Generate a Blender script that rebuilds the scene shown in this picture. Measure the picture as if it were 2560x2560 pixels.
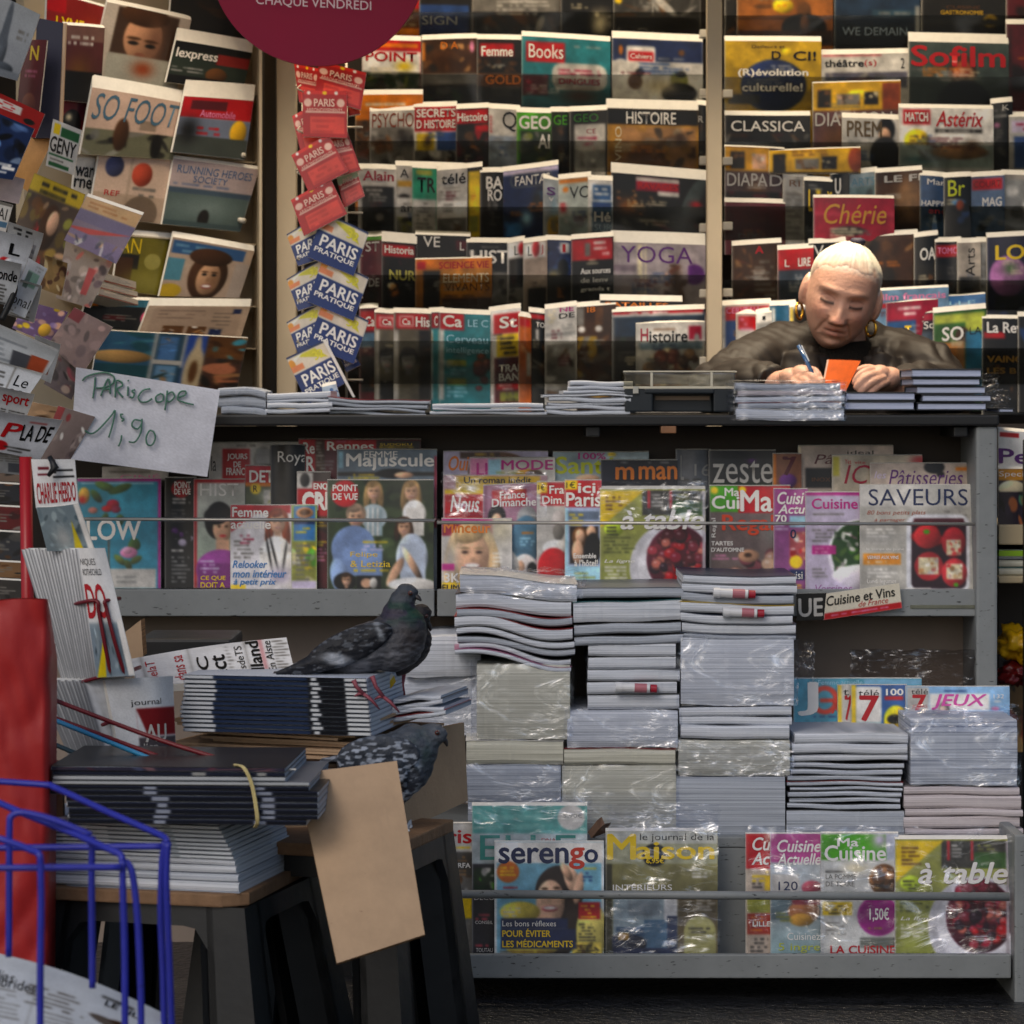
import bpy, bmesh, math, random
import numpy as np
from mathutils import Vector, Matrix, noise as mnoise

for o in list(bpy.data.objects):
    bpy.data.objects.remove(o)
SC = bpy.context.scene
COL = SC.collection
R = math.radians
FPX, DCAM, HCAM, HOR = 7112.0, 5.6, 1.17, 1000.0

# ------------------------------------------------------------------ camera, sky, sun, exposure
cam_d = bpy.data.cameras.new('camera')
cam = bpy.data.objects.new('camera', cam_d)
COL.objects.link(cam)
cam.location = (0, -DCAM, HCAM)
cam.rotation_euler = (R(90), 0, 0)
cam_d.sensor_width = 36.0
cam_d.lens = 36.0 * FPX / 2560.0
cam_d.shift_y = -(1280.0 - HOR) / 2560.0
cam_d.clip_start = 0.1
cam_d.clip_end = 300.0
cam_d.dof.use_dof = True
cam_d.dof.focus_distance = 5.0
cam_d.dof.aperture_fstop = 7.0
SC.camera = cam

W = bpy.data.worlds.new('World')
SC.world = W
W.use_nodes = True
nt = W.node_tree
bg = nt.nodes['Background']
sky = nt.nodes.new('ShaderNodeTexSky')
sky.sky_type = 'NISHITA'
sky.sun_disc = False
sky.sun_elevation = R(38)
sky.sun_rotation = R(205)
sky.air_density = 1.0
sky.dust_density = 2.5
sky.ozone_density = 1.2
nt.links.new(sky.outputs[0], bg.inputs[0])
bg.inputs[1].default_value = 0.102
sun_d = bpy.data.lights.new('sun', 'SUN')
sun_d.energy = 0.5
sun_d.angle = R(22)
sun_d.color = (1.0, 0.97, 0.93)
sun = bpy.data.objects.new('sun', sun_d)
COL.objects.link(sun)
sun.rotation_euler = (R(52), 0, R(-25))
SC.view_settings.view_transform = 'Standard'
SC.view_settings.look = 'None'
SC.view_settings.gamma = 1.0
SC.view_settings.exposure = 0.0
SC.cycles.max_bounces = 6
SC.cycles.transparent_max_bounces = 16
SC.cycles.use_denoising = True
SC.cycles.caustics_reflective = False
SC.cycles.caustics_refractive = False

# ------------------------------------------------------------------ helpers
def P(px, py, Y):
    """the point of the plane Y = const that the pixel (2560 px frame) shows"""
    k = (DCAM + Y) / FPX
    return Vector(((px - 1280.0) * k, Y, HCAM - (py - HOR) * k))

def K(Y):
    return (DCAM + Y) / FPX

PAL = dict(k='#0e0e0f', w='#ece8e2', R='#b5141c', C='#96102e', O='#dc7812', Y='#eec814', G='#4a9e18', B='#18264e',
           b='#3a7cba', t='#237a84', l='#9fd0e4', g='#8e8e8c', d='#33312e', n='#5e3a1c', m='#52141c', p='#dc84b0',
           P='#5c2474', M='#b81e80', c='#e4d6b0', s='#dcaa88', o='#8e9036', v='#cfc2de', a='#86381a', x='#c4c0ba',
           D='#1c1a18', e='#6e6a64', u='#27457e', z='#20301e', h='#a87a4a', j='#3c2414')

def srgb(c):
    c = PAL.get(c, c)
    c = c.lstrip('#')
    if len(c) == 3:
        c = ''.join(q * 2 for q in c)
    return np.array([int(c[i:i + 2], 16) / 255.0 for i in (0, 2, 4)])

def lin(a):
    a = np.clip(np.asarray(a, float), 0, 1)
    return np.where(a <= 0.04045, a / 12.92, ((a + 0.055) / 1.055) ** 2.4)

def L4(c):
    return tuple(lin(srgb(c))) + (1.0,)

MATS = {}

def mat(name, col, rough=0.5, metal=0.0, spec=0.5, bump=None, vary=0.0, vscale=8.0, attr=False, coat=0.0, chips=None):
    if name in MATS:
        return MATS[name]
    m = bpy.data.materials.new(name)
    m.use_nodes = True
    n = m.node_tree
    p = n.nodes['Principled BSDF']
    p.inputs['Roughness'].default_value = rough
    p.inputs['Metallic'].default_value = metal
    p.inputs['Specular IOR Level'].default_value = spec
    p.inputs['Coat Weight'].default_value = coat
    tc = n.nodes.new('ShaderNodeTexCoord')
    src = None
    if attr:
        a = n.nodes.new('ShaderNodeVertexColor')
        a.layer_name = 'Col'
        src = a.outputs['Color']
    else:
        p.inputs['Base Color'].default_value = L4(col)
    if vary:
        nz = n.nodes.new('ShaderNodeTexNoise')
        nz.inputs['Scale'].default_value = vscale
        nz.inputs['Detail'].default_value = 6
        nz.inputs['Roughness'].default_value = 0.65
        n.links.new(tc.outputs['Object'], nz.inputs['Vector'])
        mr = n.nodes.new('ShaderNodeMapRange')
        mr.inputs[1].default_value = 0.3
        mr.inputs[2].default_value = 0.7
        mr.inputs[3].default_value = 1 - vary
        mr.inputs[4].default_value = 1 + vary * 0.5
        n.links.new(nz.outputs['Fac'], mr.inputs[0])
        mx = n.nodes.new('ShaderNodeMix')
        mx.data_type = 'RGBA'
        mx.blend_type = 'MULTIPLY'
        mx.inputs[0].default_value = 1.0
        if src is not None:
            n.links.new(src, mx.inputs[6])
        else:
            mx.inputs[6].default_value = L4(col)
        n.links.new(mr.outputs[0], mx.inputs[7])
        src = mx.outputs[2]
        rr = n.nodes.new('ShaderNodeMapRange')
        rr.inputs[3].default_value = max(0.05, rough - 0.1)
        rr.inputs[4].default_value = min(1, rough + 0.12)
        n.links.new(nz.outputs['Fac'], rr.inputs[0])
        n.links.new(rr.outputs[0], p.inputs['Roughness'])
    if chips:
        mp = n.nodes.new('ShaderNodeMapping')
        mp.inputs['Rotation'].default_value = (0.0, 0.8, 0.0)
        mp.inputs['Scale'].default_value = (60, 60, 220)
        n.links.new(tc.outputs['Object'], mp.inputs[0])
        cz = n.nodes.new('ShaderNodeTexNoise')
        cz.inputs['Scale'].default_value = 1.0
        cz.inputs['Detail'].default_value = 3
        n.links.new(mp.outputs[0], cz.inputs['Vector'])
        cm = n.nodes.new('ShaderNodeMapRange')
        cm.inputs[1].default_value = chips[0]
        cm.inputs[2].default_value = chips[0] + .05
        n.links.new(cz.outputs['Fac'], cm.inputs[0])
        mc = n.nodes.new('ShaderNodeMix')
        mc.data_type = 'RGBA'
        n.links.new(cm.outputs[0], mc.inputs[0])
        if src is not None:
            n.links.new(src, mc.inputs[6])
        else:
            mc.inputs[6].default_value = L4(col)
        mc.inputs[7].default_value = L4(chips[1])
        src = mc.outputs[2]
    if src is not None:
        n.links.new(src, p.inputs['Base Color'])
    if bump:
        nb = n.nodes.new('ShaderNodeTexNoise')
        nb.inputs['Scale'].default_value = bump[0]
        nb.inputs['Detail'].default_value = 5
        n.links.new(tc.outputs['Object'], nb.inputs['Vector'])
        bp = n.nodes.new('ShaderNodeBump')
        bp.inputs['Strength'].default_value = bump[1]
        bp.inputs['Distance'].default_value = 0.01
        n.links.new(nb.outputs['Fac'], bp.inputs['Height'])
        n.links.new(bp.outputs['Normal'], p.inputs['Normal'])
    MATS[name] = m
    return m

def page_mat(name, c0, c1, axis=2, freq=420.0):
    """cut edges of paper: fine uneven lines along the sheets"""
    if name in MATS:
        return MATS[name]
    m = mat(name, c1, 0.75, spec=0.15)
    n = m.node_tree
    p = n.nodes['Principled BSDF']
    tc = n.nodes.new('ShaderNodeTexCoord')
    mp = n.nodes.new('ShaderNodeMapping')
    sc = [1.6, 1.6, 1.6]
    sc[axis] = freq
    mp.inputs['Scale'].default_value = sc
    nz = n.nodes.new('ShaderNodeTexNoise')
    nz.inputs['Scale'].default_value = 1.0
    nz.inputs['Detail'].default_value = 3
    nz.inputs['Distortion'].default_value = .35
    n.links.new(tc.outputs['Object'], mp.inputs[0])
    n.links.new(mp.outputs[0], nz.inputs['Vector'])
    cr = n.nodes.new('ShaderNodeValToRGB')
    cr.color_ramp.elements[0].position = 0.34
    cr.color_ramp.elements[0].color = L4(c0)
    cr.color_ramp.elements[1].position = 0.56
    cr.color_ramp.elements[1].color = L4(c1)
    n.links.new(nz.outputs['Fac'], cr.inputs[0])
    n.links.new(cr.outputs[0], p.inputs['Base Color'])
    bp = n.nodes.new('ShaderNodeBump')
    bp.inputs['Strength'].default_value = 0.35
    bp.inputs['Distance'].default_value = 0.003
    n.links.new(nz.outputs['Fac'], bp.inputs['Height'])
    n.links.new(bp.outputs['Normal'], p.inputs['Normal'])
    return m

def film_mat(name, scale=14.0, lo=0.05, hi=0.55, tint='#f4f6fa', rough=0.16, bump=0.9):
    """thin clear film: see-through with creased shine"""
    if name in MATS:
        return MATS[name]
    m = bpy.data.materials.new(name)
    m.use_nodes = True
    n = m.node_tree
    n.nodes.remove(n.nodes['Principled BSDF'])
    out = n.nodes['Material Output']
    tc = n.nodes.new('ShaderNodeTexCoord')
    mp = n.nodes.new('ShaderNodeMapping')
    mp.inputs['Scale'].default_value = (0.55, 1.0, 1.3)
    mp.inputs['Rotation'].default_value = (0.2, 0.6, 0.3)
    n.links.new(tc.outputs['Object'], mp.inputs[0])
    nz = n.nodes.new('ShaderNodeTexNoise')
    nz.inputs['Scale'].default_value = scale
    nz.inputs['Detail'].default_value = 4
    nz.inputs['Distortion'].default_value = 1.6
    n.links.new(mp.outputs[0], nz.inputs['Vector'])
    bp = n.nodes.new('ShaderNodeBump')
    bp.inputs['Strength'].default_value = bump
    bp.inputs['Distance'].default_value = 0.02
    n.links.new(nz.outputs['Fac'], bp.inputs['Height'])
    gl = n.nodes.new('ShaderNodeBsdfGlossy')
    gl.inputs['Roughness'].default_value = rough
    gl.inputs['Color'].default_value = (1, 1, 1, 1)
    n.links.new(bp.outputs['Normal'], gl.inputs['Normal'])
    tr = n.nodes.new('ShaderNodeBsdfTransparent')
    tr.inputs['Color'].default_value = L4(tint)
    # crease glints painted into the gloss colour: thin noise ridges, stronger in some places
    ab = n.nodes.new('ShaderNodeMath')
    ab.operation = 'SUBTRACT'
    ab.inputs[1].default_value = 0.5
    n.links.new(nz.outputs['Fac'], ab.inputs[0])
    a2 = n.nodes.new('ShaderNodeMath')
    a2.operation = 'ABSOLUTE'
    n.links.new(ab.outputs[0], a2.inputs[0])
    mr = n.nodes.new('ShaderNodeMapRange')
    mr.inputs[1].default_value = 0.0
    mr.inputs[2].default_value = 0.045
    mr.inputs[3].default_value = hi
    mr.inputs[4].default_value = lo
    n.links.new(a2.outputs[0], mr.inputs[0])
    n2 = n.nodes.new('ShaderNodeTexNoise')
    n2.inputs['Scale'].default_value = scale * 1.3
    n.links.new(tc.outputs['Object'], n2.inputs['Vector'])
    m3 = n.nodes.new('ShaderNodeMapRange')
    m3.inputs[1].default_value = 0.42
    m3.inputs[2].default_value = 0.62
    m3.inputs[3].default_value = 0.12
    n.links.new(n2.outputs['Fac'], m3.inputs[0])
    mu = n.nodes.new('ShaderNodeMath')
    mu.operation = 'MULTIPLY'
    n.links.new(mr.outputs[0], mu.inputs[0])
    n.links.new(m3.outputs[0], mu.inputs[1])
    mr = mu
    cc = n.nodes.new('ShaderNodeCombineColor')
    for q in range(3):
        n.links.new(mr.outputs[0], cc.inputs[q])
    n.links.new(cc.outputs[0], gl.inputs['Color'])
    ad = n.nodes.new('ShaderNodeAddShader')
    n.links.new(tr.outputs[0], ad.inputs[0])
    n.links.new(gl.outputs[0], ad.inputs[1])
    n.links.new(ad.outputs[0], out.inputs['Surface'])
    MATS[name] = m
    return m

def link(name, me, parent=None, m=None, smooth=False):
    o = bpy.data.objects.new(name, me)
    COL.objects.link(o)
    if m is not None and len(me.materials) == 0:
        for q in (m if isinstance(m, (list, tuple)) else [m]):
            me.materials.append(q)
    if smooth:
        me.polygons.foreach_set('use_smooth', [True] * len(me.polygons))
    if parent is not None:
        o.parent = parent
    return o

LABELS = {}

def tag(o, label, cat, group=None, kind=None):
    if kind:
        o['kind'] = kind
    if label:
        n = len(label.split())
        if not 4 <= n <= 16:
            print('LABEL LENGTH', n, label)
        if label in LABELS and not group:
            print('LABEL TWICE', label)
        LABELS[label] = 1
        o['label'] = label
        o['category'] = cat
    if group:
        o['group'] = group
    return o

def empty(name, loc=(0, 0, 0)):
    o = bpy.data.objects.new(name, None)
    COL.objects.link(o)
    o.location = loc
    o.empty_display_size = 0.05
    return o

def pyd(verts, faces):
    me = bpy.data.meshes.new('m')
    me.from_pydata([tuple(v) for v in verts], [], faces)
    me.validate()
    me.update()
    return me

class MB:
    def __init__(s):
        s.v, s.f = [], []
    def add(s, v, f):
        b = len(s.v)
        s.v += [tuple(q) for q in v]
        s.f += [tuple(b + i for i in q) for q in f]
        return s
    def box(s, x0, x1, y0, y1, z0, z1):
        v = [(x, y, z) for z in (z0, z1) for y in (y0, y1) for x in (x0, x1)]
        return s.add(v, [(0, 2, 3, 1), (4, 5, 7, 6), (0, 1, 5, 4), (2, 6, 7, 3), (0, 4, 6, 2), (1, 3, 7, 5)])
    def tube(s, pts, r, n=8, cap=True):
        pts = [Vector(p) for p in pts]
        rs = r if isinstance(r, (list, tuple)) else [r] * len(pts)
        rings = []
        up = Vector((0, 0, 1))
        pn = None
        for i, p in enumerate(pts):
            t = (pts[min(i + 1, len(pts) - 1)] - pts[max(i - 1, 0)])
            if t.length < 1e-9:
                t = Vector((0, 0, 1))
            t.normalize()
            if pn is None:
                a = up if abs(t.dot(up)) < 0.9 else Vector((1, 0, 0))
                pn = (a - t * a.dot(t)).normalized()
            else:
                pn = (pn - t * pn.dot(t))
                pn = pn.normalized() if pn.length > 1e-6 else t.orthogonal().normalized()
            b = t.cross(pn)
            rings.append([p + (pn * math.cos(2 * math.pi * k / n) + b * math.sin(2 * math.pi * k / n)) * rs[i] for k in range(n)])
        v = [q for g in rings for q in g]
        f = [(i * n + k, i * n + (k + 1) % n, (i + 1) * n + (k + 1) % n, (i + 1) * n + k) for i in range(len(rings) - 1) for k in range(n)]
        if cap:
            f.append(tuple(range(n - 1, -1, -1)))
            f.append(tuple((len(rings) - 1) * n + k for k in range(n)))
        return s.add(v, f)
    def mesh(s):
        return pyd(s.v, s.f)
    def link(s, name, m, parent=None, bevel=0.0, smooth=False, seg=2):
        o = link(name, s.mesh(), parent, m, smooth)
        if bevel:
            bake_bevel(o, bevel, seg)
        return o

def bake(o):
    """apply the object's modifiers"""
    dg = bpy.context.evaluated_depsgraph_get()
    me = bpy.data.meshes.new_from_object(o.evaluated_get(dg), depsgraph=dg)
    old = o.data
    o.modifiers.clear()
    o.data = me
    bpy.data.meshes.remove(old)
    return o

def bake_bevel(o, w, seg=2):
    bm = bmesh.new()
    bm.from_mesh(o.data)
    bmesh.ops.remove_doubles(bm, verts=bm.verts, dist=1e-6)
    es = [e for e in bm.edges if len(e.link_faces) == 2 and e.calc_face_angle(0) > 0.6]
    bmesh.ops.bevel(bm, geom=es, offset=w, segments=seg, profile=0.6, affect='EDGES', clamp_overlap=True)
    bm.to_mesh(o.data)
    bm.free()

def smoothpts(pts, n=6, closed=False):
    """Catmull-Rom through the points"""
    pts = [Vector(p) for p in pts]
    out = []
    m = len(pts)
    for i in range(m - 1):
        p0, p1, p2, p3 = pts[max(i - 1, 0)], pts[i], pts[i + 1], pts[min(i + 2, m - 1)]
        for k in range(n):
            t = k / n
            out.append(0.5 * ((2 * p1) + (p2 - p0) * t + (2 * p0 - 5 * p1 + 4 * p2 - p3) * t * t + (3 * p1 - p0 - 3 * p2 + p3) * t ** 3))
    out.append(pts[-1])
    return out

# ------------------------------------------------------------------ printed art: a small painter and lettering
_TXT = {}

def text_geo(s, bold=False, ital=False):
    key = (s, bold, ital)
    if key in _TXT:
        return _TXT[key]
    cu = bpy.data.curves.new('t', 'FONT')
    cu.body = s
    cu.size = 1.0
    cu.resolution_u = 3
    cu.offset = 0.0
    cu.shear = 0.25 if ital else 0.0
    o = bpy.data.objects.new('t', cu)
    COL.objects.link(o)
    dg = bpy.context.evaluated_depsgraph_get()
    me = bpy.data.meshes.new_from_object(o.evaluated_get(dg), depsgraph=dg)
    v = np.array([q.co[:2] for q in me.vertices]) if len(me.vertices) else np.zeros((0, 2))
    f = [tuple(p.vertices) for p in me.polygons]
    bpy.data.objects.remove(o)
    bpy.data.curves.remove(cu)
    bpy.data.meshes.remove(me)
    if len(v):
        lo, hi = v.min(0), v.max(0)
        sz = np.maximum(hi - lo, 1e-6)
        lay = [(0, 0)] if not bold else [(0, 0), (.022, 0), (-.022, 0), (0, .018), (0, -.018)]
        n0 = len(v)
        v = np.concatenate([np.concatenate([(v - lo + np.array(q)) / sz, np.full((n0, 1), i)], 1) for i, q in enumerate(lay)])
        f = [tuple(i + k * n0 for i in ff) for k in range(len(lay)) for ff in f]
    _TXT[key] = (v, f)
    return _TXT[key]

def vn3(a, sc, seed=0):
    """smooth 3-D noise in -1..1 for an array of points"""
    q = np.asarray(a) * sc + 100.0 + seed * 17.3
    i = np.floor(q).astype(np.int64)
    f = q - i
    f = f * f * (3 - 2 * f)
    def h(dx, dy, dz):
        k = (i[:, 0] + dx) * 374761393 + (i[:, 1] + dy) * 668265263 + (i[:, 2] + dz) * 2147483647 + seed * 1013
        k = ((k ^ (k >> 13)) * 1274126177) & 0x7fffffff
        return ((k ^ (k >> 16)) & 0xffff) / 32767.5 - 1
    o = 0
    for dx in (0, 1):
        for dy in (0, 1):
            for dz in (0, 1):
                o = o + h(dx, dy, dz) * (f[:, 0] if dx else 1 - f[:, 0]) * (f[:, 1] if dy else 1 - f[:, 1]) * (f[:, 2] if dz else 1 - f[:, 2])
    return o

def coords(me):
    c = np.empty(len(me.vertices) * 3)
    me.vertices.foreach_get('co', c)
    return c.reshape(-1, 3)

def normals(me):
    c = np.empty(len(me.vertices) * 3)
    me.vertices.foreach_get('normal', c)
    return c.reshape(-1, 3)

def setco(me, c):
    me.vertices.foreach_set('co', np.ascontiguousarray(c).ravel())
    me.update()

def vnoise(X, Y, sc, rng):
    """cheap value noise on the arrays X, Y"""
    gx, gy = X / sc, Y / sc
    x0, y0 = np.floor(gx).astype(int), np.floor(gy).astype(int)
    fx, fy = gx - x0, gy - y0
    fx, fy = fx * fx * (3 - 2 * fx), fy * fy * (3 - 2 * fy)
    x0 -= x0.min()
    y0 -= y0.min()
    t = rng.random((y0.max() + 2, x0.max() + 2))
    return (t[y0, x0] * (1 - fx) + t[y0, x0 + 1] * fx) * (1 - fy) + (t[y0 + 1, x0] * (1 - fx) + t[y0 + 1, x0 + 1] * fx) * fy

class Art:
    def __init__(s, x0, y0, x1, y1, cell, bg, ops, seed=0):
        s.x0, s.y0, s.x1, s.y1 = x0, y0, x1, y1
        s.nx = max(2, int(round((x1 - x0) / cell)))
        s.ny = max(2, int(round((y1 - y0) / cell)))
        s.X, s.Y = np.meshgrid(np.linspace(x0, x1, s.nx + 1), np.linspace(y0, y1, s.ny + 1))
        s.cell = (x1 - x0) / s.nx
        s.rng = np.random.default_rng(seed)
        s.A = np.ones(s.X.shape + (3,)) * srgb(bg)
        s.T = []
        for op in ops.split(';'):
            q = op.split()
            if q:
                getattr(s, 'o_' + q[0])(*q[1:])
    def mix(s, a, col):
        a = np.clip(a, 0, 1)[..., None]
        s.A = s.A * (1 - a) + (srgb(col) if isinstance(col, str) else col) * a
    def o_r(s, x0, y0, x1, y1, c, al=1):
        x0, y0, x1, y1 = map(float, (x0, y0, x1, y1))
        h = s.cell
        d = np.minimum(np.minimum(s.X - x0, x1 - s.X), np.minimum(s.Y - y0, y1 - s.Y))
        s.mix((d / h + 0.5) * 1.0 if float(al) == 1 else np.clip(d / h + 0.5, 0, 1) * float(al), c)
    def o_e(s, cx, cy, rx, ry, c, rot=0):
        cx, cy, rx, ry = map(float, (cx, cy, rx, ry))
        a = R(float(rot))
        dx, dy = s.X - cx, s.Y - cy
        u, v = dx * math.cos(a) + dy * math.sin(a), -dx * math.sin(a) + dy * math.cos(a)
        d = 1 - np.sqrt((u / rx) ** 2 + (v / ry) ** 2)
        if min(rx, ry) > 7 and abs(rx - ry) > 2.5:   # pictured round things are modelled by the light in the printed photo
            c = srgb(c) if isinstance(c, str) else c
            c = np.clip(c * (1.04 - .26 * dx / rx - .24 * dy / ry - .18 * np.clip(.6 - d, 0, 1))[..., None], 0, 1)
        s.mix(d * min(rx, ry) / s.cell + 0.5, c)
    def o_b(s, cx, cy, rx, ry, c, al=1):
        cx, cy, rx, ry = map(float, (cx, cy, rx, ry))
        s.mix(float(al) * np.exp(-((s.X - cx) / rx) ** 2 - ((s.Y - cy) / ry) ** 2), c)
    def o_g(s, c, y0=None, y1=None):
        y0 = s.y0 if y0 is None else float(y0)
        y1 = s.y1 if y1 is None else float(y1)
        s.mix((s.Y - y0) / (y1 - y0), c)
    def o_n(s, amp, sc=18):
        sc = float(sc)
        q = vnoise(s.X, s.Y, sc, s.rng) + 0.6 * vnoise(s.X, s.Y, sc / 2.7, s.rng) - 0.8
        s.A = s.A * (1 + float(amp) * 2 * q)[..., None]
    def o_s(s, x0, y0, x1, y1, cols, n=26, k=1):
        x0, y0, x1, y1 = map(float, (x0, y0, x1, y1))
        cs = cols.split(',')
        h = s.cell
        d = np.minimum(np.minimum(s.X - x0, x1 - s.X), np.minimum(s.Y - y0, y1 - s.Y))
        m = np.clip(d / h + 0.5, 0, 1)
        s.mix(m, cs[0])
        w, hh = x1 - x0, y1 - y0
        for i in range(int(n)):
            cx, cy = x0 + w * s.rng.random(), y0 + hh * s.rng.random()
            rx, ry = float(k) * (0.05 + 0.16 * s.rng.random()) * w, float(k) * (0.05 + 0.2 * s.rng.random()) * hh
            a = s.rng.random() * 3.14
            dx, dy = s.X - cx, s.Y - cy
            u, v = dx * math.cos(a) + dy * math.sin(a), -dx * math.sin(a) + dy * math.cos(a)
            q = 1 - np.sqrt((u / rx) ** 2 + (v / ry) ** 2)
            col = srgb(cs[s.rng.integers(len(cs))]) * (0.7 + 0.6 * s.rng.random())
            s.mix(m * np.clip(q * 3, 0, 1) * (0.5 + 0.5 * s.rng.random()), col)
    def o_c(s, n, x0, y0, x1, y1, r, cols):
        """round pieces heaped inside an ellipse"""
        x0, y0, x1, y1, r = map(float, (x0, y0, x1, y1, r))
        cs = cols.split(',')
        for i in range(int(n)):
            a, q = s.rng.random() * 6.283, math.sqrt(s.rng.random())
            cx, cy = (x0 + x1) / 2 + (x1 - x0) / 2 * q * math.cos(a), (y0 + y1) / 2 + (y1 - y0) / 2 * q * math.sin(a)
            rr = r * (0.6 + 0.7 * s.rng.random())
            c = srgb(cs[s.rng.integers(len(cs))])
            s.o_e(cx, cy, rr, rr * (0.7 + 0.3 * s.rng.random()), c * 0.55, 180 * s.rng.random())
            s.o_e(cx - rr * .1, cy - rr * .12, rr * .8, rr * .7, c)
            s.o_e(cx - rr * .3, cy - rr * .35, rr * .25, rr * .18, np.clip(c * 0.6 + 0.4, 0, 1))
    def o_f(s, cx, cy, r, skin='s', hair='n', long=0):
        """printed portrait: hair, face, eyes, nose, smile"""
        cx, cy, r = map(float, (cx, cy, r))
        sk = srgb(skin)
        lg = float(long)
        hair0 = srgb(hair)
        strand = 0.75 + 0.5 * vnoise(s.X + vnoise(s.X, s.Y, r, s.rng) * r * .6, s.Y * .12, max(r * .13, s.cell), s.rng)
        class _H(str):
            pass
        hair = hair0[None, None, :] * strand[..., None]
        s.o_e(cx, cy - r * .25, r * 1.02, r * 1.1, hair)
        if lg:
            s.o_e(cx - r * .78, cy + r * lg * .5, r * .42, r * (0.8 + lg * .6), hair, 6)
            s.o_e(cx + r * .78, cy + r * lg * .5, r * .42, r * (0.8 + lg * .6), hair, -6)
        s.o_r(cx - r * .32, cy + r * .5, cx + r * .32, cy + r * 1.5, sk * .8)
        s.o_e(cx, cy + r * .1, r * .74, r * 1.0, sk)
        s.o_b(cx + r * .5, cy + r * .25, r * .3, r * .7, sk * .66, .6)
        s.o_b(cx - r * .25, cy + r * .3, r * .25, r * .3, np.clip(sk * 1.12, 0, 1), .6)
        s.o_e(cx - r * .1, cy - r * .72, r * .6, r * .3, hair, -12)
        for q in (-1, 1):
            s.o_b(cx + q * r * .3, cy - r * .04, r * .2, r * .12, sk * .68, .7)
            s.o_e(cx + q * r * .3, cy - r * .02, r * .13, r * .055, '#2a1a14')
            s.o_e(cx + q * r * .3, cy - r * .2, r * .2, r * .04, hair0 * .7)
        s.o_b(cx + r * .05, cy + r * .3, r * .12, r * .1, sk * .72, .8)
        s.o_e(cx, cy + r * .58, r * .27, r * .1, '#8a3a38')
        s.o_e(cx, cy + r * .56, r * .21, r * .045, '#f0e8e0')
    def o_p(s, cx, cy, h, coat='k', hair='j', skin='s'):
        """printed half figure"""
        cx, cy, h = map(float, (cx, cy, h))
        s.o_e(cx, cy + h * .75, h * .36, h * .42, coat)
        s.o_r(cx - h * .36, cy + h * .72, cx + h * .36, cy + h * 1.6, coat)
        s.o_f(cx, cy + h * .1, h * .2, skin, hair)
    def o_o(s, x0, y0, x1, y1, c, rad=12):
        x0, y0, x1, y1, rad = map(float, (x0, y0, x1, y1, rad))
        dx = np.maximum(np.maximum(x0 + rad - s.X, s.X - x1 + rad), 0)
        dy = np.maximum(np.maximum(y0 + rad - s.Y, s.Y - y1 + rad), 0)
        s.mix((rad - np.sqrt(dx * dx + dy * dy)) / s.cell + .5, c)
    def o_q(s, x0, y0, x1, y1, x2, y2, c):
        p = [(float(a), float(b)) for a, b in ((x0, y0), (x1, y1), (x2, y2))]
        m = None
        ar = (p[1][0] - p[0][0]) * (p[2][1] - p[0][1]) - (p[2][0] - p[0][0]) * (p[1][1] - p[0][1])
        sg = 1 if ar > 0 else -1
        for i in range(3):
            (ax, ay), (bx, by) = p[i], p[(i + 1) % 3]
            ln = math.hypot(bx - ax, by - ay)
            d = sg * ((bx - ax) * (s.Y - ay) - (by - ay) * (s.X - ax)) / ln
            m = d if m is None else np.minimum(m, d)
        s.mix(m / s.cell + .5, c)
    def o_l(s, x0, y0, x1, y1, c, rh=9, gap=.3):
        """lines of small print"""
        x0, y0, x1, y1, rh = map(float, (x0, y0, x1, y1, rh))
        y = y0
        while y < y1:
            xe = x0 + (x1 - x0) * (0.6 + 0.4 * s.rng.random())
            q = s.rng.random(max(4, int((x1 - x0) / (rh * .8))) + 2)
            idx = np.clip(((s.X - x0) / max(x1 - x0, 1) * (len(q) - 2)).astype(int), 0, len(q) - 1)
            on = (s.X > x0) & (s.X < xe) & (q[idx] > float(gap) * .6)
            d = np.clip((rh * .27 - np.abs(s.Y - y - rh * .4)) / s.cell + .5, 0, 1)
            s.mix(on * d * (0.5 + .5 * q[idx]), c)
            y += rh
    def o_t(s, txt, x0, y0, x1, y1, c, fl=''):
        s.T.append((txt.replace('_', ' '), float(x0), float(y0), float(x1), float(y1), c, fl))

def soften(A, k=.55):
    """ink spread of the print"""
    q = np.pad(A, ((1, 1), (1, 1), (0, 0)), mode='edge')
    b = (q[:-2, 1:-1] + q[2:, 1:-1] + q[1:-1, :-2] + q[1:-1, 2:]) / 4
    return A * (1 - k) + b * k

def bil(C, U, V):
    """the point of the quad C (TL, TR, BR, BL) at u, v"""
    C = [np.array(c) for c in C]
    U, V = np.asarray(U)[..., None], np.asarray(V)[..., None]
    return (C[0] * (1 - U) + C[1] * U) * (1 - V) + (C[3] * (1 - U) + C[2] * U) * V

def surf(C, U, V, n, bend=None):
    p = bil(C, U, V)
    if bend is not None:
        p = p + np.asarray(n) * bend(np.asarray(U), np.asarray(V))[..., None]
    return p

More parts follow.
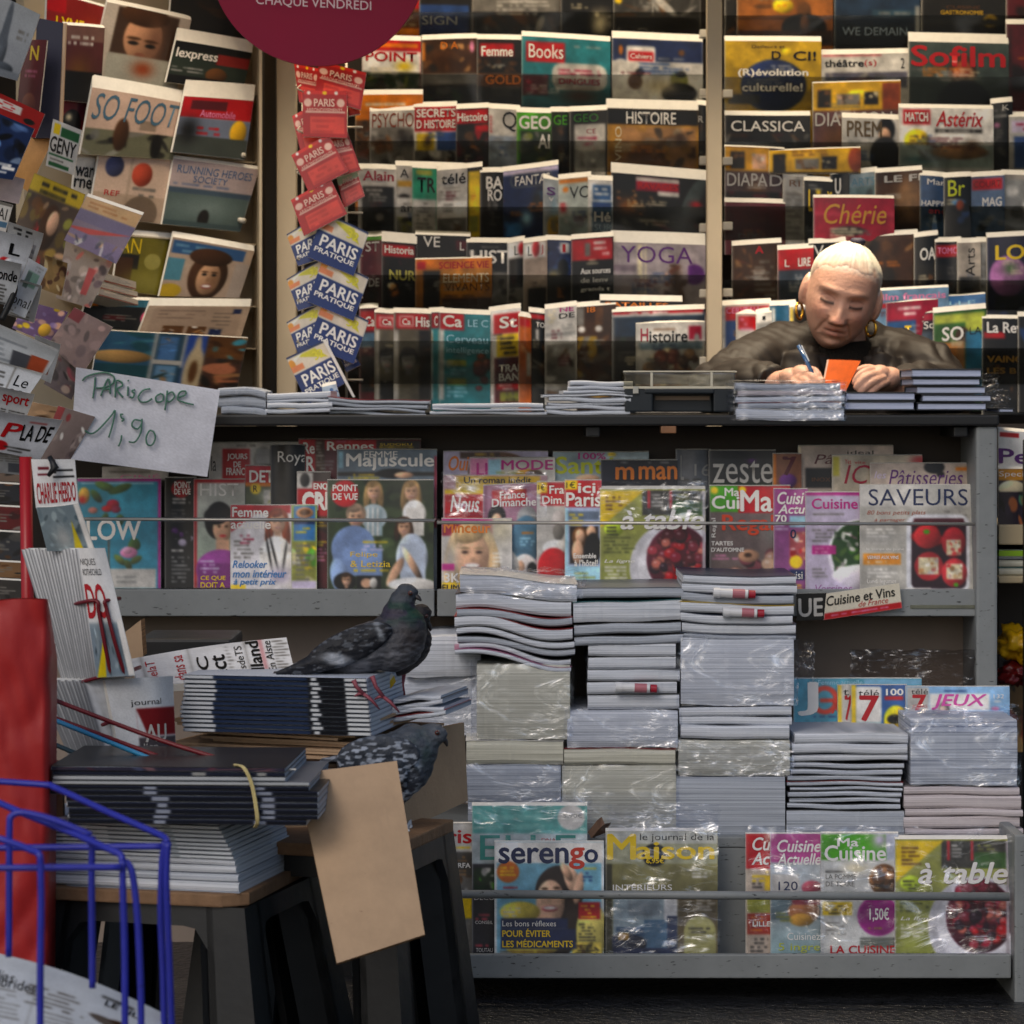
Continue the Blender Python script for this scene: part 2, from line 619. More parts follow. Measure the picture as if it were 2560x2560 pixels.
def cover_mesh(C, art, n, off, bend=None):
    nx, ny = art.nx, art.ny
    U, V = np.meshgrid(np.linspace(0, 1, nx + 1), np.linspace(0, 1, ny + 1))
    N = np.array(n)
    vv = (surf(C, U, V, n, bend) + N * off).reshape(-1, 3)
    i = np.arange(ny)[:, None] * (nx + 1) + np.arange(nx)[None, :]
    quads = np.stack([i, i + nx + 1, i + nx + 2, i + 1], -1).reshape(-1, 4)
    art.A = soften(soften(art.A))
    art.A = art.A * (1 + .07 * (art.rng.random(art.A.shape[:2])[..., None] - .5))
    col = lin(art.A).reshape(-1, 3)
    tv, tf, tcol = [], [], []
    base = len(vv)
    w, h = art.x1 - art.x0, art.y1 - art.y0
    for k, (s, x0, y0, x1, y1, c, fl) in enumerate(art.T):
        g, f = text_geo(s, 'b' in fl, 'i' in fl)
        if not len(g):
            continue
        a, b = g[:, 0], g[:, 1]
        if 'v' in fl:
            a, b = 1 - b, a
        if 'd' in fl:
            a, b = b, 1 - a
        px, py = x0 + (x1 - x0) * a, y1 - (y1 - y0) * b
        if 'z' in fl:
            py = py - (px - x0) * 0.12
        u, v = (px - art.x0) / w, (py - art.y0) / h
        lim = lambda q: np.clip(q, 0.004, 0.996)
        u, v = lim(u), lim(v)
        q = surf(C, u, v, n, bend) + N * (off + 0.0007 + 0.00016 * k + 0.00003 * g[:, 2])[:, None]
        tf += [tuple(base + i for i in ff) for ff in f]
        base += len(q)
        tv.append(q)
        tcol.append(np.tile(lin(srgb(c)), (len(q), 1)))
    if tv:
        vv = np.concatenate([vv] + tv)
        col = np.concatenate([col] + tcol)
    me = bpy.data.meshes.new('cover')
    me.vertices.add(len(vv))
    me.vertices.foreach_set('co', vv.ravel())
    nl = quads.size + sum(len(f) for f in tf)
    me.loops.add(nl)
    li = np.concatenate([quads.ravel()] + [np.array(f) for f in tf]) if tf else quads.ravel()
    me.loops.foreach_set('vertex_index', li.astype(np.int32))
    tot = np.array([4] * len(quads) + [len(f) for f in tf], np.int32)
    me.polygons.add(len(tot))
    me.polygons.foreach_set('loop_start', np.concatenate([[0], np.cumsum(tot)[:-1]]).astype(np.int32))
    me.polygons.foreach_set('loop_total', tot)
    me.update(calc_edges=True)
    ca = me.color_attributes.new('Col', 'FLOAT_COLOR', 'POINT')
    ca.data.foreach_set('color', np.concatenate([col, np.ones((len(col), 1))], 1).ravel())
    me.polygons.foreach_set('use_smooth', np.ones(len(tot), bool))
    return me

def block_mesh(C, n, t, rise=0.0, bend=None, nu=10, nv=8):
    """the page block behind a cover; its back leaves stand RISE higher at the head"""
    U, V = np.meshgrid(np.linspace(0, 1, nu + 1), np.linspace(0, 1, nv + 1))
    N = np.array(n)
    f0 = surf(C, U, V, n, bend)
    up = np.array((C[0] - C[3]).normalized())
    b0 = f0 - N * t + up * (rise * (1 - V) ** 3)[..., None]
    v = np.concatenate([f0.reshape(-1, 3), b0.reshape(-1, 3)])
    m = (nu + 1) * (nv + 1)
    f = []
    for j in range(nv):
        for i in range(nu):
            a = j * (nu + 1) + i
            f.append((a, a + nu + 1, a + nu + 2, a + 1))
            f.append((m + a, m + a + 1, m + a + nu + 2, m + a + nu + 1))
    rim = [i for i in range(nu + 1)] + [j * (nu + 1) + nu for j in range(1, nv + 1)] + [nv * (nu + 1) + i for i in range(nu - 1, -1, -1)] + [j * (nu + 1) for j in range(nv - 1, 0, -1)]
    for k in range(len(rim)):
        a, b = rim[k], rim[(k + 1) % len(rim)]
        f.append((a, b, m + b, m + a))
    return pyd(v, f)

def recenter(o, p):
    """put the object's origin at the point p without moving its geometry"""
    o.data.transform(Matrix.Translation(-Vector(p)))
    o.location = p

PRINT = mat('glossy_print', '#ffffff', 0.36, attr=True, spec=0.4, vary=0.06, vscale=30)
MATTE = mat('newsprint', '#ffffff', 0.8, attr=True, spec=0.15, vary=0.05, vscale=40)
PAGES = mat('page_block', '#e9e5dc', 0.7, spec=0.2, vary=0.08, vscale=60)
GREYMETAL = mat('grey_paint', '#85898a', 0.45, spec=0.4, vary=0.16, vscale=9, bump=(60, .05), chips=(.66, '#3a3c3c'))

def quad_thing(name, C, t, art, label, cat, group=None, pm=PRINT, rise=0.0, bend=None, block=None, cname='cover'):
    """a printed thing: page block with its cover as a part"""
    n = ((C[1] - C[0]).cross(C[3] - C[0])).normalized()
    if n.y > 0:
        n = -n
    base = (C[2] + C[3]) / 2
    o = link(name, block_mesh(C, n, t, rise, bend), None, block or PAGES)
    recenter(o, base)
    c = link(cname, cover_mesh(C, art, n, 0.0004, bend), o, pm)
    c.data.transform(Matrix.Translation(-base))
    tag(o, label, cat, group)
    return o
# ------------------------------------------------------------------ ground and kiosk
DARK = mat('dark_panel', '#39322e', 0.55, spec=0.3, vary=0.18, vscale=5)
BLACKM = mat('black_metal', '#1b1c1e', 0.45, spec=0.4, vary=0.15, vscale=12)
BEIGE = mat('beige_paint', '#c4b49a', 0.5, spec=0.35, vary=0.08, vscale=7)
ASPH = mat('wet_asphalt', '#232427', 0.30, spec=0.7, vary=0.6, vscale=34, bump=(70, 1.0))
LIP = film_mat('acrylic_strip', scale=1.4, lo=0.012, hi=0.05, tint='#c6c6c2', rough=0.3, bump=0.12)
STEEL = mat('rail_steel', '#b9b6b0', 0.32, metal=0.6, vary=0.1, vscale=40)

g = MB()
N = 60
gv = [(x, y, 0.004 * mnoise.noise((x * 3, y * 3, 0)) + 0.076) for y in np.linspace(-4, 3, N) for x in np.linspace(-4, 4, N)]
g.add(gv, [(j * N + i, j * N + i + 1, (j + 1) * N + i + 1, (j + 1) * N + i) for j in range(N - 1) for i in range(N - 1)])
b0 = [(-150, -150, 0.066), (150, -150, 0.066), (150, 150, 0.066), (-150, 150, 0.066)]
g.add(b0, [(0, 1, 2, 3)])
o = g.link('ground', ASPH, smooth=True)
o['kind'] = 'structure'

def zpx(py, Y):
    return HCAM - (py - HOR) * K(Y)

def xpx(px, Y):
    return (px - 1280) * K(Y)

kiosk = empty('newspaper_kiosk', (0.2, 0.4, 0))
tag(kiosk, 'grey metal newspaper kiosk with long counter, display ledges, posts and shelves', 'kiosk')

def kpart(name, m, boxes, bevel=0.002):
    b = MB()
    for q in boxes:
        b.box(*q)
    o = b.link(name, m, kiosk, bevel)
    o.data.transform(Matrix.Translation(-kiosk.location))
    return o

xr = xpx(2440, 0.1)
XL = -1.02
# counter
kpart('counter_top', BLACKM, [(XL, xpx(2492, 0.0), -0.03, 0.42, zpx(1064, 0), zpx(1037, 0))], 0.004)
kpart('counter_front', DARK, [(XL, xpx(2442, .16), 0.17, 0.2, zpx(1480, .17), zpx(1066, .17))])
kpart('recess_panel', mat('brown_panel', '#8a7d73', .6, spec=.25, vary=.15, vscale=4), [(XL, xpx(2439, .15), 0.14, 0.165, 0.05, zpx(1541, .14))])
kpart('side_panel', GREYMETAL, [(xpx(2440, -.02), xpx(2494, -.02), -0.02, 0.46, 0.31, zpx(1066, 0))], 0.006)
for px in (1482, 2400):
    x = xpx(px, 0.0)
    kpart('counter_bracket', BLACKM, [(x - .014, x + .014, -0.01, 0.168, zpx(1092, 0), zpx(1066, 0))], .003)
BROWNW = mat('brown_wood', '#8a6040', 0.6, vary=.2, vscale=30)
x = xpx(1671, -.02)
kpart('wooden_block', BROWNW, [(x - .015, x + .015, -0.028, 0.02, zpx(1083, -.02), zpx(1065, -.02))], .002)
# upper display: back boards, ledges, wire rails
for x0, x1 in ((140, 1086), (1093, 2440)):
    a, b_ = xpx(x0, 0), xpx(x1, 0)
    kpart('display_ledge', GREYMETAL, [(a, b_, -0.004, 0.012, zpx(1540, 0), zpx(1473, 0)), (a, b_, 0.0125, 0.165, zpx(1540, 0), zpx(1528, 0))], .002)
    t = MB()
    zr = 1297 if x0 < 500 else 1306
    t.tube([Vector((a, 0.11, zpx(zr, 0) + .0)), Vector((a, -0.004, zpx(zr, 0))), Vector((b_, -0.004, zpx(zr + 4, 0))), Vector((b_, .11, zpx(zr + 4, 0)))], 0.0034, 8)
    o = t.link('wire_rail', STEEL, kiosk, smooth=True)
    o.data.transform(Matrix.Translation(-kiosk.location))
kpart('faded_tape', mat('faded_tape', '#6a6c5c', .7, vary=.3, vscale=60), [(xpx(2276, -.006), xpx(2440, -.006), -.0062, -.0042, zpx(1521, 0), zpx(1512, 0))])
# shelf for the stacks and the lower rack
YF = -0.29
ZS = zpx(2092, YF)
kpart('stack_shelf', GREYMETAL, [(xpx(1000, YF), xpx(2532, YF), YF, 0.415, ZS - 0.02, ZS)], .003)
kpart('lower_rack_back', GREYMETAL, [(xpx(1000, YF), xpx(2530, YF), YF + .002, YF + .014, zpx(2400, YF), ZS - .021)], .001)
YL = -0.42
kpart('lower_ledge', GREYMETAL, [(xpx(880, YL), xpx(2528, YL), YL, YL + .014, zpx(2446, YL), zpx(2386, YL)), (xpx(880, YL), xpx(2528, YL), YL + .0145, YF + .012, zpx(2446, YL), zpx(2434, YL))], .003)
t = MB()
a, b_ = xpx(1000, YL), xpx(2524, YL)
t.tube([Vector((a, YL + .006, zpx(2236, YL))), Vector((b_, YL + .006, zpx(2243, YL)))], .0078, 12)
o = t.link('pipe_rail', GREYMETAL, kiosk, smooth=True)
o.data.transform(Matrix.Translation(-kiosk.location))
kpart('rack_end_post', GREYMETAL, [(xpx(2534, YL), xpx(2562, YL), YL - .01, -0.03, 0.03, zpx(2085, YL))], .004)
kpart('plinth', BLACKM, [(xpx(700, -.2), xpx(2540, -.2), -.2, 0.4, 0.0, zpx(2440, YL) - .004)])
# posts, walls, roof
kpart('post', BEIGE, [(xpx(1768, .7), xpx(1805, .7), 0.70, 0.74, 0, 2.5)], .003)
kpart('post', BEIGE, [(xpx(692, .7), xpx(740, .7), 0.70, 0.74, 0, 2.5)], .003)
kpart('post', mat('dark_gap', '#2a2622', .5, vary=.1), [(xpx(660, .78), xpx(691, .78), 0.78, 0.82, 0, 2.5)], .003)  # dark strip standing in for the shaded gap beside the wing rack
kpart('back_wall', DARK, [(-1.7, 1.9, 1.3, 1.34, 0, 2.5)])
kpart('side_wall', DARK, [(-1.7, -1.66, -0.2, 1.299, 0, 2.5)])  # unseen walls added to keep the kiosk interior dark
kpart('side_wall', DARK, [(1.86, 1.9, 0.3, 1.299, 0, 2.5)])
kpart('roof', BEIGE, [(-1.75, 1.95, -0.38, 1.38, 2.501, 2.58)], .01)

# ceiling lamp of the kiosk: a tube fitting above the seller that lights the racks
lamp = empty('ceiling_lamp', (0.22, 0.80, 2.498))
tag(lamp, 'white strip lamp under the kiosk roof lighting the magazine racks', 'ceiling lamp')
b = MB().box(-1.05, 1.05, -0.06, 0.06, -0.05, 0.0)
b.link('housing', mat('white_enamel', '#dcdad2', .4), lamp, .004)
t = MB().tube([(-.95, 0, -.075), (.95, 0, -.075)], .016, 10)
em = bpy.data.materials.new('lit_tube')
em.use_nodes = True
em.node_tree.nodes['Principled BSDF'].inputs['Emission Color'].default_value = (1, .78, .5, 1)
em.node_tree.nodes['Principled BSDF'].inputs['Emission Strength'].default_value = 3.0
t.link('tube', em, lamp, smooth=True)
ld = bpy.data.lights.new('tube_light', 'AREA')
ld.shape = 'RECTANGLE'
ld.size = 2.0
ld.size_y = 0.10
ld.energy = 8.6
ld.spread = R(150)
ld.color = (1.0, 0.82, 0.58)
lo = bpy.data.objects.new('tube_light', ld)
COL.objects.link(lo)
lo.parent = lamp
lo.location = (0, 0, -0.10)

# a short lamp right above the seller and the till end of the counter
lamp2 = empty('ceiling_lamp', (0.62, 0.40, 2.498))
tag(lamp2, 'short white lamp under the kiosk roof directly above the seller', 'ceiling lamp')
b = MB().box(-.32, .32, -0.06, 0.06, -0.05, 0.0)
b.link('housing', mat('white_enamel', '#dcdad2', .4), lamp2, .004)
t = MB().tube([(-.28, 0, -.075), (.28, 0, -.075)], .016, 10)
t.link('tube', em, lamp2, smooth=True)
l2 = bpy.data.lights.new('short_tube_light', 'AREA')
l2.shape = 'RECTANGLE'
l2.size = .6
l2.size_y = .1
l2.energy = 4.6
l2.spread = R(62)
l2.color = (1.0, .82, .58)
lo2 = bpy.data.objects.new('short_tube_light', l2)
COL.objects.link(lo2)
lo2.parent = lamp2
lo2.location = (0, 0, -.10)

lamp3 = empty('ceiling_lamp', (-.5, 0.22, 2.498))
tag(lamp3, 'short white lamp under the kiosk roof above the map stand', 'ceiling lamp')
b = MB().box(-.32, .32, -0.06, 0.06, -0.05, 0.0)
b.link('housing', mat('white_enamel', '#dcdad2', .4), lamp3, .004)
t = MB().tube([(-.28, 0, -.075), (.28, 0, -.075)], .016, 10)
t.link('tube', em, lamp3, smooth=True)
l3 = l2.copy()
l3.energy = 3.6
l3.spread = R(84)
lo3 = bpy.data.objects.new('short_tube_light', l3)
COL.objects.link(lo3)
lo3.parent = lamp3
lo3.location = (0, 0, -.10)

# ------------------------------------------------------------------ racks behind the counter
ROWY = [1.10, 1.04, 0.98, 0.92, 0.86, 0.80]
LIPT = {'m': [30, 186, 352, 517, 687, 852], 'r': [38, 192, 355, 515, 700, 870]}
LIPB = {'m': [110, 268, 430, 598, 780, 960], 'r': [115, 275, 440, 600, 775, 960]}

def rack(x0, x1, key, label, clips):
    r_ = empty('magazine_rack', (xpx((x0 + x1) / 2, 1.1), 1.2, 0))
    tag(r_, label, 'magazine rack', 'magazine racks behind the counter')
    def done(o):
        o.data.transform(Matrix.Translation(-r_.location))
    b = MB().box(xpx(x0, 1.2), xpx(x1, 1.2), 1.2, 1.22, 0.9, 2.35)
    done(b.link('back_panel', DARK, r_))
    for i, Y in enumerate(ROWY):
        yb = Y - 0.045
        b = MB().box(xpx(x0 + 4, yb), xpx(x1 - 4, yb), yb, yb + 0.003, zpx(LIPB[key][i], yb), zpx(LIPT[key][i], yb))
        done(b.link('acrylic_strip', LIP, r_))
        yb2 = Y - .03
        z = zpx(LIPB[key][i] + 120, yb2)
        b = MB().box(xpx(x0 + 2, yb2), xpx(x1 - 2, yb2), yb2, yb2 + .05, z - .003, z)
        done(b.link('shelf_tray', BLACKM, r_, .001))
    cm = mat('clear_clip', '#b9b2a4', .25, spec=.6)
    for px, py, Y in clips:
        b = MB().box(xpx(px, Y), xpx(px + 24, Y), Y - .02, Y + .01, zpx(py + 20, Y), zpx(py, Y))
        done(b.link('shelf_clip', cm, r_, .002))
    return r_

rack(742, 1768, 'm', 'wide magazine rack between the two beige posts, covered in stepped rows of magazines',
     [(1748, y, Y) for y, Y in ((76, 1.0), (224, .94), (392, .88), (560, .82), (724, .76), (892, .755))])
rack(1806, 2760, 'r', 'magazine rack behind the seller, right of the beige post, with plastic wrapped magazines',
     [(1806, y, Y) for y, Y in ((226, .97), (394, .9), (556, .84), (722, .78))])
# ------------------------------------------------------------------ magazines on the racks
def hsh(*a):
    h = 7
    for q in a:
        h = (h * 1000003 + int(q * 7)) % 2147483647
    return h

NTH = ['top', 'second', 'third', 'fourth', 'fifth', 'lowest']

def mag(x0, x1, yt, yb, Y, bg, ops, label, group, cell=3.0, lean=0.006, t=0.009, rise=10, sl=None, cv=None, art=None, cat='magazine', bow=None, edge='w'):
    """a magazine standing on a rack; pixel corners fix where, Y how far away"""
    rg = random.Random(hsh(x0, x1, yt, yb))
    sl = rg.uniform(-8, 7) if sl is None else sl
    C = [P(x0, yt - sl / 2, Y + lean), P(x1, yt + sl / 2, Y + lean), P(x1, yb, Y - lean * .5), P(x0, yb, Y - lean * .5)]
    a, c = rg.uniform(-.004, .006) if bow is None else bow, rg.uniform(-.003, .003)
    bend = lambda U, V: a * np.sin(np.pi * U) * (1 - V * .8) + c * np.sin(2 * np.pi * U + 1) * (1 - V) - 0.004 * (1 - V) ** 4
    A = art or Art(x0, yt, x1, yb, cell, bg, ops, hsh(x0, yt))
    if 'racks' in group:
        A.o_n(0.16, 26)
        w_ = x1 - x0
        lum = A.A.mean()
        for q in range(1 + int(w_ > 70) + int(w_ > 150)):
            xa = x0 + w_ * rg.uniform(.06, .5)
            ya = yt + rg.uniform(52, 120)
            A.o_l(xa, ya, min(xa + w_ * rg.uniform(.25, .45), x1 - 4), ya + rg.choice((9, 17, 26)), rg.choice(('x', 'c', 'e', 'O', 'g')) if lum < .5 else rg.choice(('d', 'e', 'm', 'u')), rg.choice((7, 8, 9)))
    else:
        A.o_n(0.10, 60)
        A.o_n(0.07, 16)
    A.o_n(0.05, 40)
    if edge:
        A.mix((1.2 - np.abs(A.X - A.x0) / A.cell) * .6, 'x')
    return quad_thing('magazine', C, t, A, label, cat, group, rise=rise * K(Y), bend=bend)

RACKN = {'m': 'left rack', 'r': 'right rack'}
CNT = {}

def row(key, r, items):
    Y0 = ROWY[r]
    ln = (-.012, -.008, -.004, .002, .006, .008)[r]
    for i, it in enumerate(items):
        x0, x1, yt, z, bg, ops, ph = it[:7]
        kw = it[7] if len(it) > 7 else {}
        Y = Y0 - z * 0.0065
        yb = min(yt + kw.pop('h', 300), 1060)
        lab = '%s, %s shelf of %s' % (ph, NTH[r], RACKN[key])
        mag(x0, x1, yt, yb, Y, bg, ops, lab, 'magazines on the racks behind the counter', rise=kw.pop('rise', 13), lean=ln, **kw)

row('m', 0, [
    (985, 1050, -60, 0, 'R', 'r 985 20 1050 70 n; r 985 70 1050 90 O; l 990 30 1040 60 c', 'narrow red magazine with orange band'),
    (1048, 1178, -110, 1, 'D', 'r 1050 12 1172 40 u; r 1050 40 1172 88 B; t SIGN 1055 40 1143 62 g', 'navy magazine with pale capital title'),
    (1180, 1402, -120, 0, 'n', 'r 1180 -60 1402 40 e; s 1180 30 1402 95 D,j,n,k,e; l 1240 0 1390 34 x 10', 'brown magazine with dim grey block'),
    (1402, 1532, -110, 1, 'k', 's 1480 15 1530 85 D,e,c,k 10; b 1500 60 20 30 c', 'black magazine with pale cream figure'),
    (1533, 1752, -120, 0, 'e', 's 1535 -10 1750 40 d,e,x,n; r 1535 42 1750 95 D; t Le_Dev 1545 70 1660 92 e; e 1546 2 9 7 Y', 'dark grey magazine with dim brown landscape'),
])
row('m', 1, [
    (905, 1052, 100, 0, 'R', 'r 905 128 1052 180 w; t POINT 915 130 1042 153 R b; b 1010 165 20 12 Y; s 905 180 1052 250 z,e,D,o; r 930 108 1045 118 O', 'red topped magazine with white title band'),
    (1054, 1192, 97, 0, 'j', 's 1060 110 1190 180 j,n,h,D 20; t D_A 1102 105 1145 122 O; e 1180 118 5 14 p; r 1056 105 1062 150 O; r 1054 184 1192 212 e; s 1054 212 1192 260 D,k,z', 'brown black magazine with golden letters'),
    (1192, 1306, 98, 1, 'D', 'r 1200 108 1284 140 R; t Femme 1204 116 1282 140 w b; s 1195 145 1300 180 k,n,D,j; r 1192 184 1306 216 n; t GOLD 1214 188 1302 210 O b; l 1230 216 1300 240 e', 'black magazine with red title box and gold word'),
    (1304, 1526, 96, 1, 't', 'g #1a4a54; r 1315 108 1412 158 R; t Books 1322 114 1408 148 w; l 1434 112 1505 120 g; o 1380 158 1518 225 x 26; l 1396 172 1508 188 C 9; t DINGUES 1398 196 1500 210 C b; s 1306 190 1370 240 m,e,C,n 14; b 1450 240 50 20 j; q 1385 214 1400 214 1396 236 x', 'teal magazine with red title box and speech bubble', {'sl': 14}),
    (1530, 1757, 99, 0, 'x', 'r 1530 99 1757 155 B; o 1566 117 1638 162 w 6; o 1571 130 1634 154 R 3; t Cahiers 1576 136 1630 148 w; e 1552 128 5 12 O; e 1552 156 12 6 w; l 1645 143 1735 150 g; e 1704 130 8 8 n; r 1530 155 1757 185 x; r 1530 185 1757 260 w; e 1588 205 18 20 n; e 1600 182 12 10 k; e 1698 200 22 24 o; e 1698 232 44 26 k; e 1702 184 14 8 k; b 1650 215 40 20 c', 'navy and white magazine with red bordered box', {'sl': 10, 'rise': 18}),
])
row('m', 2, [
    (888, 1057, 236, 0, 'O', 'l 905 256 1040 268 w 12; s 888 300 930 420 n,a,j,D', 'orange magazine behind the other magazines'),
    (924, 1036, 276, 2, 'x', 't PSYCHO 930 282 1034 318 a; r 928 318 1030 324 e; s 926 324 1034 430 e,g,n,D,x; b 1010 350 18 16 D', 'pale magazine with tall dark red title'),
    (1034, 1142, 266, 1, 'w', 'r 1034 266 1142 328 R; t SECRETS 1042 272 1138 292 w b; t D_HISTOIRE 1042 300 1138 320 w b; r 1042 333 1086 376 Y; b 1070 350 10 16 j; r 1092 330 1142 380 u; s 1036 376 1142 430 e,n,D,x', 'red topped magazine with yellow portrait panel'),
    (1140, 1222, 270, 2, 'D', 'r 1140 273 1220 308 R; t Histoire 1144 282 1218 302 w b; s 1142 310 1220 420 D,k,m,n; r 1188 314 1222 330 R; q 1186 330 1206 330 1196 352 R', 'black magazine with red title band'),
    (1220, 1300, 272, 1, 'x', 't Q 1256 278 1292 328 k; r 1220 340 1300 440 #8490a0; l 1224 290 1232 330 R; s 1222 345 1290 400 #8490a0,g,x 8', 'white and blue grey magazine with one big letter'),
    (1291, 1378, 281, 2, 'G', 't GEO 1298 290 1376 322 w b; r 1300 326 1378 440 z; s 1302 328 1376 420 z,D,o,e 18; t AI 1346 336 1374 370 w b; r 1291 326 1300 440 G', 'bright green magazine with white title'),
    (1376, 1432, 279, 1, 'z', 't GE 1384 288 1418 312 G; s 1380 316 1428 440 k,j,e,n,D 14', 'narrow black magazine with dull green letters'),
    (1424, 1518, 276, 2, 'D', 't GEO 1434 284 1496 304 #2e6a20; r 1436 310 1514 440 x; t CE 1466 322 1490 334 C; l 1444 340 1508 375 C 14; s 1438 375 1514 420 g,x,e 10', 'black magazine with pale panel of dark red words'),
    (1516, 1746, 272, 1, '#b8842c', 'r 1516 272 1746 312 k; t HISTOIRE 1566 280 1690 310 w; l 1600 281 1680 288 x; s 1552 318 1740 430 h,n,#b8842c,j,e,D,c 30 .8; t VINO 1538 318 1554 405 c v; b 1600 390 60 30 n; b 1700 345 20 20 j', 'black banded magazine with golden brown painting', {'rise': 24, 'sl': 6}),
    (1742, 1768, 262, 0, 'D', 's 1742 270 1768 420 D,n,j,k 10; t R 1746 290 1758 306 x', 'sliver of dark magazine beside the post'),
])
row('m', 3, [
    (895, 990, 422, 1, 'x', 't Alain 908 428 984 452 C b; r 905 466 985 600 D; l 914 472 976 488 x 10; l 912 490 980 505 g 8; s 906 510 984 590 k,D,e 12', 'white magazine with dark red title over black'),
    (988, 1162, 416, 0, 'x', 't A 1000 424 1022 446 k; r 994 454 1030 468 #c8962a; e 1010 494 14 8 D; r 990 496 1158 545 w; t antiquités 1002 510 1142 538 k; s 992 545 1160 600 e,g,o,D', 'white magazine with black word across its middle'),
    (1030, 1092, 420, 2, '#1c8a68', 't TR 1044 444 1088 480 k b; r 1040 424 1080 438 o; r 1030 498 1092 600 x; l 1040 505 1085 600 e 10', 'emerald green magazine with black letters'),
    (1092, 1168, 423, 1, 'x', 't télé 1104 434 1164 460 k b; l 1100 466 1160 496 e 9; r 1092 502 1168 545 w; s 1094 545 1166 600 e,g,n 10', 'white magazine with black lowercase title'),
    (1156, 1206, 418, 1, 'k', 'r 1171 428 1201 600 Y; r 1174 540 1196 580 o', 'black magazine with broad yellow stripe'),
    (1200, 1258, 430, 2, 'D', 't BA 1216 442 1256 472 w b; t RO 1220 474 1254 502 w b; l 1222 530 1250 560 e', 'black magazine with stacked white letters'),
    (1254, 1396, 420, 1, 'B', 'r 1254 420 1396 432 v; o 1276 430 1380 466 e 17; o 1279 433 1377 463 B 15; t FANTAS 1288 437 1374 461 w; l 1260 492 1290 500 R; s 1260 480 1390 600 B,u,k,#182848,b 18; b 1316 545 14 20 l; b 1345 510 12 40 D', 'dark blue magazine with oval title frame', {'sl': -18}),
    (1358, 1402, 448, 2, '#a8b0b4', 't S 1368 468 1388 488 P b; t v 1372 494 1384 504 w; e 1388 570 20 34 #c89a30; b 1385 520 8 30 #8aa8b4', 'narrow pale grey magazine with purple letter'),
    (1396, 1478, 444, 3, '#b8c0b8', 'r 1398 446 1470 456 O; e 1414 472 7 7 O; t VO 1424 466 1476 496 k; l 1402 504 1420 520 R; b 1408 520 8 10 R; s 1400 540 1470 590 #98a8a4,g,x 8', 'pale green magazine with black letters and orange strip', {'sl': -8}),
    (1470, 1532, 450, 4, 'w', 'r 1482 462 1528 500 #2a5488; l 1486 468 1522 492 w 12; r 1480 504 1530 600 #2f5470; t Hé 1486 530 1526 554 w b; t SUR 1486 560 1530 578 #8ab; r 1482 506 1528 520 u', 'white edged magazine with blue boxes'),
    (1528, 1766, 440, 1, 'k', 'r 1590 446 1698 480 C; r 1590 446 1698 456 x; t RAVAGES 1596 458 1694 474 R b; r 1644 478 1698 490 x; s 1534 480 1640 540 k,D,O,n,h 34 .4; b 1570 520 30 20 O .6; s 1540 548 1760 600 D,e,n,k,m 20; e 1738 480 18 60 #3a4444 30; b 1740 506 14 8 R', 'black magazine with flames and crimson title box', {'rise': 26, 'sl': 20}),
])
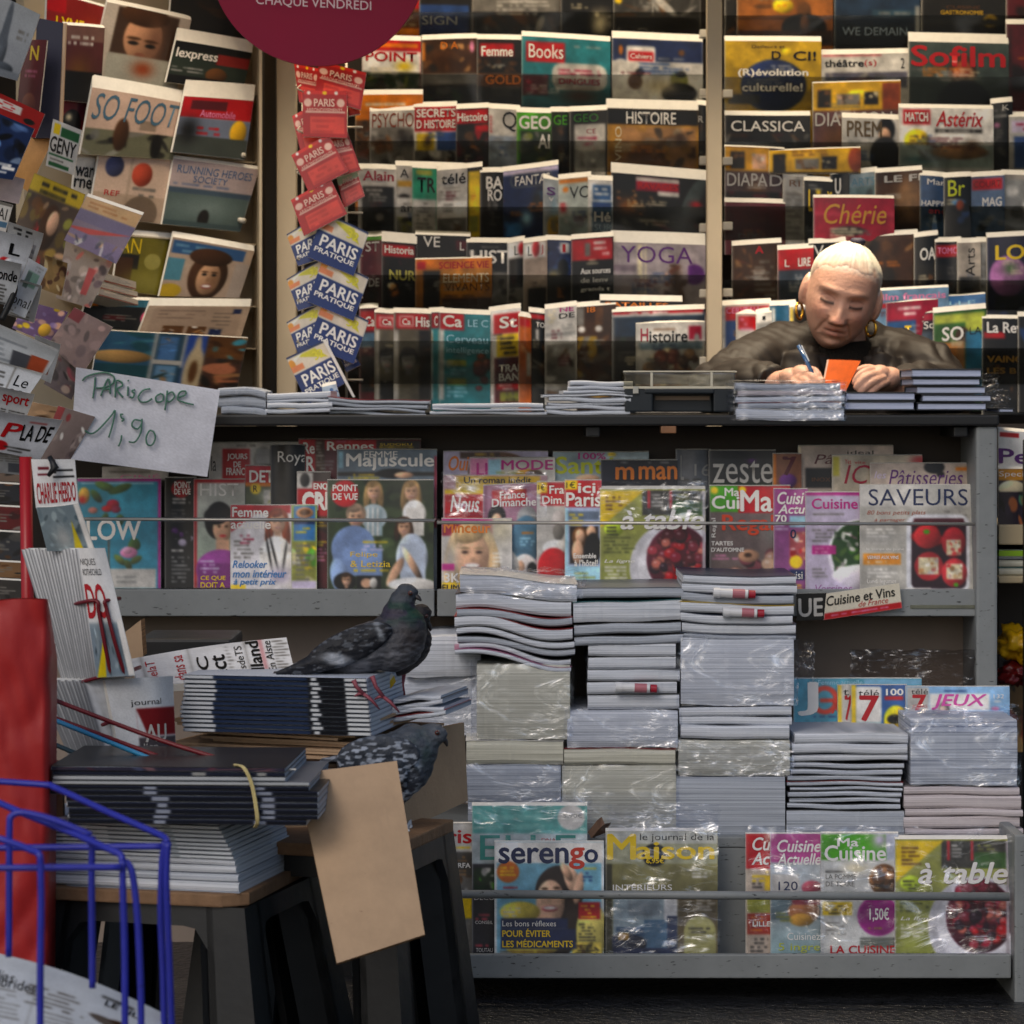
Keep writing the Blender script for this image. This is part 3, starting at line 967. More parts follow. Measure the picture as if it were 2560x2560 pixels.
row('m', 4, [
    (900, 962, 590, 0, 'm', 't ST 914 604 948 628 x; l 916 664 948 672 e; t DE 922 696 948 716 x; b 930 740 30 40 D; r 900 590 965 600 G', 'dark maroon magazine half behind the city maps'),
    (954, 1042, 606, 1, 'k', 'r 956 612 1036 642 R; t Historia 962 616 1034 634 w b; t NUR 974 676 1038 700 #b8b050 b; e 980 716 11 8 c; s 958 645 1036 670 k,D,m 6; l 1012 708 1036 718 g', 'black magazine with red band and olive letters', {'rise': 26}),
    (1038, 1176, 588, 0, 'D', 't VE 1058 592 1100 618 w; r 1140 600 1170 630 m; t L 1150 604 1160 624 w; s 1040 625 1170 640 D,k 6', 'black magazine with silver letters above orange cover'),
    (1038, 1230, 646, 3, '#c07a1e', 'r 1038 646 1230 672 O; r 1042 652 1064 672 R; t SCIENCE_VIE 1098 654 1222 671 R b; r 1058 676 1100 770 D; r 1040 676 1056 770 #a86a28; s 1060 680 1098 765 D,k,e 8; t ELEMENTS 1108 684 1222 706 c; t VIVANTS 1112 708 1224 728 n; l 1112 736 1222 760 n 10; r 1104 745 1230 960 j', 'orange brown magazine leaning in front', {'rise': 4}),
    (1166, 1276, 606, 1, 'k', 't HIST 1178 626 1270 658 w b; r 1174 626 1186 640 x; l 1204 614 1256 622 e; r 1170 680 1276 760 e; s 1172 682 1274 760 e,D,g 12', 'black magazine with large white capitals'),
    (1268, 1312, 604, 2, 'x', 'r 1272 608 1310 642 w; t L 1286 614 1296 638 k; e 1304 624 8 16 R; r 1272 646 1310 720 D; s 1270 720 1310 800 e,D 5', 'narrow white magazine with red apostrophe'),
    (1308, 1368, 604, 3, '#a89484', 'r 1310 606 1364 644 w; t L 1320 614 1330 638 k; e 1340 622 9 20 R; t J 1352 614 1358 638 R; r 1320 720 1366 800 D', 'pinkish grey magazine with red and black letters'),
    (1364, 1434, 600, 2, 'B', 's 1366 606 1430 680 B,v,u,k 16; r 1400 606 1424 632 x; t I 1406 610 1414 630 R; e 1408 670 14 22 k; b 1384 695 16 16 #c8b060; s 1366 690 1430 800 D,k,n 8', 'blue magazine with man in dark suit'),
    (1428, 1534, 594, 3, 'k', 'r 1430 596 1532 650 R; l 1484 602 1528 640 w 14; r 1462 606 1476 640 e; t Aux_sources 1452 670 1526 684 w b; t de_lenv 1452 694 1520 706 w b; t grands_t 1452 718 1524 730 w b', 'black magazine with red head and white lines', {'sl': -8}),
    (1528, 1764, 608, 2, '#a89ca0', 'r 1530 664 1590 680 #80707c; t YOGA 1552 616 1732 658 P; r 1594 612 1606 750 c; r 1612 612 1616 750 c; e 1736 684 26 26 P; s 1660 660 1720 760 #a89ca0,n,j,s,a 12; b 1690 700 16 40 j; l 1540 620 1546 660 e; r 1528 690 1600 740 #8c8084', 'lilac grey magazine with wide purple title', {'rise': 30, 'sl': 8}),
])
row('m', 5, [
    (898, 945, 770, 0, 'm', 'r 902 778 942 826 R; t Ca 914 792 936 816 w b; r 900 832 945 870 #4a6a84; r 900 870 945 885 m; s 902 890 945 980 D,n,k 9', 'red headed magazine behind the city maps', {'h': 250}),
    (936, 992, 782, 1, '#5c5648', 'r 940 786 990 822 R; o 948 792 984 816 w 3; o 951 795 981 813 R 2; t Ca 956 798 978 812 w b; f 968 900 22 g k; r 940 826 948 1000 x; s 950 952 990 1000 k,D,e 6', 'black and white portrait magazine with red box', {'h': 250}),
    (984, 1078, 782, 2, '#5c5648', 'r 990 784 1072 822 R; o 998 790 1034 816 w 3; o 1001 793 1031 813 R 2; t Ca 1006 797 1026 812 w b; t His 1040 792 1074 816 w b; f 1022 902 24 g k; r 986 826 996 1000 x; s 1048 826 1076 1000 D,k,n,o 12', 'portrait magazine with red box and white letters', {'h': 250}),
    (1072, 1110, 780, 1, 't', 'r 1078 782 1098 820 R; t C 1086 790 1094 814 w b; r 1074 824 1082 1000 x; r 1096 824 1102 1000 x', 'narrow teal magazine between pale edges', {'h': 250}),
    (1098, 1226, 784, 3, 't', 'r 1100 784 1160 826 R; t Ca 1108 790 1154 818 w b; t LE_C 1170 798 1220 816 l; t Cerveau 1116 838 1220 858 l; t intelligence 1116 868 1222 888 l; r 1118 900 1166 916 o; l 1118 922 1166 932 l; r 1118 946 1166 962 o; l 1118 966 1170 990 l 10; c 8 1190 880 1230 1000 14 a,m; r 1100 826 1110 1000 x', 'teal magazine with brown shapes and pale title', {'h': 250}),
    (1222, 1302, 774, 2, 'w', 'r 1234 784 1300 834 R; t St 1250 792 1292 820 w b; r 1242 836 1298 892 Y; l 1250 842 1292 884 k 12; r 1236 894 1300 1010 m; t TRAI 1248 912 1298 930 w b; t BAN 1248 934 1298 952 w b; r 1242 958 1300 974 R; l 1248 960 1296 972 w; s 1250 980 1300 1004 o,D,e 8', 'white spined magazine with red and yellow panels', {'sl': -10, 'h': 260}),
    (1296, 1328, 792, 3, '#b85a1c', 'r 1298 796 1326 816 R; r 1316 880 1328 940 x', 'narrow rust orange magazine', {'h': 250}),
    (1322, 1370, 782, 2, 'D', 'r 1324 786 1366 798 R; r 1334 800 1364 855 k; t TO 1340 806 1362 818 w; r 1340 824 1346 850 w; s 1324 858 1368 980 k,D,e,n 14', 'black magazine with small white box', {'h': 250}),
    (1362, 1442, 768, 3, 'x', 't NE 1400 766 1434 780 M b; t DE 1398 784 1436 796 k b; l 1368 772 1392 800 c; r 1364 830 1440 840 g; l 1404 810 1436 830 g; s 1366 860 1440 1000 e,n,D,g,x 20', 'white magazine with grey foot and small letters', {'sl': -10, 'h': 260}),
    (1438, 1540, 764, 2, 'j', 'r 1440 766 1460 812 e; r 1488 768 1508 812 n; t I8 1468 766 1488 780 O; e 1454 822 9 8 w; e 1497 822 9 8 w; s 1440 840 1536 1010 j,n,#c09828,D,e 24', 'brown magazine with two white dots', {'h': 260, 'sl': -8}),
    (1500, 1706, 752, 1, 'k', 't BATAILLES 1514 757 1670 768 O b; s 1502 772 1700 980 j,k,D 8', 'black magazine with thin orange title', {'h': 250, 'rise': 16}),
    (1530, 1762, 776, 3, '#16283c', 'r 1532 776 1758 784 R; r 1532 784 1758 790 x; l 1560 777 1740 784 w; s 1534 840 1600 1000 D,z,k 8; r 1532 794 1536 1000 e', 'navy magazine with red and white strip', {'sl': -8, 'h': 255}),
    (1590, 1762, 806, 5, 'x', 't H 1602 820 1620 852 C b; t istoire 1624 828 1718 856 k b; l 1626 820 1690 826 n; r 1722 816 1754 850 C; e 1742 846 7 12 g; r 1598 856 1756 874 #6c8494; l 1630 860 1720 872 B; c 26 1600 880 1756 940 15 h,n,a,c; s 1600 930 1760 1000 n,a,h,j,c 18; r 1590 862 1600 1000 x', 'white magazine with red initial and painted crowd', {'rise': 5, 'h': 225, 'sl': -4}),
])
row('r', 0, [
    (1812, 1850, -120, 0, 'D', 's 1812 -20 1850 90 D,k,n 8', 'sliver of dark magazine beside the post'),
    (1842, 2082, -130, 1, '#9a5a24', 'e 1958 14 26 18 Y; l 1942 10 1976 18 O; r 1842 44 2082 48 j; e 1908 16 24 6 n; e 2010 26 18 22 n; e 2010 68 56 34 k; e 2012 58 12 22 n; r 1842 76 2082 110 j', 'rust brown magazine with yellow oval'),
    (2086, 2300, -130, 0, '#1c3048', 'r 2180 24 2290 44 #2c4c62; l 2196 28 2286 40 g 12; g k 20 110; r 2288 14 2300 90 g; t WE_DEMAIN 2106 68 2268 88 #9ab', 'dark blue magazine with pale blue capitals'),
    (2304, 2518, -130, 1, 'D', 't CUISINE 2366 14 2450 22 n; t GASTRONOMIE 2352 26 2458 36 #c09820 b; e 2476 52 19 16 #c09820; l 2466 44 2488 60 D 8; r 2304 48 2518 62 d; b 2400 75 24 18 d', 'black magazine with yellow title and disc'),
    (2516, 2720, -110, 2, 'm', 's 2520 -20 2720 120 m,k,j,D', 'dark red magazine at the end of its row'),
])
row('r', 1, [
    (1812, 2054, 102, 1, '#b8941a', 'e 1934 214 82 66 B; t Dailleurs_et 1880 112 1962 120 k; t D 1930 128 1952 148 k b; t CI! 1984 128 2040 150 k b; e 1968 130 14 10 Y; t (R)évolution 1846 172 2020 194 w b; t culturelle! 1856 208 2006 228 w b; r 1820 236 1900 260 d', 'mustard yellow magazine with navy globe'),
    (2052, 2274, 134, 0, 'x', 'r 2056 136 2204 139 R; t théâtre 2062 148 2160 166 k b; t (s) 2162 148 2192 168 R; t 2 2252 146 2262 172 k; r 2064 182 2268 196 #4c4a58; s 2064 180 2268 220 #4c4a58,d,e 10', 'white magazine with dark lowercase title'),
    (2272, 2522, 106, 1, '#3c4844', 'g #26302c; t Sofilm 2280 116 2512 166 R b; e 2406 182 36 46 j; e 2408 188 26 36 a; e 2410 270 70 70 k; l 2280 172 2336 180 e; r 2272 192 2522 206 #46504c .6', 'dark green magazine with red title and man', {'sl': 6, 'rise': 24}),
    (2516, 2740, 60, 0, 'm', 'b 2580 140 60 70 D; s 2530 60 2740 250 m,D,k,j 10', 'maroon magazine partly outside the picture'),
])
row('r', 2, [
    (1812, 2026, 288, 2, 'D', 't CLASSICA 1828 302 2012 328 w; s 1814 334 2024 366 D,m,e,n 12; r 1816 366 1922 430 #c8901a; s 1828 376 1866 424 D,n,k 5; s 1878 378 1914 424 x,s,n 5; l 1872 368 1916 374 R', 'black magazine with silver title above yellow panel', {'rise': 12}),
    (2032, 2252, 204, 1, '#d0a01a', 'e 2148 236 30 12 Y; s 2044 222 2078 268 D,n,k,a 8; s 2092 234 2150 262 e,s,n,j 10; s 2160 230 2196 262 k,e,c 8; r 2206 208 2252 275 a; r 2032 275 2252 420 #54363a; t DIAPASON 2038 280 2230 314 x; b 2090 350 40 40 n', 'wrapped magazine with yellow strip of photographs', {'h': 290, 'rise': 3, 'sl': -6}),
    (2106, 2254, 296, 3, 'x', 't PREM 2118 304 2204 342 #5c4a30 b; e 2216 322 22 30 k; e 2212 338 15 20 s; e 2212 390 38 50 D; l 2120 350 2170 420 g 14', 'pale magazine with dark haired figure'),
    (2248, 2484, 270, 4, 'w', 'r 2258 274 2326 312 R; t MATCH 2264 282 2320 304 w b; t Astérix 2340 278 2458 316 R bi; r 2338 322 2456 332 D; l 2344 324 2452 330 x 8; e 2292 352 31 28 Y; l 2272 338 2312 368 n 10; r 2248 362 2484 420 #98a8a4; e 2400 380 70 18 h; b 2430 365 18 14 n; b 2300 400 40 10 #507a80', 'white magazine with red lettering and yellow disc', {'rise': 10, 'sl': 4}),
    (2478, 2532, 256, 2, 'D', 'l 2484 270 2526 290 g 14; e 2492 312 8 7 p; s 2482 320 2530 420 D,k,m,e 14; t K 2506 262 2524 276 x', 'black magazine with pale specks'),
    (2524, 2720, 290, 3, 'x', 'r 2530 300 2720 330 v; r 2536 340 2720 420 u; l 2540 305 2700 325 C 12', 'white magazine with blue lower half'),
])
row('r', 3, [
    (1812, 1962, 368, 3, '#48383a', 'r 1812 368 1924 428 #c8901a; s 1826 380 1862 424 D,n,a 6; s 1880 384 1916 424 s,x,n 6; t DIAPA 1818 434 1918 466 x; b 1890 476 24 22 n; t D 1924 436 1956 464 x; s 1814 480 1960 520 D,j,m 8', 'wrapped dark magazine with yellow strip and white capitals', {'rise': 4, 'h': 260}),
    (1922, 2152, 372, 4, '#d0a01a', 's 1932 382 1964 430 D,n,k 7; s 1988 396 2048 424 e,n,s 9; s 2054 392 2092 424 k,e,c 8; l 1980 374 2110 386 n; e 2140 400 20 30 a; r 1922 430 2152 600 D', 'yellow photograph strip wrapped over dark cover', {'sl': -8, 'rise': 4, 'h': 62}),
    (1958, 2018, 440, 5, '#a8a49e', 's 1964 448 2006 520 g,x,e 8; l 1966 480 2010 590 e 14; t RI 1974 450 2000 466 n', 'pale grey magazine with faint lines'),
    (2010, 2082, 452, 6, 'k', 't L 2022 476 2032 528 Y b; e 2046 480 6 8 Y; l 2020 460 2074 470 g; r 2064 440 2082 500 D; t y 2068 478 2080 500 Y', 'black magazine with yellow letters'),
    (2076, 2124, 434, 5, 'k', 't U 2088 446 2102 484 w b; s 2100 450 2122 520 D,e,k 5', 'narrow black magazine with white letter'),
    (2118, 2194, 432, 4, '#8a9aa2', 't ARTS 2128 444 2188 464 #5a8aa0; s 2122 466 2190 600 #6a8488,g,d,t 14', 'blue grey magazine with pale title', {'sl': -8}),
    (2188, 2306, 428, 5, 'j', 't LE_FI 2212 438 2302 454 x b; b 2270 500 36 60 h; s 2190 560 2300 640 j,D,n 8', 'dark brown magazine with cream letters', {'rise': 12, 'sl': -8}),
    (2300, 2368, 440, 6, '#2a4468', 't Mar 2318 448 2362 462 w; t HAPPY 2304 502 2360 516 w; t end 2320 520 2366 534 R; s 2302 545 2366 600 #4a6a90,g,D 8', 'blue magazine with white capitals'),
    (2360, 2428, 442, 7, 'k', 't Br 2370 450 2412 490 #c8d020; e 2396 506 18 8 b; e 2400 514 10 14 a; s 2362 530 2426 600 D,u,k 8', 'black magazine with lime green letters', {'sl': -4}),
    (2422, 2512, 440, 6, '#5a7090', 'r 2430 446 2506 474 R; t COURT 2434 452 2502 468 m; t MAG 2456 494 2504 516 w b; s 2424 530 2510 600 #5a7090,g,d 8', 'slate blue magazine with red band'),
    (2506, 2720, 438, 5, '#a0988e', 's 2510 450 2720 600 g,x,d,e 18', 'beige magazine reaching outside the picture'),
    (1812, 1964, 506, 6, '#58161c', 'l 1860 540 1938 556 a; t DIX 1846 584 1896 600 e', 'dark red magazine in front of wrapped one', {'rise': 12, 'h': 130, 'sl': 4}),
    (2034, 2236, 494, 8, '#94182e', 't Chérie 2060 510 2216 560 #c89030 i; r 2034 530 2236 540 #a8283e; e 2120 578 44 12 d', 'crimson magazine with gold script', {'rise': 8, 'h': 120, 'sl': 2}),
])
row('r', 4, [
    (1830, 1954, 610, 1, 'j', 's 1838 620 1880 740 j,n,h,a 14; t A 1888 616 1908 634 R b; l 1886 650 1950 740 e 14', 'brown magazine with small red letter', {'sl': -8}),
    (1944, 2034, 622, 3, 'R', 't L 1962 648 1974 666 w; t LIRE 1996 646 2026 666 w b; r 1946 676 2032 740 k; r 1946 674 2032 760 #2a3848', 'red magazine with two white titles', {'sl': -6}),
    (2022, 2115, 606, 2, 'k', 't V 2034 612 2060 640 w; s 2026 640 2112 740 k,D,n 8', 'black magazine behind the seller head'),
    (2150, 2296, 588, 1, '#4a3020', 's 2156 600 2290 720 j,n,D,h 12', 'brown magazine above the seller shoulder', {'sl': -8}),
    (2286, 2346, 590, 3, 'k', 't OA 2300 620 2338 650 w b; s 2290 660 2340 720 D,n 5', 'black magazine with rounded white letters'),
    (2338, 2404, 604, 4, 'k', 'r 2340 612 2400 642 R; t TOMO 2344 618 2396 634 p; s 2342 660 2400 740 D,j,k 8', 'black magazine with red title strip'),
    (2394, 2452, 606, 5, '#b0a496', 't Arts 2414 620 2438 690 k v; r 2398 692 2450 780 d; s 2398 694 2450 760 d,n,D 5', 'grey magazine with sideways title'),
    (2444, 2478, 604, 4, '#9a968c', 's 2446 610 2476 740 g,e,d 8', 'narrow olive grey magazine'),
    (2468, 2620, 590, 6, '#1a1a34', 't LO 2490 612 2560 648 Y b; e 2520 690 46 52 #a868a0; b 2525 670 18 18 #3a5a30; s 2490 740 2600 800 k,D,B 6', 'midnight blue magazine with yellow letters', {'sl': -6}),
])
row('r', 5, [
    (1806, 1928, 760, 1, 'x', 'r 1814 766 1924 800 R; t CERVEAU 1816 768 1896 782 p; r 1814 800 1842 1000 u; s 1814 810 1920 1000 u,x,g 6', 'white magazine with red title strip', {'sl': -6, 'h': 250}),
    (1840, 1896, 784, 2, 'x', 'r 1846 790 1892 824 R; l 1850 794 1888 820 p 12; b 1870 880 20 40 g', 'small white magazine with red box', {'h': 250}),
    (1890, 1930, 782, 3, 'w', 't I 1906 790 1914 800 k; r 1892 806 1930 1000 g', 'narrow plain white magazine', {'h': 250}),
    (1924, 1990, 762, 2, '#1f5a7c', 'r 1930 768 1938 1000 w', 'petrol blue magazine with white spine', {'h': 250}),
    (1974, 2030, 766, 3, 'x', 'r 1976 768 1982 1000 Y; r 1984 774 2030 1000 k', 'white magazine with thin yellow edge', {'h': 250}),
    (2180, 2372, 722, 1, '#6a8eae', 't film_français 2196 732 2364 752 p b; r 2190 756 2230 768 R', 'sky blue magazine with pink lowercase title', {'rise': 7, 'sl': -10, 'h': 250}),
    (2216, 2346, 752, 2, 'C', 'l 2246 764 2310 790 w 14; r 2216 800 2290 1000 #1f4a7c; t T 2262 814 2278 846 Y b', 'crimson and blue magazine', {'rise': 6, 'sl': -10, 'h': 250}),
    (2332, 2464, 738, 1, '#3a70a8', 't ELLE 2350 752 2440 762 l; l 2350 756 2440 768 w', 'bright blue magazine with thin pale line', {'rise': 5, 'sl': -8, 'h': 250}),
    (2282, 2346, 782, 3, '#24242c', 'r 2284 784 2342 802 C; t Sc 2310 804 2334 822 w; r 2290 830 2340 1000 #3c4a58; t SC 2284 790 2310 804 x', 'charcoal magazine with crimson strip', {'h': 250}),
    (2334, 2466, 776, 4, '#2c5a20', 'r 2336 784 2462 806 #b0b840; r 2414 800 2466 830 #b0b840; t SO 2356 816 2408 850 w b; e 2406 838 18 20 j; r 2336 854 2412 1000 h; b 2370 910 30 40 n; r 2414 830 2466 1000 #286a8c; t LA 2424 820 2454 838 D', 'green magazine with white letters and lime band', {'sl': -12, 'rise': 14, 'h': 250}),
    (2456, 2560, 796, 5, 'k', 't La_Rev 2468 806 2556 832 w b; r 2460 830 2512 846 R; t VAINC 2468 890 2556 906 #b88a30 b; t LES_B 2468 920 2540 934 #b88a30 b; s 2460 936 2550 1000 D,n,k 5', 'black magazine with white title and gold words', {'h': 240, 'rise': 10}),
    (2546, 2720, 790, 6, 'D', 's 2550 800 2720 1000 D,n,k,u 10', 'dark magazine cut off by the picture edge', {'h': 240}),
])
# ------------------------------------------------------------------ magazines of the displays under the counter
def disp(x0, x1, yt, yb, z, bg, ops, label, Yb=0.105, **kw):
    kw.setdefault('cell', 2.5)
    kw.setdefault('lean', 0.02)
    kw.setdefault('rise', 3)
    kw.setdefault('sl', 0)
    kw.setdefault('bow', 0.0)
    kw.setdefault('t', 0.005)
    return mag(x0, x1, yt, yb, Yb - z * 0.0115, bg, ops, label, 'magazines on the displays under the counter', **kw)

U = 'under the counter'
disp(255, 420, 1168, 1476, 0, 'x', 't CINÉ 300 1184 400 1198 p; l 270 1176 400 1182 e; s 260 1200 420 1476 D,e,k', 'pale magazine hidden behind the turquoise one')
disp(192, 402, 1196, 1471, 3, '#2f8aa6', 'r 192 1196 402 1203 M; r 395 1196 402 1471 M; r 202 1206 384 1210 l; e 262 1216 26 10 #4a6a30 20; e 300 1222 30 10 #3a5428 -20; e 240 1240 20 9 #3a5428 50; e 282 1262 16 13 C; e 268 1272 14 8 R; e 290 1274 12 9 #7a1c3c; e 232 1276 12 8 #c8786a; e 300 1300 10 14 #3a5428; e 262 1296 8 14 #3a5428 20; t FLOW 190 1300 352 1350 w b; r 270 1350 274 1425 #5a3a28; e 338 1360 12 16 #3a5a28 -30; e 330 1366 10 14 #4a6a30; e 322 1382 22 14 p; e 318 1376 12 9 #e8a0c0; e 300 1400 18 8 #5a6a28 40; e 340 1400 16 8 #4a5a28 -30; e 320 1412 14 8 #3a4a20 60; r 272 1422 390 1471 x; l 290 1438 372 1462 g 12; e 210 1238 14 20 #c8a040; b 205 1250 10 10 R', 'turquoise magazine with purple edge and white word among flowers')
disp(412, 490, 1194, 1470, 2, 'k', 'e 452 1222 24 22 R; t POINT 436 1204 476 1220 w b; t DE_VUE 436 1222 476 1236 w b; l 432 1244 478 1262 w 9; l 428 1272 478 1300 e 9; c 10 432 1316 480 1360 9 P,v,k; l 428 1372 478 1384 x 12; l 428 1390 478 1458 g 10', 'black magazine with red round title seen half')
disp(484, 612, 1198, 1470, 3, 'x', 'g #9ab098; r 484 1198 612 1206 R; r 484 1198 492 1470 R; t HIST 500 1208 596 1240 w; e 548 1302 36 48 k; e 556 1322 24 34 s; e 540 1290 30 22 k; r 540 1350 574 1382 s; l 530 1378 574 1382 w; e 552 1424 62 50 #8a3a88; r 494 1408 604 1470 #7a2a78; t CE_QUE 502 1440 564 1452 Y b; t DOIT_A 502 1456 562 1470 Y b; l 500 1400 556 1432 v 9; e 548 1316 4 3 j; e 566 1316 4 3 j; e 557 1340 8 3 R', 'red edged magazine with dark haired woman in purple')
disp(612, 748, 1164, 1470, 2, '#4a5238', 'r 612 1164 748 1212 R; t DETECTIVE 624 1176 790 1206 w b; r 612 1206 748 1216 O; e 639 1222 13 14 Y; t R 633 1214 644 1230 k; b 690 1240 40 20 x; s 660 1225 748 1262 x,g,o,e 10; r 616 1264 748 1470 k', 'red banded magazine with white capitals and yellow disc')
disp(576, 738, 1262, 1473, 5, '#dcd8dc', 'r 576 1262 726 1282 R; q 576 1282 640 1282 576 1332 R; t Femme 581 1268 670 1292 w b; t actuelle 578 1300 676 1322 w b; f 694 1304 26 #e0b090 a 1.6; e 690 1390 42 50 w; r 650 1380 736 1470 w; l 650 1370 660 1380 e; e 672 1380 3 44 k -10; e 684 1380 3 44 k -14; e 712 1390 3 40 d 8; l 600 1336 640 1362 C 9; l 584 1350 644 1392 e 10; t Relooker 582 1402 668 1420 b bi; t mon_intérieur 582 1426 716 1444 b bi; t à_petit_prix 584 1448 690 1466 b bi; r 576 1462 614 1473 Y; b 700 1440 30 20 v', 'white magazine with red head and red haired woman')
disp(728, 792, 1262, 1473, 6, '#a8b858', 'r 734 1264 788 1352 b; e 762 1282 22 14 #c88a5a; e 762 1280 14 8 n; r 734 1300 788 1310 B; l 740 1318 782 1334 Y 9; s 730 1354 790 1450 o,Y,G,c,w 22; r 728 1452 792 1473 v; l 740 1360 784 1452 e 12', 'narrow blue and green magazine with small cake picture')
disp(742, 826, 1180, 1472, 4, '#3c2e28', 'r 742 1180 782 1222 x; e 762 1200 12 18 d; r 742 1222 822 1290 R; t CRI 756 1230 818 1274 w b; t ENQ 784 1208 818 1226 w b; r 782 1204 822 1290 R; t ENQ 784 1208 820 1226 w b; t CR 758 1236 814 1276 w b; r 784 1292 822 1296 n; l 788 1302 818 1318 Y 9; s 786 1324 824 1470 m,D,o,n,k 16; l 788 1352 818 1366 Y 8; l 788 1370 820 1400 p 9', 'dark magazine with red head and yellow lines')
POV = 'g #283020; s 822 1200 1084 1475 #2c3a22,#1c2818,#3a4a2a,#485a34 60 .5; b 1020 1230 60 50 D .5; f 934 1228 21 s #a08050 1.2; e 934 1292 34 32 #b8c8d0; r 912 1270 956 1340 #9ab0b8; r 918 1270 922 1340 w; r 930 1270 934 1340 w; r 942 1270 946 1340 w; f 1028 1228 22 s #98784a 1.3; e 1036 1286 30 36 w; r 1016 1270 1060 1340 w; f 890 1292 25 s #8a7460; e 884 1372 56 58 #7a94c4; r 832 1370 956 1440 #7a94c4; e 848 1440 22 44 #8aa4d0 -10; f 1010 1318 20 s j .8; e 1030 1394 40 60 #b8c4d8; r 1000 1360 1064 1450 #b8c4d8; e 988 1430 12 40 s 30; e 1030 1410 9 50 s -30; e 1030 1462 60 18 w; e 1050 1470 40 14 x; e 862 1454 28 22 k; f 866 1450 14 s j; r 892 1440 952 1472 k; e 916 1458 14 12 s; e 934 1458 10 14 x; '
disp(818, 1084, 1200, 1475, 5, '#26301e', POV + 'e 862 1234 34 34 R; t POINT 832 1212 894 1228 w b; t DE_VUE 832 1234 894 1250 w b; l 906 1352 972 1358 Y; l 902 1362 990 1372 v 9; t Felipe 876 1380 944 1396 Y; t &_Letizia 876 1402 976 1418 Y; l 876 1422 976 1432 Y 11', 'large magazine with family portrait in a garden', bow=.002)
disp(522, 760, 1106, 1476, 1, 'x', 't la 528 1140 540 1178 k; l 590 1110 640 1116 e; r 556 1122 624 1200 R; t JOURS 568 1134 618 1152 w b; t DE 584 1154 602 1168 w b; t FRANC 566 1170 612 1188 w b; e 658 1150 24 34 e; r 640 1122 680 1160 g; r 676 1114 760 1170 k', 'white magazine with red box of three stacked words')
disp(676, 762, 1112, 1476, 2, 'k', 't Royals 694 1128 790 1164 w; s 680 1170 760 1300 k,D', 'black magazine with white serif initial')
disp(746, 1052, 1098, 1476, 1, '#5a2026', 'r 746 1098 790 1182 R; t Re 758 1106 786 1134 w b; r 788 1100 812 1180 j; l 790 1104 810 1170 x 8; r 812 1100 940 1124 R; t Rennes 818 1104 934 1126 w b; l 840 1100 890 1106 p; r 942 1102 1050 1130 D; t SUDOKU 950 1108 1030 1114 Y; l 948 1114 1036 1122 Y; t R 766 1142 786 1178 w b; l 806 1150 840 1178 g', 'red magazine with white initials behind the grey one')
disp(842, 1092, 1124, 1476, 2, '#6c7c8a', 't FEMME 910 1128 994 1144 w; t Majuscule 866 1134 1084 1176 w b; r 846 1128 858 1170 l; r 842 1180 1090 1190 d; e 980 1184 40 12 k; e 1010 1188 24 8 s; l 870 1184 960 1194 Y 8; r 1086 1140 1092 1320 C', 'blue grey magazine with wide white title')
# right half
disp(1104, 1280, 1296, 1481, 6, '#c8c4c0', 'r 1104 1296 1232 1340 C; t Minceur 1110 1306 1226 1332 O b; r 1104 1296 1230 1304 M; f 1180 1382 58 s #c8a878 .8; e 1180 1417 22 10 #9a4a44; e 1180 1414 19 6 w; b 1126 1400 20 50 #a8a098; l 1230 1380 1262 1420 w 10; t 3KG 1112 1434 1170 1456 w b; r 1100 1410 1136 1426 M; r 1104 1456 1240 1481 Y; t ELIMINEZ 1106 1462 1196 1476 k b; b 1250 1320 40 40 #b0a890', 'pale magazine with smiling blonde woman and yellow foot')
disp(1108, 1368, 1188, 1476, 2, '#c8a0a8', 'r 1140 1190 1350 1224 #d8b020; t Un_roman_inédit 1160 1192 1328 1208 k b; r 1112 1224 1210 1236 Y; r 1112 1236 1206 1300 R; t Nous 1126 1240 1198 1280 w bi; b 1180 1220 20 12 w; r 1112 1284 1206 1290 C; s 1210 1230 1360 1470 p,v,e,g 12', 'wrapped magazine with yellow strip over red title')
disp(1208, 1348, 1210, 1476, 4, '#a8788e', 'r 1230 1224 1316 1266 R; t France 1250 1228 1312 1246 w b; t Dimanche 1230 1246 1340 1266 w b; l 1272 1222 1312 1228 O; e 1242 1290 22 28 k; e 1242 1304 14 22 s; e 1318 1300 26 34 g; e 1310 1360 40 70 #4a7088 8; l 1304 1330 1338 1338 O; l 1300 1344 1340 1362 l 8; e 1312 1430 34 44 #d0c8c4; e 1300 1420 12 18 s; e 1330 1430 14 24 k; e 1258 1420 40 50 w; r 1208 1210 1218 1476 #8a5a70', 'mauve magazine with white box title and woman in blue', sl=-6)
disp(1342, 1418, 1204, 1476, 5, 'x', 'r 1342 1206 1366 1234 Y; t 1€ 1346 1210 1362 1226 k; r 1352 1206 1412 1264 R; t Fra 1374 1214 1410 1234 w b; t Dim. 1356 1240 1410 1260 w b; r 1342 1206 1368 1232 Y; e 1398 1310 20 34 #b0a8a4; e 1396 1330 14 22 e; e 1390 1370 34 20 w; e 1384 1420 40 50 R; e 1394 1462 24 18 k; e 1402 1470 16 10 n', 'white magazine with man in red behind red title')
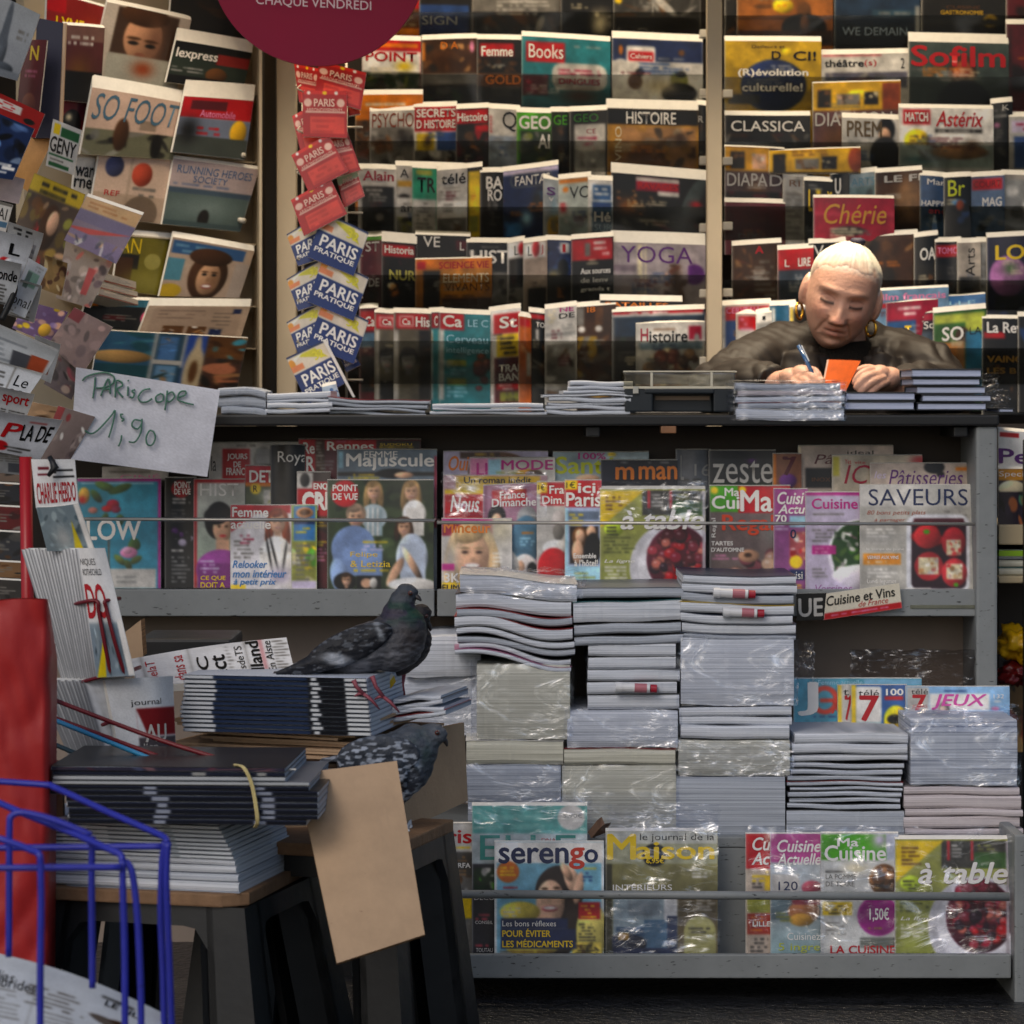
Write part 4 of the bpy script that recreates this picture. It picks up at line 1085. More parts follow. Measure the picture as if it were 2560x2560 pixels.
disp(1412, 1504, 1200, 1477, 6, '#a8b8d8', 'r 1412 1200 1504 1268 R; r 1412 1200 1444 1224 Y; t 1€ 1416 1204 1438 1220 k; t ici. 1446 1208 1500 1232 w b; t Paris 1416 1232 1502 1266 w b; r 1418 1278 1498 1300 #5a6a80; l 1424 1284 1460 1316 Y 8; r 1424 1316 1496 1410 #241c1c; e 1450 1344 20 28 n; e 1450 1340 12 17 s; e 1478 1330 12 16 s; e 1482 1372 20 40 k; e 1444 1380 14 30 s; t Ensemble 1434 1384 1490 1396 w b; t à_l’hôtel! 1436 1400 1494 1416 w b; r 1416 1416 1500 1477 l; l 1436 1430 1490 1450 o 10; e 1450 1466 18 14 #5a4a60; e 1490 1470 10 10 n; r 1412 1268 1420 1477 l', 'pale blue magazine with red title and couple on black')

def a_table(x0, y0, w, h):
    def m(s):
        out = []
        for op in s.split(';'):
            q = op.split()
            out.append(q)
        return out
    X = lambda u: '%.1f' % (x0 + u * w)
    Y = lambda v: '%.1f' % (y0 + v * h)
    L = lambda v: '%.1f' % (v * w)
    o = ['g #8c9240', 'r %s %s %s %s #3c3a34' % (X(.4), Y(0), X(1), Y(.24)), 'r %s %s %s %s #c83038' % (X(.45), Y(0), X(.475), Y(.17)), 'r %s %s %s %s #c83038' % (X(.66), Y(0), X(.68), Y(.17)),
         'l %s %s %s %s x 9' % (X(.49), Y(.03), X(.63), Y(.14)), 'l %s %s %s %s o 9' % (X(.72), Y(.03), X(.9), Y(.1)), 'r %s %s %s %s #3a5a2c' % (X(.69), Y(.1), X(1), Y(.24)),
         'e %s %s %s %s #cfcdd4' % (X(.72), Y(.74), L(.44), L(.44)), 'e %s %s %s %s #e4e2e8' % (X(.74), Y(.73), L(.38), L(.38)), 'e %s %s %s %s #4a1424' % (X(.74), Y(.66), L(.30), L(.32)),
         'c 62 %s %s %s %s %s R,C,m,#7a2030,#2a1020,#a83040,#c86a5a' % (X(.49), Y(.37), X(.99), Y(.92), L(.055)),
         'q %s %s %s %s %s %s Y' % (X(0), Y(0), X(.42), Y(0), X(0), Y(.36)), 'l %s %s %s %s n 10' % (X(.05), Y(.05), X(.24), Y(.2)),
         'e %s %s %s %s #b8d030' % (X(.13), Y(.37), L(.09), L(.07)), 'l %s %s %s %s d 9' % (X(.06), Y(.34), X(.19), Y(.41)),
         'l %s %s %s %s #4a5020 9' % (X(.03), Y(.44), X(.34), Y(.6)), 't La_ligne %s %s %s %s w i' % (X(.04), Y(.66), X(.33), Y(.7)), 'l %s %s %s %s w 9' % (X(.04), Y(.72), X(.3), Y(.84)),
         't à_table %s %s %s %s #6a5a50 i' % (X(.21), Y(.2), X(.985), Y(.38)), 't à_table %s %s %s %s w bi' % (X(.2), Y(.19), X(.98), Y(.37)), 'r %s %s %s %s #b0a8b0' % (X(.97), Y(0), X(1), Y(1))]
    return ';'.join(o)
disp(1500, 1764, 1222, 1478, 7, '#a2a452', a_table(1500, 1226, 264, 262), 'olive green magazine with bowl of red berries beneath the wire rail', t=.012, rise=10)
disp(1774, 1976, 1214, 1478, 4, '#6a5a58', 'r 1774 1214 1854 1280 G; r 1846 1214 1976 1282 R; e 1786 1226 9 9 Y; e 1857 1224 9 9 Y; t Ma 1812 1220 1848 1240 w b; t Cui 1780 1240 1848 1272 w b; t Ma 1852 1226 1930 1278 w b; t Regal 1806 1288 1934 1338 #c8401c b; t Regal 1778 1296 1792 1344 w v; t TARTES 1778 1354 1832 1364 w b; t D’AUTOMNE 1778 1370 1860 1380 w b; l 1780 1386 1850 1402 p 8; c 18 1790 1376 1976 1478 22 #b88a78,#7a3a44,#9a5a54,#c8a48a; e 1872 1390 26 16 #b88868; e 1870 1388 10 6 j; b 1940 1330 30 30 g', 'grey brown magazine with figs and orange title')
disp(1934, 2020, 1222, 1480, 5, '#8a4a80', 'r 1934 1222 2020 1284 #a84a90; t Cuisi 1944 1230 2010 1260 w bi; t Actu 1946 1262 2012 1284 w bi; t 70 1938 1288 1966 1306 w b; r 1974 1290 2016 1318 l; s 1974 1330 2016 1400 #a84a50,s,R,x 14; t 0 1976 1324 1990 1346 B b; e 1990 1405 16 16 Y; r 1974 1424 2012 1450 B; t uisi 1978 1430 2006 1448 w; l 1976 1460 2010 1476 Y 9; l 1938 1310 1970 1328 v 9', 'purple pink magazine squeezed between two others')
disp(2014, 2156, 1230, 1482, 6, '#c0b4cc', 'r 2014 1230 2156 1238 M; t Cuisine 2030 1246 2144 1272 M b; l 2032 1282 2112 1290 e; l 2030 1322 2090 1352 e 9; e 2152 1386 82 88 #d4ccd8; e 2152 1378 74 76 #2c4a24; s 2086 1330 2154 1440 #2c4a24,G,#6a8a3c,x,p,z,w 34 .7; e 2170 1440 90 30 #d8d0dc; r 2156 1230 2157 1482 w; r 2030 1364 2090 1386 M; l 2038 1368 2084 1384 p 9; l 2030 1420 2080 1446 e 9; t Verrines 2038 1462 2130 1480 #a060a0 i; b 2060 1470 50 20 v', 'lavender magazine with salad bowl and magenta title')
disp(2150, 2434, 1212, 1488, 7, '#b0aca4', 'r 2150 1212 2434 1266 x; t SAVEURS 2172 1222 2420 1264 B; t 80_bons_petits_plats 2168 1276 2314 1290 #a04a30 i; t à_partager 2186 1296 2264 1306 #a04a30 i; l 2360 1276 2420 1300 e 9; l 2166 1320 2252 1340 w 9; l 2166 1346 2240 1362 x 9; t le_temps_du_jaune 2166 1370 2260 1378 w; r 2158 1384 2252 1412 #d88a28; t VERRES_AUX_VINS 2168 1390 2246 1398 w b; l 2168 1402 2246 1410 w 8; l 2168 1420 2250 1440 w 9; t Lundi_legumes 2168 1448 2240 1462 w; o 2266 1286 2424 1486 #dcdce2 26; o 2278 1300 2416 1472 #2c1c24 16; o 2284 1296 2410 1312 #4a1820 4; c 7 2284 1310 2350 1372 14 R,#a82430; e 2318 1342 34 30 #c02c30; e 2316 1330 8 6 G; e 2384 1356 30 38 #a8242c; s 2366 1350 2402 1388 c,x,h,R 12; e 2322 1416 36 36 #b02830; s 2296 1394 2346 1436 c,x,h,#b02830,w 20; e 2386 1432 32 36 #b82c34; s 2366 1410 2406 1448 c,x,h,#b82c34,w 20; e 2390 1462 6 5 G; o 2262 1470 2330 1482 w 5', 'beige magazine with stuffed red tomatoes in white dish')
disp(1108, 1370, 1128, 1476, 0, '#b8b0cc', 't Oui 1122 1140 1172 1176 O bi; e 1250 1180 80 50 n; e 1290 1190 40 34 s; r 1150 1130 1250 1146 j; l 1180 1132 1260 1142 Y', 'lavender magazine with orange slanting title')
disp(1174, 1388, 1144, 1476, 1, 'x', 'r 1174 1146 1240 1190 p; t LI 1192 1158 1218 1188 M b; t MODE 1254 1150 1382 1174 M b; r 1220 1148 1252 1190 l; e 1320 1184 30 12 #c88a20; e 1336 1188 22 14 j; l 1240 1178 1320 1188 o', 'white magazine with magenta capitals at the back')
disp(1382, 1622, 1130, 1476, 0, '#98acb4', 't Santé 1390 1142 1540 1184 #c8d020 b; t 100% 1446 1132 1514 1148 M b; e 1530 1136 10 6 Y; r 1500 1140 1620 1150 #b8ccd4; e 1470 1196 30 10 s', 'pale blue magazine with lime green title')
disp(1502, 1694, 1150, 1476, 1, '#16161c', 't m 1540 1168 1584 1198 O b; t man 1598 1166 1692 1198 O b; l 1550 1152 1580 1156 g; l 1620 1152 1680 1156 g; r 1504 1150 1540 1204 #1c2030', 'black magazine with plump orange letters')
disp(1690, 1778, 1124, 1476, 0, '#5c6068', 't L 1702 1138 1710 1200 g; t 16 1736 1160 1776 1190 g; l 1700 1196 1770 1210 d', 'grey magazine with faint numerals')
disp(1772, 1940, 1126, 1476, 1, '#2e2e2e', 't zeste 1782 1150 1932 1208 x; b 1880 1150 10 8 P; s 1780 1128 1930 1146 D,d,k 8; r 1774 1206 1930 1218 z', 'charcoal magazine with big grey lowercase title')
disp(1932, 2004, 1134, 1476, 2, '#7a4a30', 't 7 1958 1142 1990 1188 m b; e 1970 1202 22 18 P; r 1934 1134 1940 1476 O', 'rust magazine with dark seven')
disp(1996, 2234, 1114, 1476, 1, '#b0a094', 't Pâtisserie 2036 1136 2240 1160 m i; t ideal 2118 1126 2184 1136 k; r 2014 1170 2082 1220 k; t INOX 2030 1194 2076 1204 n; r 1996 1114 2002 1476 c', 'cream magazine with maroon script and black box')
disp(2080, 2306, 1138, 1476, 2, '#b8ac98', 't Yes 2112 1148 2128 1160 R; t vite 2136 1152 2164 1160 R; t IC 2110 1162 2176 1210 C i; r 2082 1142 2098 1190 #a8a030; b 2300 1150 20 10 R', 'cream magazine with crimson capital letters')
disp(2176, 2428, 1158, 1476, 3, '#b4a498', 't Pâtisseries 2222 1174 2408 1214 P i; t les 2186 1178 2216 1196 v i; e 2336 1168 26 16 k; r 2390 1168 2422 1176 O; e 2352 1186 10 8 D', 'cream magazine with purple script behind the tomatoes')

# price signs on the ledge
def sign(C, t, art, label, cat='sign', name='price_sign', m=None):
    return quad_thing(name, C, t, art, label, cat, None, pm=m or PRINT, cname='printed_face')
Y = -0.012
sign([P(1990, 1484, Y), P(2070, 1482, Y), P(2070, 1548, Y), P(1992, 1552, Y)], .003, Art(1990, 1482, 2070, 1552, 2, 'k', 't UE 1996 1496 2056 1542 x b; r 2040 1500 2052 1504 x'), 'black card with white capitals on the ledge beside the tilted sign')
Y = -0.02
sign([P(2066, 1484, Y), P(2248, 1458, Y), P(2255, 1520, Y), P(2060, 1550, Y)], .003, Art(2064, 1466, 2254, 1536, 2, '#dcd4c0', 't Cuisine_et_Vins 2066 1474 2240 1500 k b; t de_France 2148 1500 2222 1515 R i; r 2064 1519 2254 1536 R; l 2080 1524 2240 1532 p 8', 5), 'tilted cream card with black lettering and red foot on ledge')

# lower rack
def low(x0, x1, yt, yb, z, bg, ops, label, **kw):
    return disp(x0, x1, yt, yb, z, bg, ops, label, Yb=-0.335, **kw)
low(1112, 1186, 2058, 2388, 0, '#4a4640', 'r 1112 2058 1186 2130 x; t ris 1120 2076 1178 2108 R b; l 1130 2116 1176 2124 Y; l 1130 2140 1170 2150 h; t URFA 1132 2158 1176 2170 w b; l 1134 2174 1176 2188 h 9; s 1116 2190 1186 2240 e,d,g,n 12; r 1120 2244 1180 2296 Y; t E 1126 2252 1140 2270 R b; l 1130 2278 1170 2288 d; s 1120 2298 1184 2388 e,g,x,d 14', 'magazine with red letters behind the stool leg')
low(1180, 1468, 2014, 2388, 1, '#b4bec0', 'r 1180 2014 1468 2084 #5aa09a; l 1196 2034 1400 2060 #7ab8b0 24; e 1428 2044 34 32 x; t 5,90€ 1408 2034 1456 2046 g; t ELLE 1200 2088 1440 2150 #3a8a80; t DNA 1354 2096 1390 2104 R; r 1180 2160 1240 2388 #2c2a30; s 1184 2170 1240 2226 z,G,d,x 16; t DECO 1186 2240 1236 2250 w; l 1188 2284 1230 2296 #e05060 10; t CONSEIL 1188 2302 1232 2310 w; l 1188 2350 1232 2366 #e05060 10; t TOUTAU 1190 2370 1232 2380 w', 'wrapped pale magazine with teal head and white disc', rise=8)
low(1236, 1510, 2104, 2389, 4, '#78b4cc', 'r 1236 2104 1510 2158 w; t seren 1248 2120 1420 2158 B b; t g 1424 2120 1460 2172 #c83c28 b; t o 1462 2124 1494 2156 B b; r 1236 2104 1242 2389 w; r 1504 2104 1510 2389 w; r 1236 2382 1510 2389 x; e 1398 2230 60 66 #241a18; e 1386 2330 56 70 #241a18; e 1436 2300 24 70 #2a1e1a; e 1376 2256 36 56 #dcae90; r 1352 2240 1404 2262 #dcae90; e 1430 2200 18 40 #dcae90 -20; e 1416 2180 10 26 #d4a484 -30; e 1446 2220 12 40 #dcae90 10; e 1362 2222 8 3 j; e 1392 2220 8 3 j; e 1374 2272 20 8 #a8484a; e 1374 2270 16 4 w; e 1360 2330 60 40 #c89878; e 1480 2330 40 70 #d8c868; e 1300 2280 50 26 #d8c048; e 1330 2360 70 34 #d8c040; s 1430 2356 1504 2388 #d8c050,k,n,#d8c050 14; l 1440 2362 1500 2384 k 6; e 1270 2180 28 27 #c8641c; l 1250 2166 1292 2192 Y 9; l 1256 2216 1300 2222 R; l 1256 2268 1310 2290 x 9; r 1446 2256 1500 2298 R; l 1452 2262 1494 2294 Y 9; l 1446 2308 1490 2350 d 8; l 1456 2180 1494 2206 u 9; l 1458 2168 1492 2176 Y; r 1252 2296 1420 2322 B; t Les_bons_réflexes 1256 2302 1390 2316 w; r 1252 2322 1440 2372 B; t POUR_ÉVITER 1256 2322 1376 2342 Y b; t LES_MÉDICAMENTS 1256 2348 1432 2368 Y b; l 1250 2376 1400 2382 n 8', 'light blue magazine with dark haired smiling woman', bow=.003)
low(1514, 1794, 2078, 2389, 3, '#8a8452', 'r 1514 2078 1794 2110 #c4c4b8; r 1514 2110 1794 2160 #a8a888; t le_journal_de_la 1600 2084 1786 2106 d; t M 1520 2086 1588 2148 Y b; t aison 1592 2106 1784 2148 Y b; e 1636 2138 30 29 k; l 1614 2120 1658 2142 w 9; t 6,95€ 1616 2146 1660 2160 Y b; g #7a7448 2160 2235; t INTÉRIEURS 1532 2208 1680 2226 w; l 1730 2180 1790 2196 w 9; r 1532 2240 1694 2389 #90a0a8; r 1570 2250 1650 2290 #7c8890; r 1660 2240 1694 2300 #d8d8d8; r 1540 2318 1610 2345 #3a5878; r 1610 2300 1668 2372 #4c6c88; r 1668 2290 1694 2380 #2a3450; e 1566 2360 50 26 #22283c; r 1546 2332 1572 2350 #b8882c; r 1534 2370 1694 2389 #2c3450; r 1694 2240 1794 2389 #584c34; e 1750 2330 40 40 #a8a468; r 1710 2330 1790 2389 #98945c; l 1720 2318 1780 2330 d 9; l 1740 2248 1790 2280 x 8; r 1514 2160 1530 2389 #3a3828', 'wrapped olive magazine with yellow title and blue room', rise=8)
low(1864, 1932, 2084, 2386, 1, '#b8a898', 'r 1864 2084 1932 2172 R; t Cu 1882 2094 1926 2126 w bi; t Ac 1880 2132 1924 2162 w bi; l 1880 2176 1926 2200 Y 11; r 1912 2190 1926 2226 Y; l 1880 2206 1910 2224 k; r 1868 2244 1926 2282 o; r 1868 2284 1928 2336 #9c2c1c; t LILLE 1882 2304 1926 2316 w b; l 1878 2290 1924 2300 O; l 1876 2322 1924 2330 O; l 1876 2344 1926 2380 d 10', 'slim magazine with red head and beige foot')
low(1926, 2060, 2084, 2386, 2, '#b8c0c4', 'r 1926 2084 2060 2156 #c04a94; g #88a4a8 2250 2386; t Cuisine 1944 2100 2052 2130 w bi; t Actuelle 1944 2134 2052 2162 w bi; l 1942 2168 2020 2176 v; r 1930 2186 2000 2240 x; t 120 1946 2204 1994 2226 B; e 2030 2220 26 18 #a84858; r 1926 2232 2060 2300 #6c8088; e 2010 2280 40 28 #a86a40; e 2004 2300 30 16 #c8943c; r 1980 2244 2060 2262 #8a3a48; l 1940 2280 1990 2300 o 9; t Cuisinez 1968 2332 2050 2350 w; t 5_ingre 1946 2358 2050 2382 #b8c030', 'magazine with pink head and blue grey foot')
low(2052, 2246, 2082, 2387, 3, '#c8c8c4', 'r 2052 2086 2216 2150 G; t Ma 2094 2096 2146 2116 w b; t Cuisine 2062 2114 2214 2152 w b; r 2216 2086 2246 2150 #b0b8c8; b 2200 2100 20 20 v; l 2062 2176 2130 2182 d; t LA_POMME 2064 2186 2140 2198 e; t DE_TERRE 2064 2204 2136 2216 e; e 2210 2200 36 40 n; c 12 2180 2170 2244 2224 16 #b8783c,n,#d8a860; b 2140 2170 30 14 c; r 2056 2256 2130 2288 Y; l 2062 2262 2126 2284 d 9; l 2062 2304 2122 2340 e 9; e 2196 2290 52 50 #9a2080; e 2196 2290 46 44 #8a1a74; t 1,50€ 2174 2270 2222 2304 w b; l 2170 2318 2226 2326 o 8; r 2150 2344 2240 2370 #6c7068; t LA_CUISINE 2076 2364 2238 2384 R b; q 2052 2240 2160 2240 2100 2256 w', 'green and white magazine with purple price disc')
low(2238, 2528, 2098, 2388, 4, '#a2a452', a_table(2240, 2102, 284, 288) + '; t SOMMAIRE 2254 2382 2350 2387 k', 'olive magazine with berry bowl behind the grey pipe rail', t=.01, rise=10)
# games magazines standing on the stacks
def game(x0, x1, yt, yb, z, bg, ops, label):
    return disp(x0, x1, yt, yb, z, bg, ops, label, Yb=-0.07, lean=.012)
game(1984, 2305, 1696, 1836, 0, '#4a9cb4', 't J 1998 1706 2042 1788 w b; e 2062 1750 36 36 #d83c28; e 2062 1750 22 24 #4a9cb4; r 2050 1746 2094 1756 #d83c28; t x 2078 1750 2100 1784 #d83c28; t Femme_actuelle 2046 1700 2156 1712 l; r 2160 1698 2305 1712 #7ab0d0; l 2032 1788 2094 1794 u; l 2036 1806 2060 1810 R; r 1984 1810 2094 1836 #3a8aa4', 'turquoise puzzle magazine at the back of the stack')
game(2094, 2140, 1712, 1836, 1, 'x', 'r 2094 1712 2104 1836 Y; t t 2108 1724 2122 1738 k; t 7 2112 1740 2130 1800 R b', 'white magazine with yellow edge and red numeral half covered')
game(2128, 2268, 1712, 1836, 2, '#2c5a9c', 'r 2128 1712 2140 1836 Y; o 2140 1716 2204 1806 w 6; t télé 2146 1724 2198 1742 d; t 7 2150 1740 2196 1802 R b; t 100 2216 1722 2258 1738 w b; r 2212 1740 2258 1750 R; e 2240 1800 30 36 Y; e 2236 1798 18 12 k; r 2140 1806 2204 1836 #b8d0c8; l 2140 1812 2200 1830 t 8', 'blue and white magazine with red numeral and yellow ball')
game(2264, 2524, 1716, 1836, 3, '#88b4dc', 'r 2268 1718 2322 1836 x; t télé 2278 1722 2320 1736 d; t 7 2282 1738 2314 1784 R b; t JOURS 2280 1762 2318 1772 R; r 2324 1734 2474 1776 w; t JEUX 2330 1736 2466 1774 #d850a8 bi; l 2360 1724 2450 1730 u 8; t 132 2484 1736 2510 1746 w; l 2484 1750 2510 1758 w; e 2360 1772 14 18 e; e 2358 1776 9 12 #c8b0a0; r 2340 1782 2520 1836 #a8b8c8; e 2488 1772 10 5 p', 'pale blue puzzle magazine with pink capitals')

# films over the wrapped magazines
FILM = film_mat('clear_film', 10, 0.06, .5, tint='#f4f5f8', rough=.28, bump=.8)
FILM.name = 'clear_film'
def film(px0, py0, px1, py1, Y, amp, name, label, seed, group='clear plastic films', nx=40, ny=30, parent=None):
    U, V = np.meshgrid(np.linspace(0, 1, nx + 1), np.linspace(0, 1, ny + 1))
    v = []
    for u, w in zip(U.ravel(), V.ravel()):
        edge = min(1, 6 * min(u, 1 - u, w, 1 - w) + .25)
        q = mnoise.turbulence((u * 5 + seed * 7.1, w * 6, seed), 3, False)
        jx = 7 * mnoise.noise((w * 7, seed, 1.0)) * (1 if u in (0, 1) else 0)
        jy = 7 * mnoise.noise((u * 8, seed, 4.0)) * (1 if w in (0, 1) else 0)
        v.append(P(px0 + (px1 - px0) * u + jx, py0 + (py1 - py0) * w + jy, Y - amp * q * edge))
    f = [(j * (nx + 1) + i, (j + 1) * (nx + 1) + i, (j + 1) * (nx + 1) + i + 1, j * (nx + 1) + i + 1) for j in range(ny) for i in range(nx)]
    o = link(name, pyd(v, f), parent, FILM, True)
    if parent is None:
        tag(o, label, 'plastic film', group)
    return o
for q in ((1184, 2000, 1466, 2106, -.37, .012, 'crinkled clear film over the teal headed magazine'), (1506, 2030, 1796, 2240, -.394, .012, 'crinkled clear film over the yellow titled magazine'),
          (1506, 2250, 1800, 2392, -.393, .008, 'clear film over the blue room of the olive magazine'),
          (1870, 2064, 2060, 2390, -.381, .010, 'clear film over the pink headed magazine'), (2050, 2066, 2244, 2390, -.394, .010, 'clear film over the green and white magazine'),
          (2236, 2084, 2532, 2392, -.402, .006, 'clear film over the berry bowl behind the pipe rail'), (1494, 1204, 1768, 1296, -.004, .006, 'clear film folded over the top of the upper berry magazine'),
          (1104, 1180, 1368, 1292, .03, .008, 'clear film with white creases over the yellow strip')):
    film(*q[:6], 'plastic_film', q[6], hsh(q[0], q[1]) % 97)
# ------------------------------------------------------------------ left wing: angled rack and its magazines
def WY(px):
    return 0.68 + (px - 640) * 0.0008

def qmag(pts, Y, bg, ops, label, group=None, t=.006, rise=8, cell=1.2, name='magazine', cat='magazine', pm=PRINT, bow=0.004, block=None, curl=0.0, nseed=None, cname='cover', thick_dir=None):
    """printed sheet from four pixel corners; Y: one value, four values, or a function of the column; art in 0..100"""
    ys = [Y(p[0]) for p in pts] if callable(Y) else (list(Y) if isinstance(Y, (list, tuple)) else [Y] * 4)
    C = [P(p[0], p[1], y) for p, y in zip(pts, ys)]
    sd = hsh(pts[0][0], pts[0][1], pts[2][0]) if nseed is None else nseed
    A = Art(0, 0, 100, 100, cell, bg, ops, sd)
    A.o_n(.05, 30)
    bend = lambda U, V: bow * np.sin(np.pi * U) * (1 - .5 * V) + curl * (1 - V) ** 3 - curl * .6 * V ** 3
    return quad_thing(name, C, t, A, label, cat, group, pm=pm, rise=rise * K(ys[0]), bend=bend, block=block, cname=cname)

wing = empty('angled_rack', (xpx(400, .5), .5, 0))
tag(wing, 'beige angled side rack left of the map stand, full of magazines', 'magazine rack')
def wpart(o):
    o.data.transform(Matrix.Translation(-wing.location))
    return o
a0, a1 = P(60, 1000, WY(60) + .10), P(640, 1000, WY(640) + .10)
b = MB()
b.add([(a0.x, a0.y, .9), (a1.x, a1.y, .9), (a1.x, a1.y, 2.5), (a0.x, a0.y, 2.5), (a0.x - .02, a0.y + .02, .9), (a1.x - .02, a1.y + .02, .9), (a1.x - .02, a1.y + .02, 2.5), (a0.x - .02, a0.y + .02, 2.5)],
      [(0, 1, 2, 3), (7, 6, 5, 4), (0, 4, 5, 1), (3, 2, 6, 7), (0, 3, 7, 4), (1, 5, 6, 2)])
wpart(b.link('back_panel', BEIGE, wing))
b = MB()
v = []
for (px, Yq) in ((648, .62), (655, .62), (655, .78), (630, .78)):
    q = P(px, 1000, Yq)
    v.append(q)
vv = [(q.x, q.y, 1.15) for q in v] + [(q.x, q.y, 2.5) for q in v]
b.add(vv, [(3, 2, 1, 0), (4, 5, 6, 7), (0, 1, 5, 4), (1, 2, 6, 5), (2, 3, 7, 6), (3, 0, 4, 7)])
wpart(b.link('end_panel', BEIGE, wing, .002))
for (y0, y1) in ((205, 235), (370, 405), (575, 610), (740, 765), (850, 870)):
    b = MB()
    p = [P(150, y0, WY(150) - .01), P(640, y1, WY(640) - .01)]
    q = [P(150, y0, WY(150) + .09), P(640, y1, WY(640) + .09)]
    h = Vector((0, 0, .003))
    b.add([p[0], p[1], q[1], q[0], p[0] - h, p[1] - h, q[1] - h, q[0] - h], [(0, 1, 2, 3), (7, 6, 5, 4), (0, 4, 5, 1), (1, 5, 6, 2), (2, 6, 7, 3), (3, 7, 4, 0)])
    o = wpart(b.link('wing_shelf', BEIGE, wing))
for px, py in ((585, 385), (585, 548)):
    b = MB().tube([P(px, py, WY(px) - .01), P(px + 26, py + 4, WY(px) - .03)], .006, 8)
    wpart(b.link('shelf_clip', mat('clear_clip', '#b9b2a4', .25), wing, smooth=True))
GW = 'magazines on the angled side rack'
def wm(pts, bg, ops, label, z=0.0, **kw):
    qmag(pts, lambda x: WY(x) - z, bg, ops, label, GW, **kw)
S = 'on the angled rack'
wm([(118, -20), (270, 20), (258, 210), (110, 200)], '#8a1e1c', 't LYME 15 25 60 44 Y b; r 0 0 30 20 R; b 75 50 20 20 O; r 0 55 100 100 m', 'red magazine with yellow letters ' + S)
wm([(160, 62), (262, 70), (250, 260), (150, 250)], '#4a2226', 'r 0 0 100 20 #6a4a44; l 10 12 80 22 x 8; b 40 60 30 20 n; r 0 60 100 100 k', 'maroon magazine under the red one ' + S, .02)
wm([(268, 5), (478, 50), (440, 235), (222, 205)], '#b8aca0', 'r 14 2 86 60 #3a281e; e 48 36 22 30 #a87a5c; e 46 8 28 14 j; b 62 40 10 26 #7a5440; e 38 44 6 2.6 k; e 58 45 6 2.6 k; e 38 38 8 2 j; e 58 39 8 2 j; e 48 58 6 3 #7a4a38; r 12 60 100 100 #98968a; t DE 84 24 98 38 d; b 55 75 12 10 a', 'pale framed portrait magazine at the head of the angled rack', .01, rise=12)
wm([(430, -30), (660, 30), (640, 110), (420, 90)], 'D', 's 0 0 100 100 D,k,j 8', 'dark magazine on the topmost shelf ' + S)
wm([(440, 100), (630, 132), (606, 230), (415, 205)], '#28322a', 'r 0 0 100 20 k; t lexpress 4 16 56 44 w b; r 56 18 100 44 #8a201c; l 2 58 50 72 g 8; e 60 70 14 18 n; r 0 80 100 100 k', 'black magazine with white lowercase title ' + S, .03, rise=34)
wm([(150, 232), (236, 240), (215, 370), (140, 360)], '#6a141c', 'r 50 0 100 50 #4a1224; e 40 60 30 30 k; b 30 45 10 8 c', 'dark red magazine left of the football one ' + S, 0, rise=26)
wm([(230, 218), (462, 258), (432, 400), (200, 385)], '#c0a494', 't SO_FOOT 4 6 96 46 #46687e i; r 0 62 100 100 #5a5c48; s 0 60 100 100 #62624e,k,e,g 14; e 38 66 8 26 j; r 56 40 74 56 #8a7868; e 78 80 6 20 k', 'pinkish beige sports magazine with slanted blue capitals ' + S, .03, rise=34)
wm([(460, 240), (634, 252), (612, 400), (430, 380)], '#7a849a', 'r 0 0 100 36 R; r 12 6 62 22 m; t Automobile 26 22 76 34 p; r 0 38 100 70 #6a748a; e 84 56 12 20 #d0a020; l 26 50 66 60 R; r 0 68 100 100 #3c423e; b 15 60 14 24 k', 'red headed magazine with yellow disc ' + S, .045, rise=44)
wm([(190, 392), (250, 398), (235, 500), (180, 490)], 'x', 't ware 2 24 96 48 k b; t rnes 2 54 96 76 k b', 'white paper with two stacked black words ' + S)
wm([(250, 374), (434, 398), (405, 560), (222, 540)], '#c8ae9c', 'e 22 22 12 16 #363c60; e 60 30 14 18 #a8402c; l 50 48 98 56 e; l 60 58 96 64 e; r 42 4 46 100 #b09a88; e 66 88 24 26 #4a3c34; t REF 14 58 34 66 R; r 0 62 100 100 #98846e .5', 'beige magazine with blue disc and red disc ' + S, .02, rise=8)
wm([(434, 396), (648, 424), (600, 580), (405, 560)], '#a89898', 'r 0 42 100 100 #4c5c5a; t RUNNING_HEROES 6 8 94 20 #48648a; t SOCIETY 26 22 66 32 #48648a; l 4 34 90 40 #58688a 6; r 0 42 100 50 #38485a; b 45 70 40 16 #6a7a78; e 48 86 7 14 D; r 0 92 100 100 #3a4a4c', 'grey green magazine with blue capitals and tiny figure ' + S, .03, rise=10)
wm([(300, 585), (432, 596), (412, 740), (280, 725)], '#6a6220', 't AN 2 6 40 32 #d8b820; r 0 34 40 60 D; e 66 44 16 14 #98904a; r 0 40 30 100 j; b 60 80 40 20 #8a8238', 'olive magazine with yellow letters ' + S, .01, rise=14)
wm([(432, 592), (636, 628), (598, 745), (398, 740)], '#b09a88', 'r 2 4 90 26 #2c5484; l 6 8 80 22 #6a98b4; e 52 62 24 44 j; e 53 66 14.5 30 #b08868; b 60 70 6 20 #8a6448; e 47 58 3 2.4 k; e 59 58 3 2.4 k; e 47 53 4 1.4 j; e 59 53 4 1.4 j; e 53 80 6.5 4.4 #8a3a38; e 53 79.4 5.6 2.6 w; b 53 68 2 4 #8a6448; e 50 26 26 16 j; r 0 34 20 72 #4c8498; e 10 90 14 12 #b89820; r 82 30 100 100 #a89a90', 'blue titled magazine with smiling dark haired woman ' + S, .03, rise=16)
wm([(215, 745), (395, 752), (370, 830), (200, 815)], '#1c2024', 'r 0 0 100 24 #3a7a90; r 0 0 10 30 Y; r 10 0 18 26 O; r 28 56 60 70 m; l 30 50 80 72 e; e 94 56 12 26 #c84a70', 'black magazine with turquoise strip and pink disc ' + S, .03, rise=8)
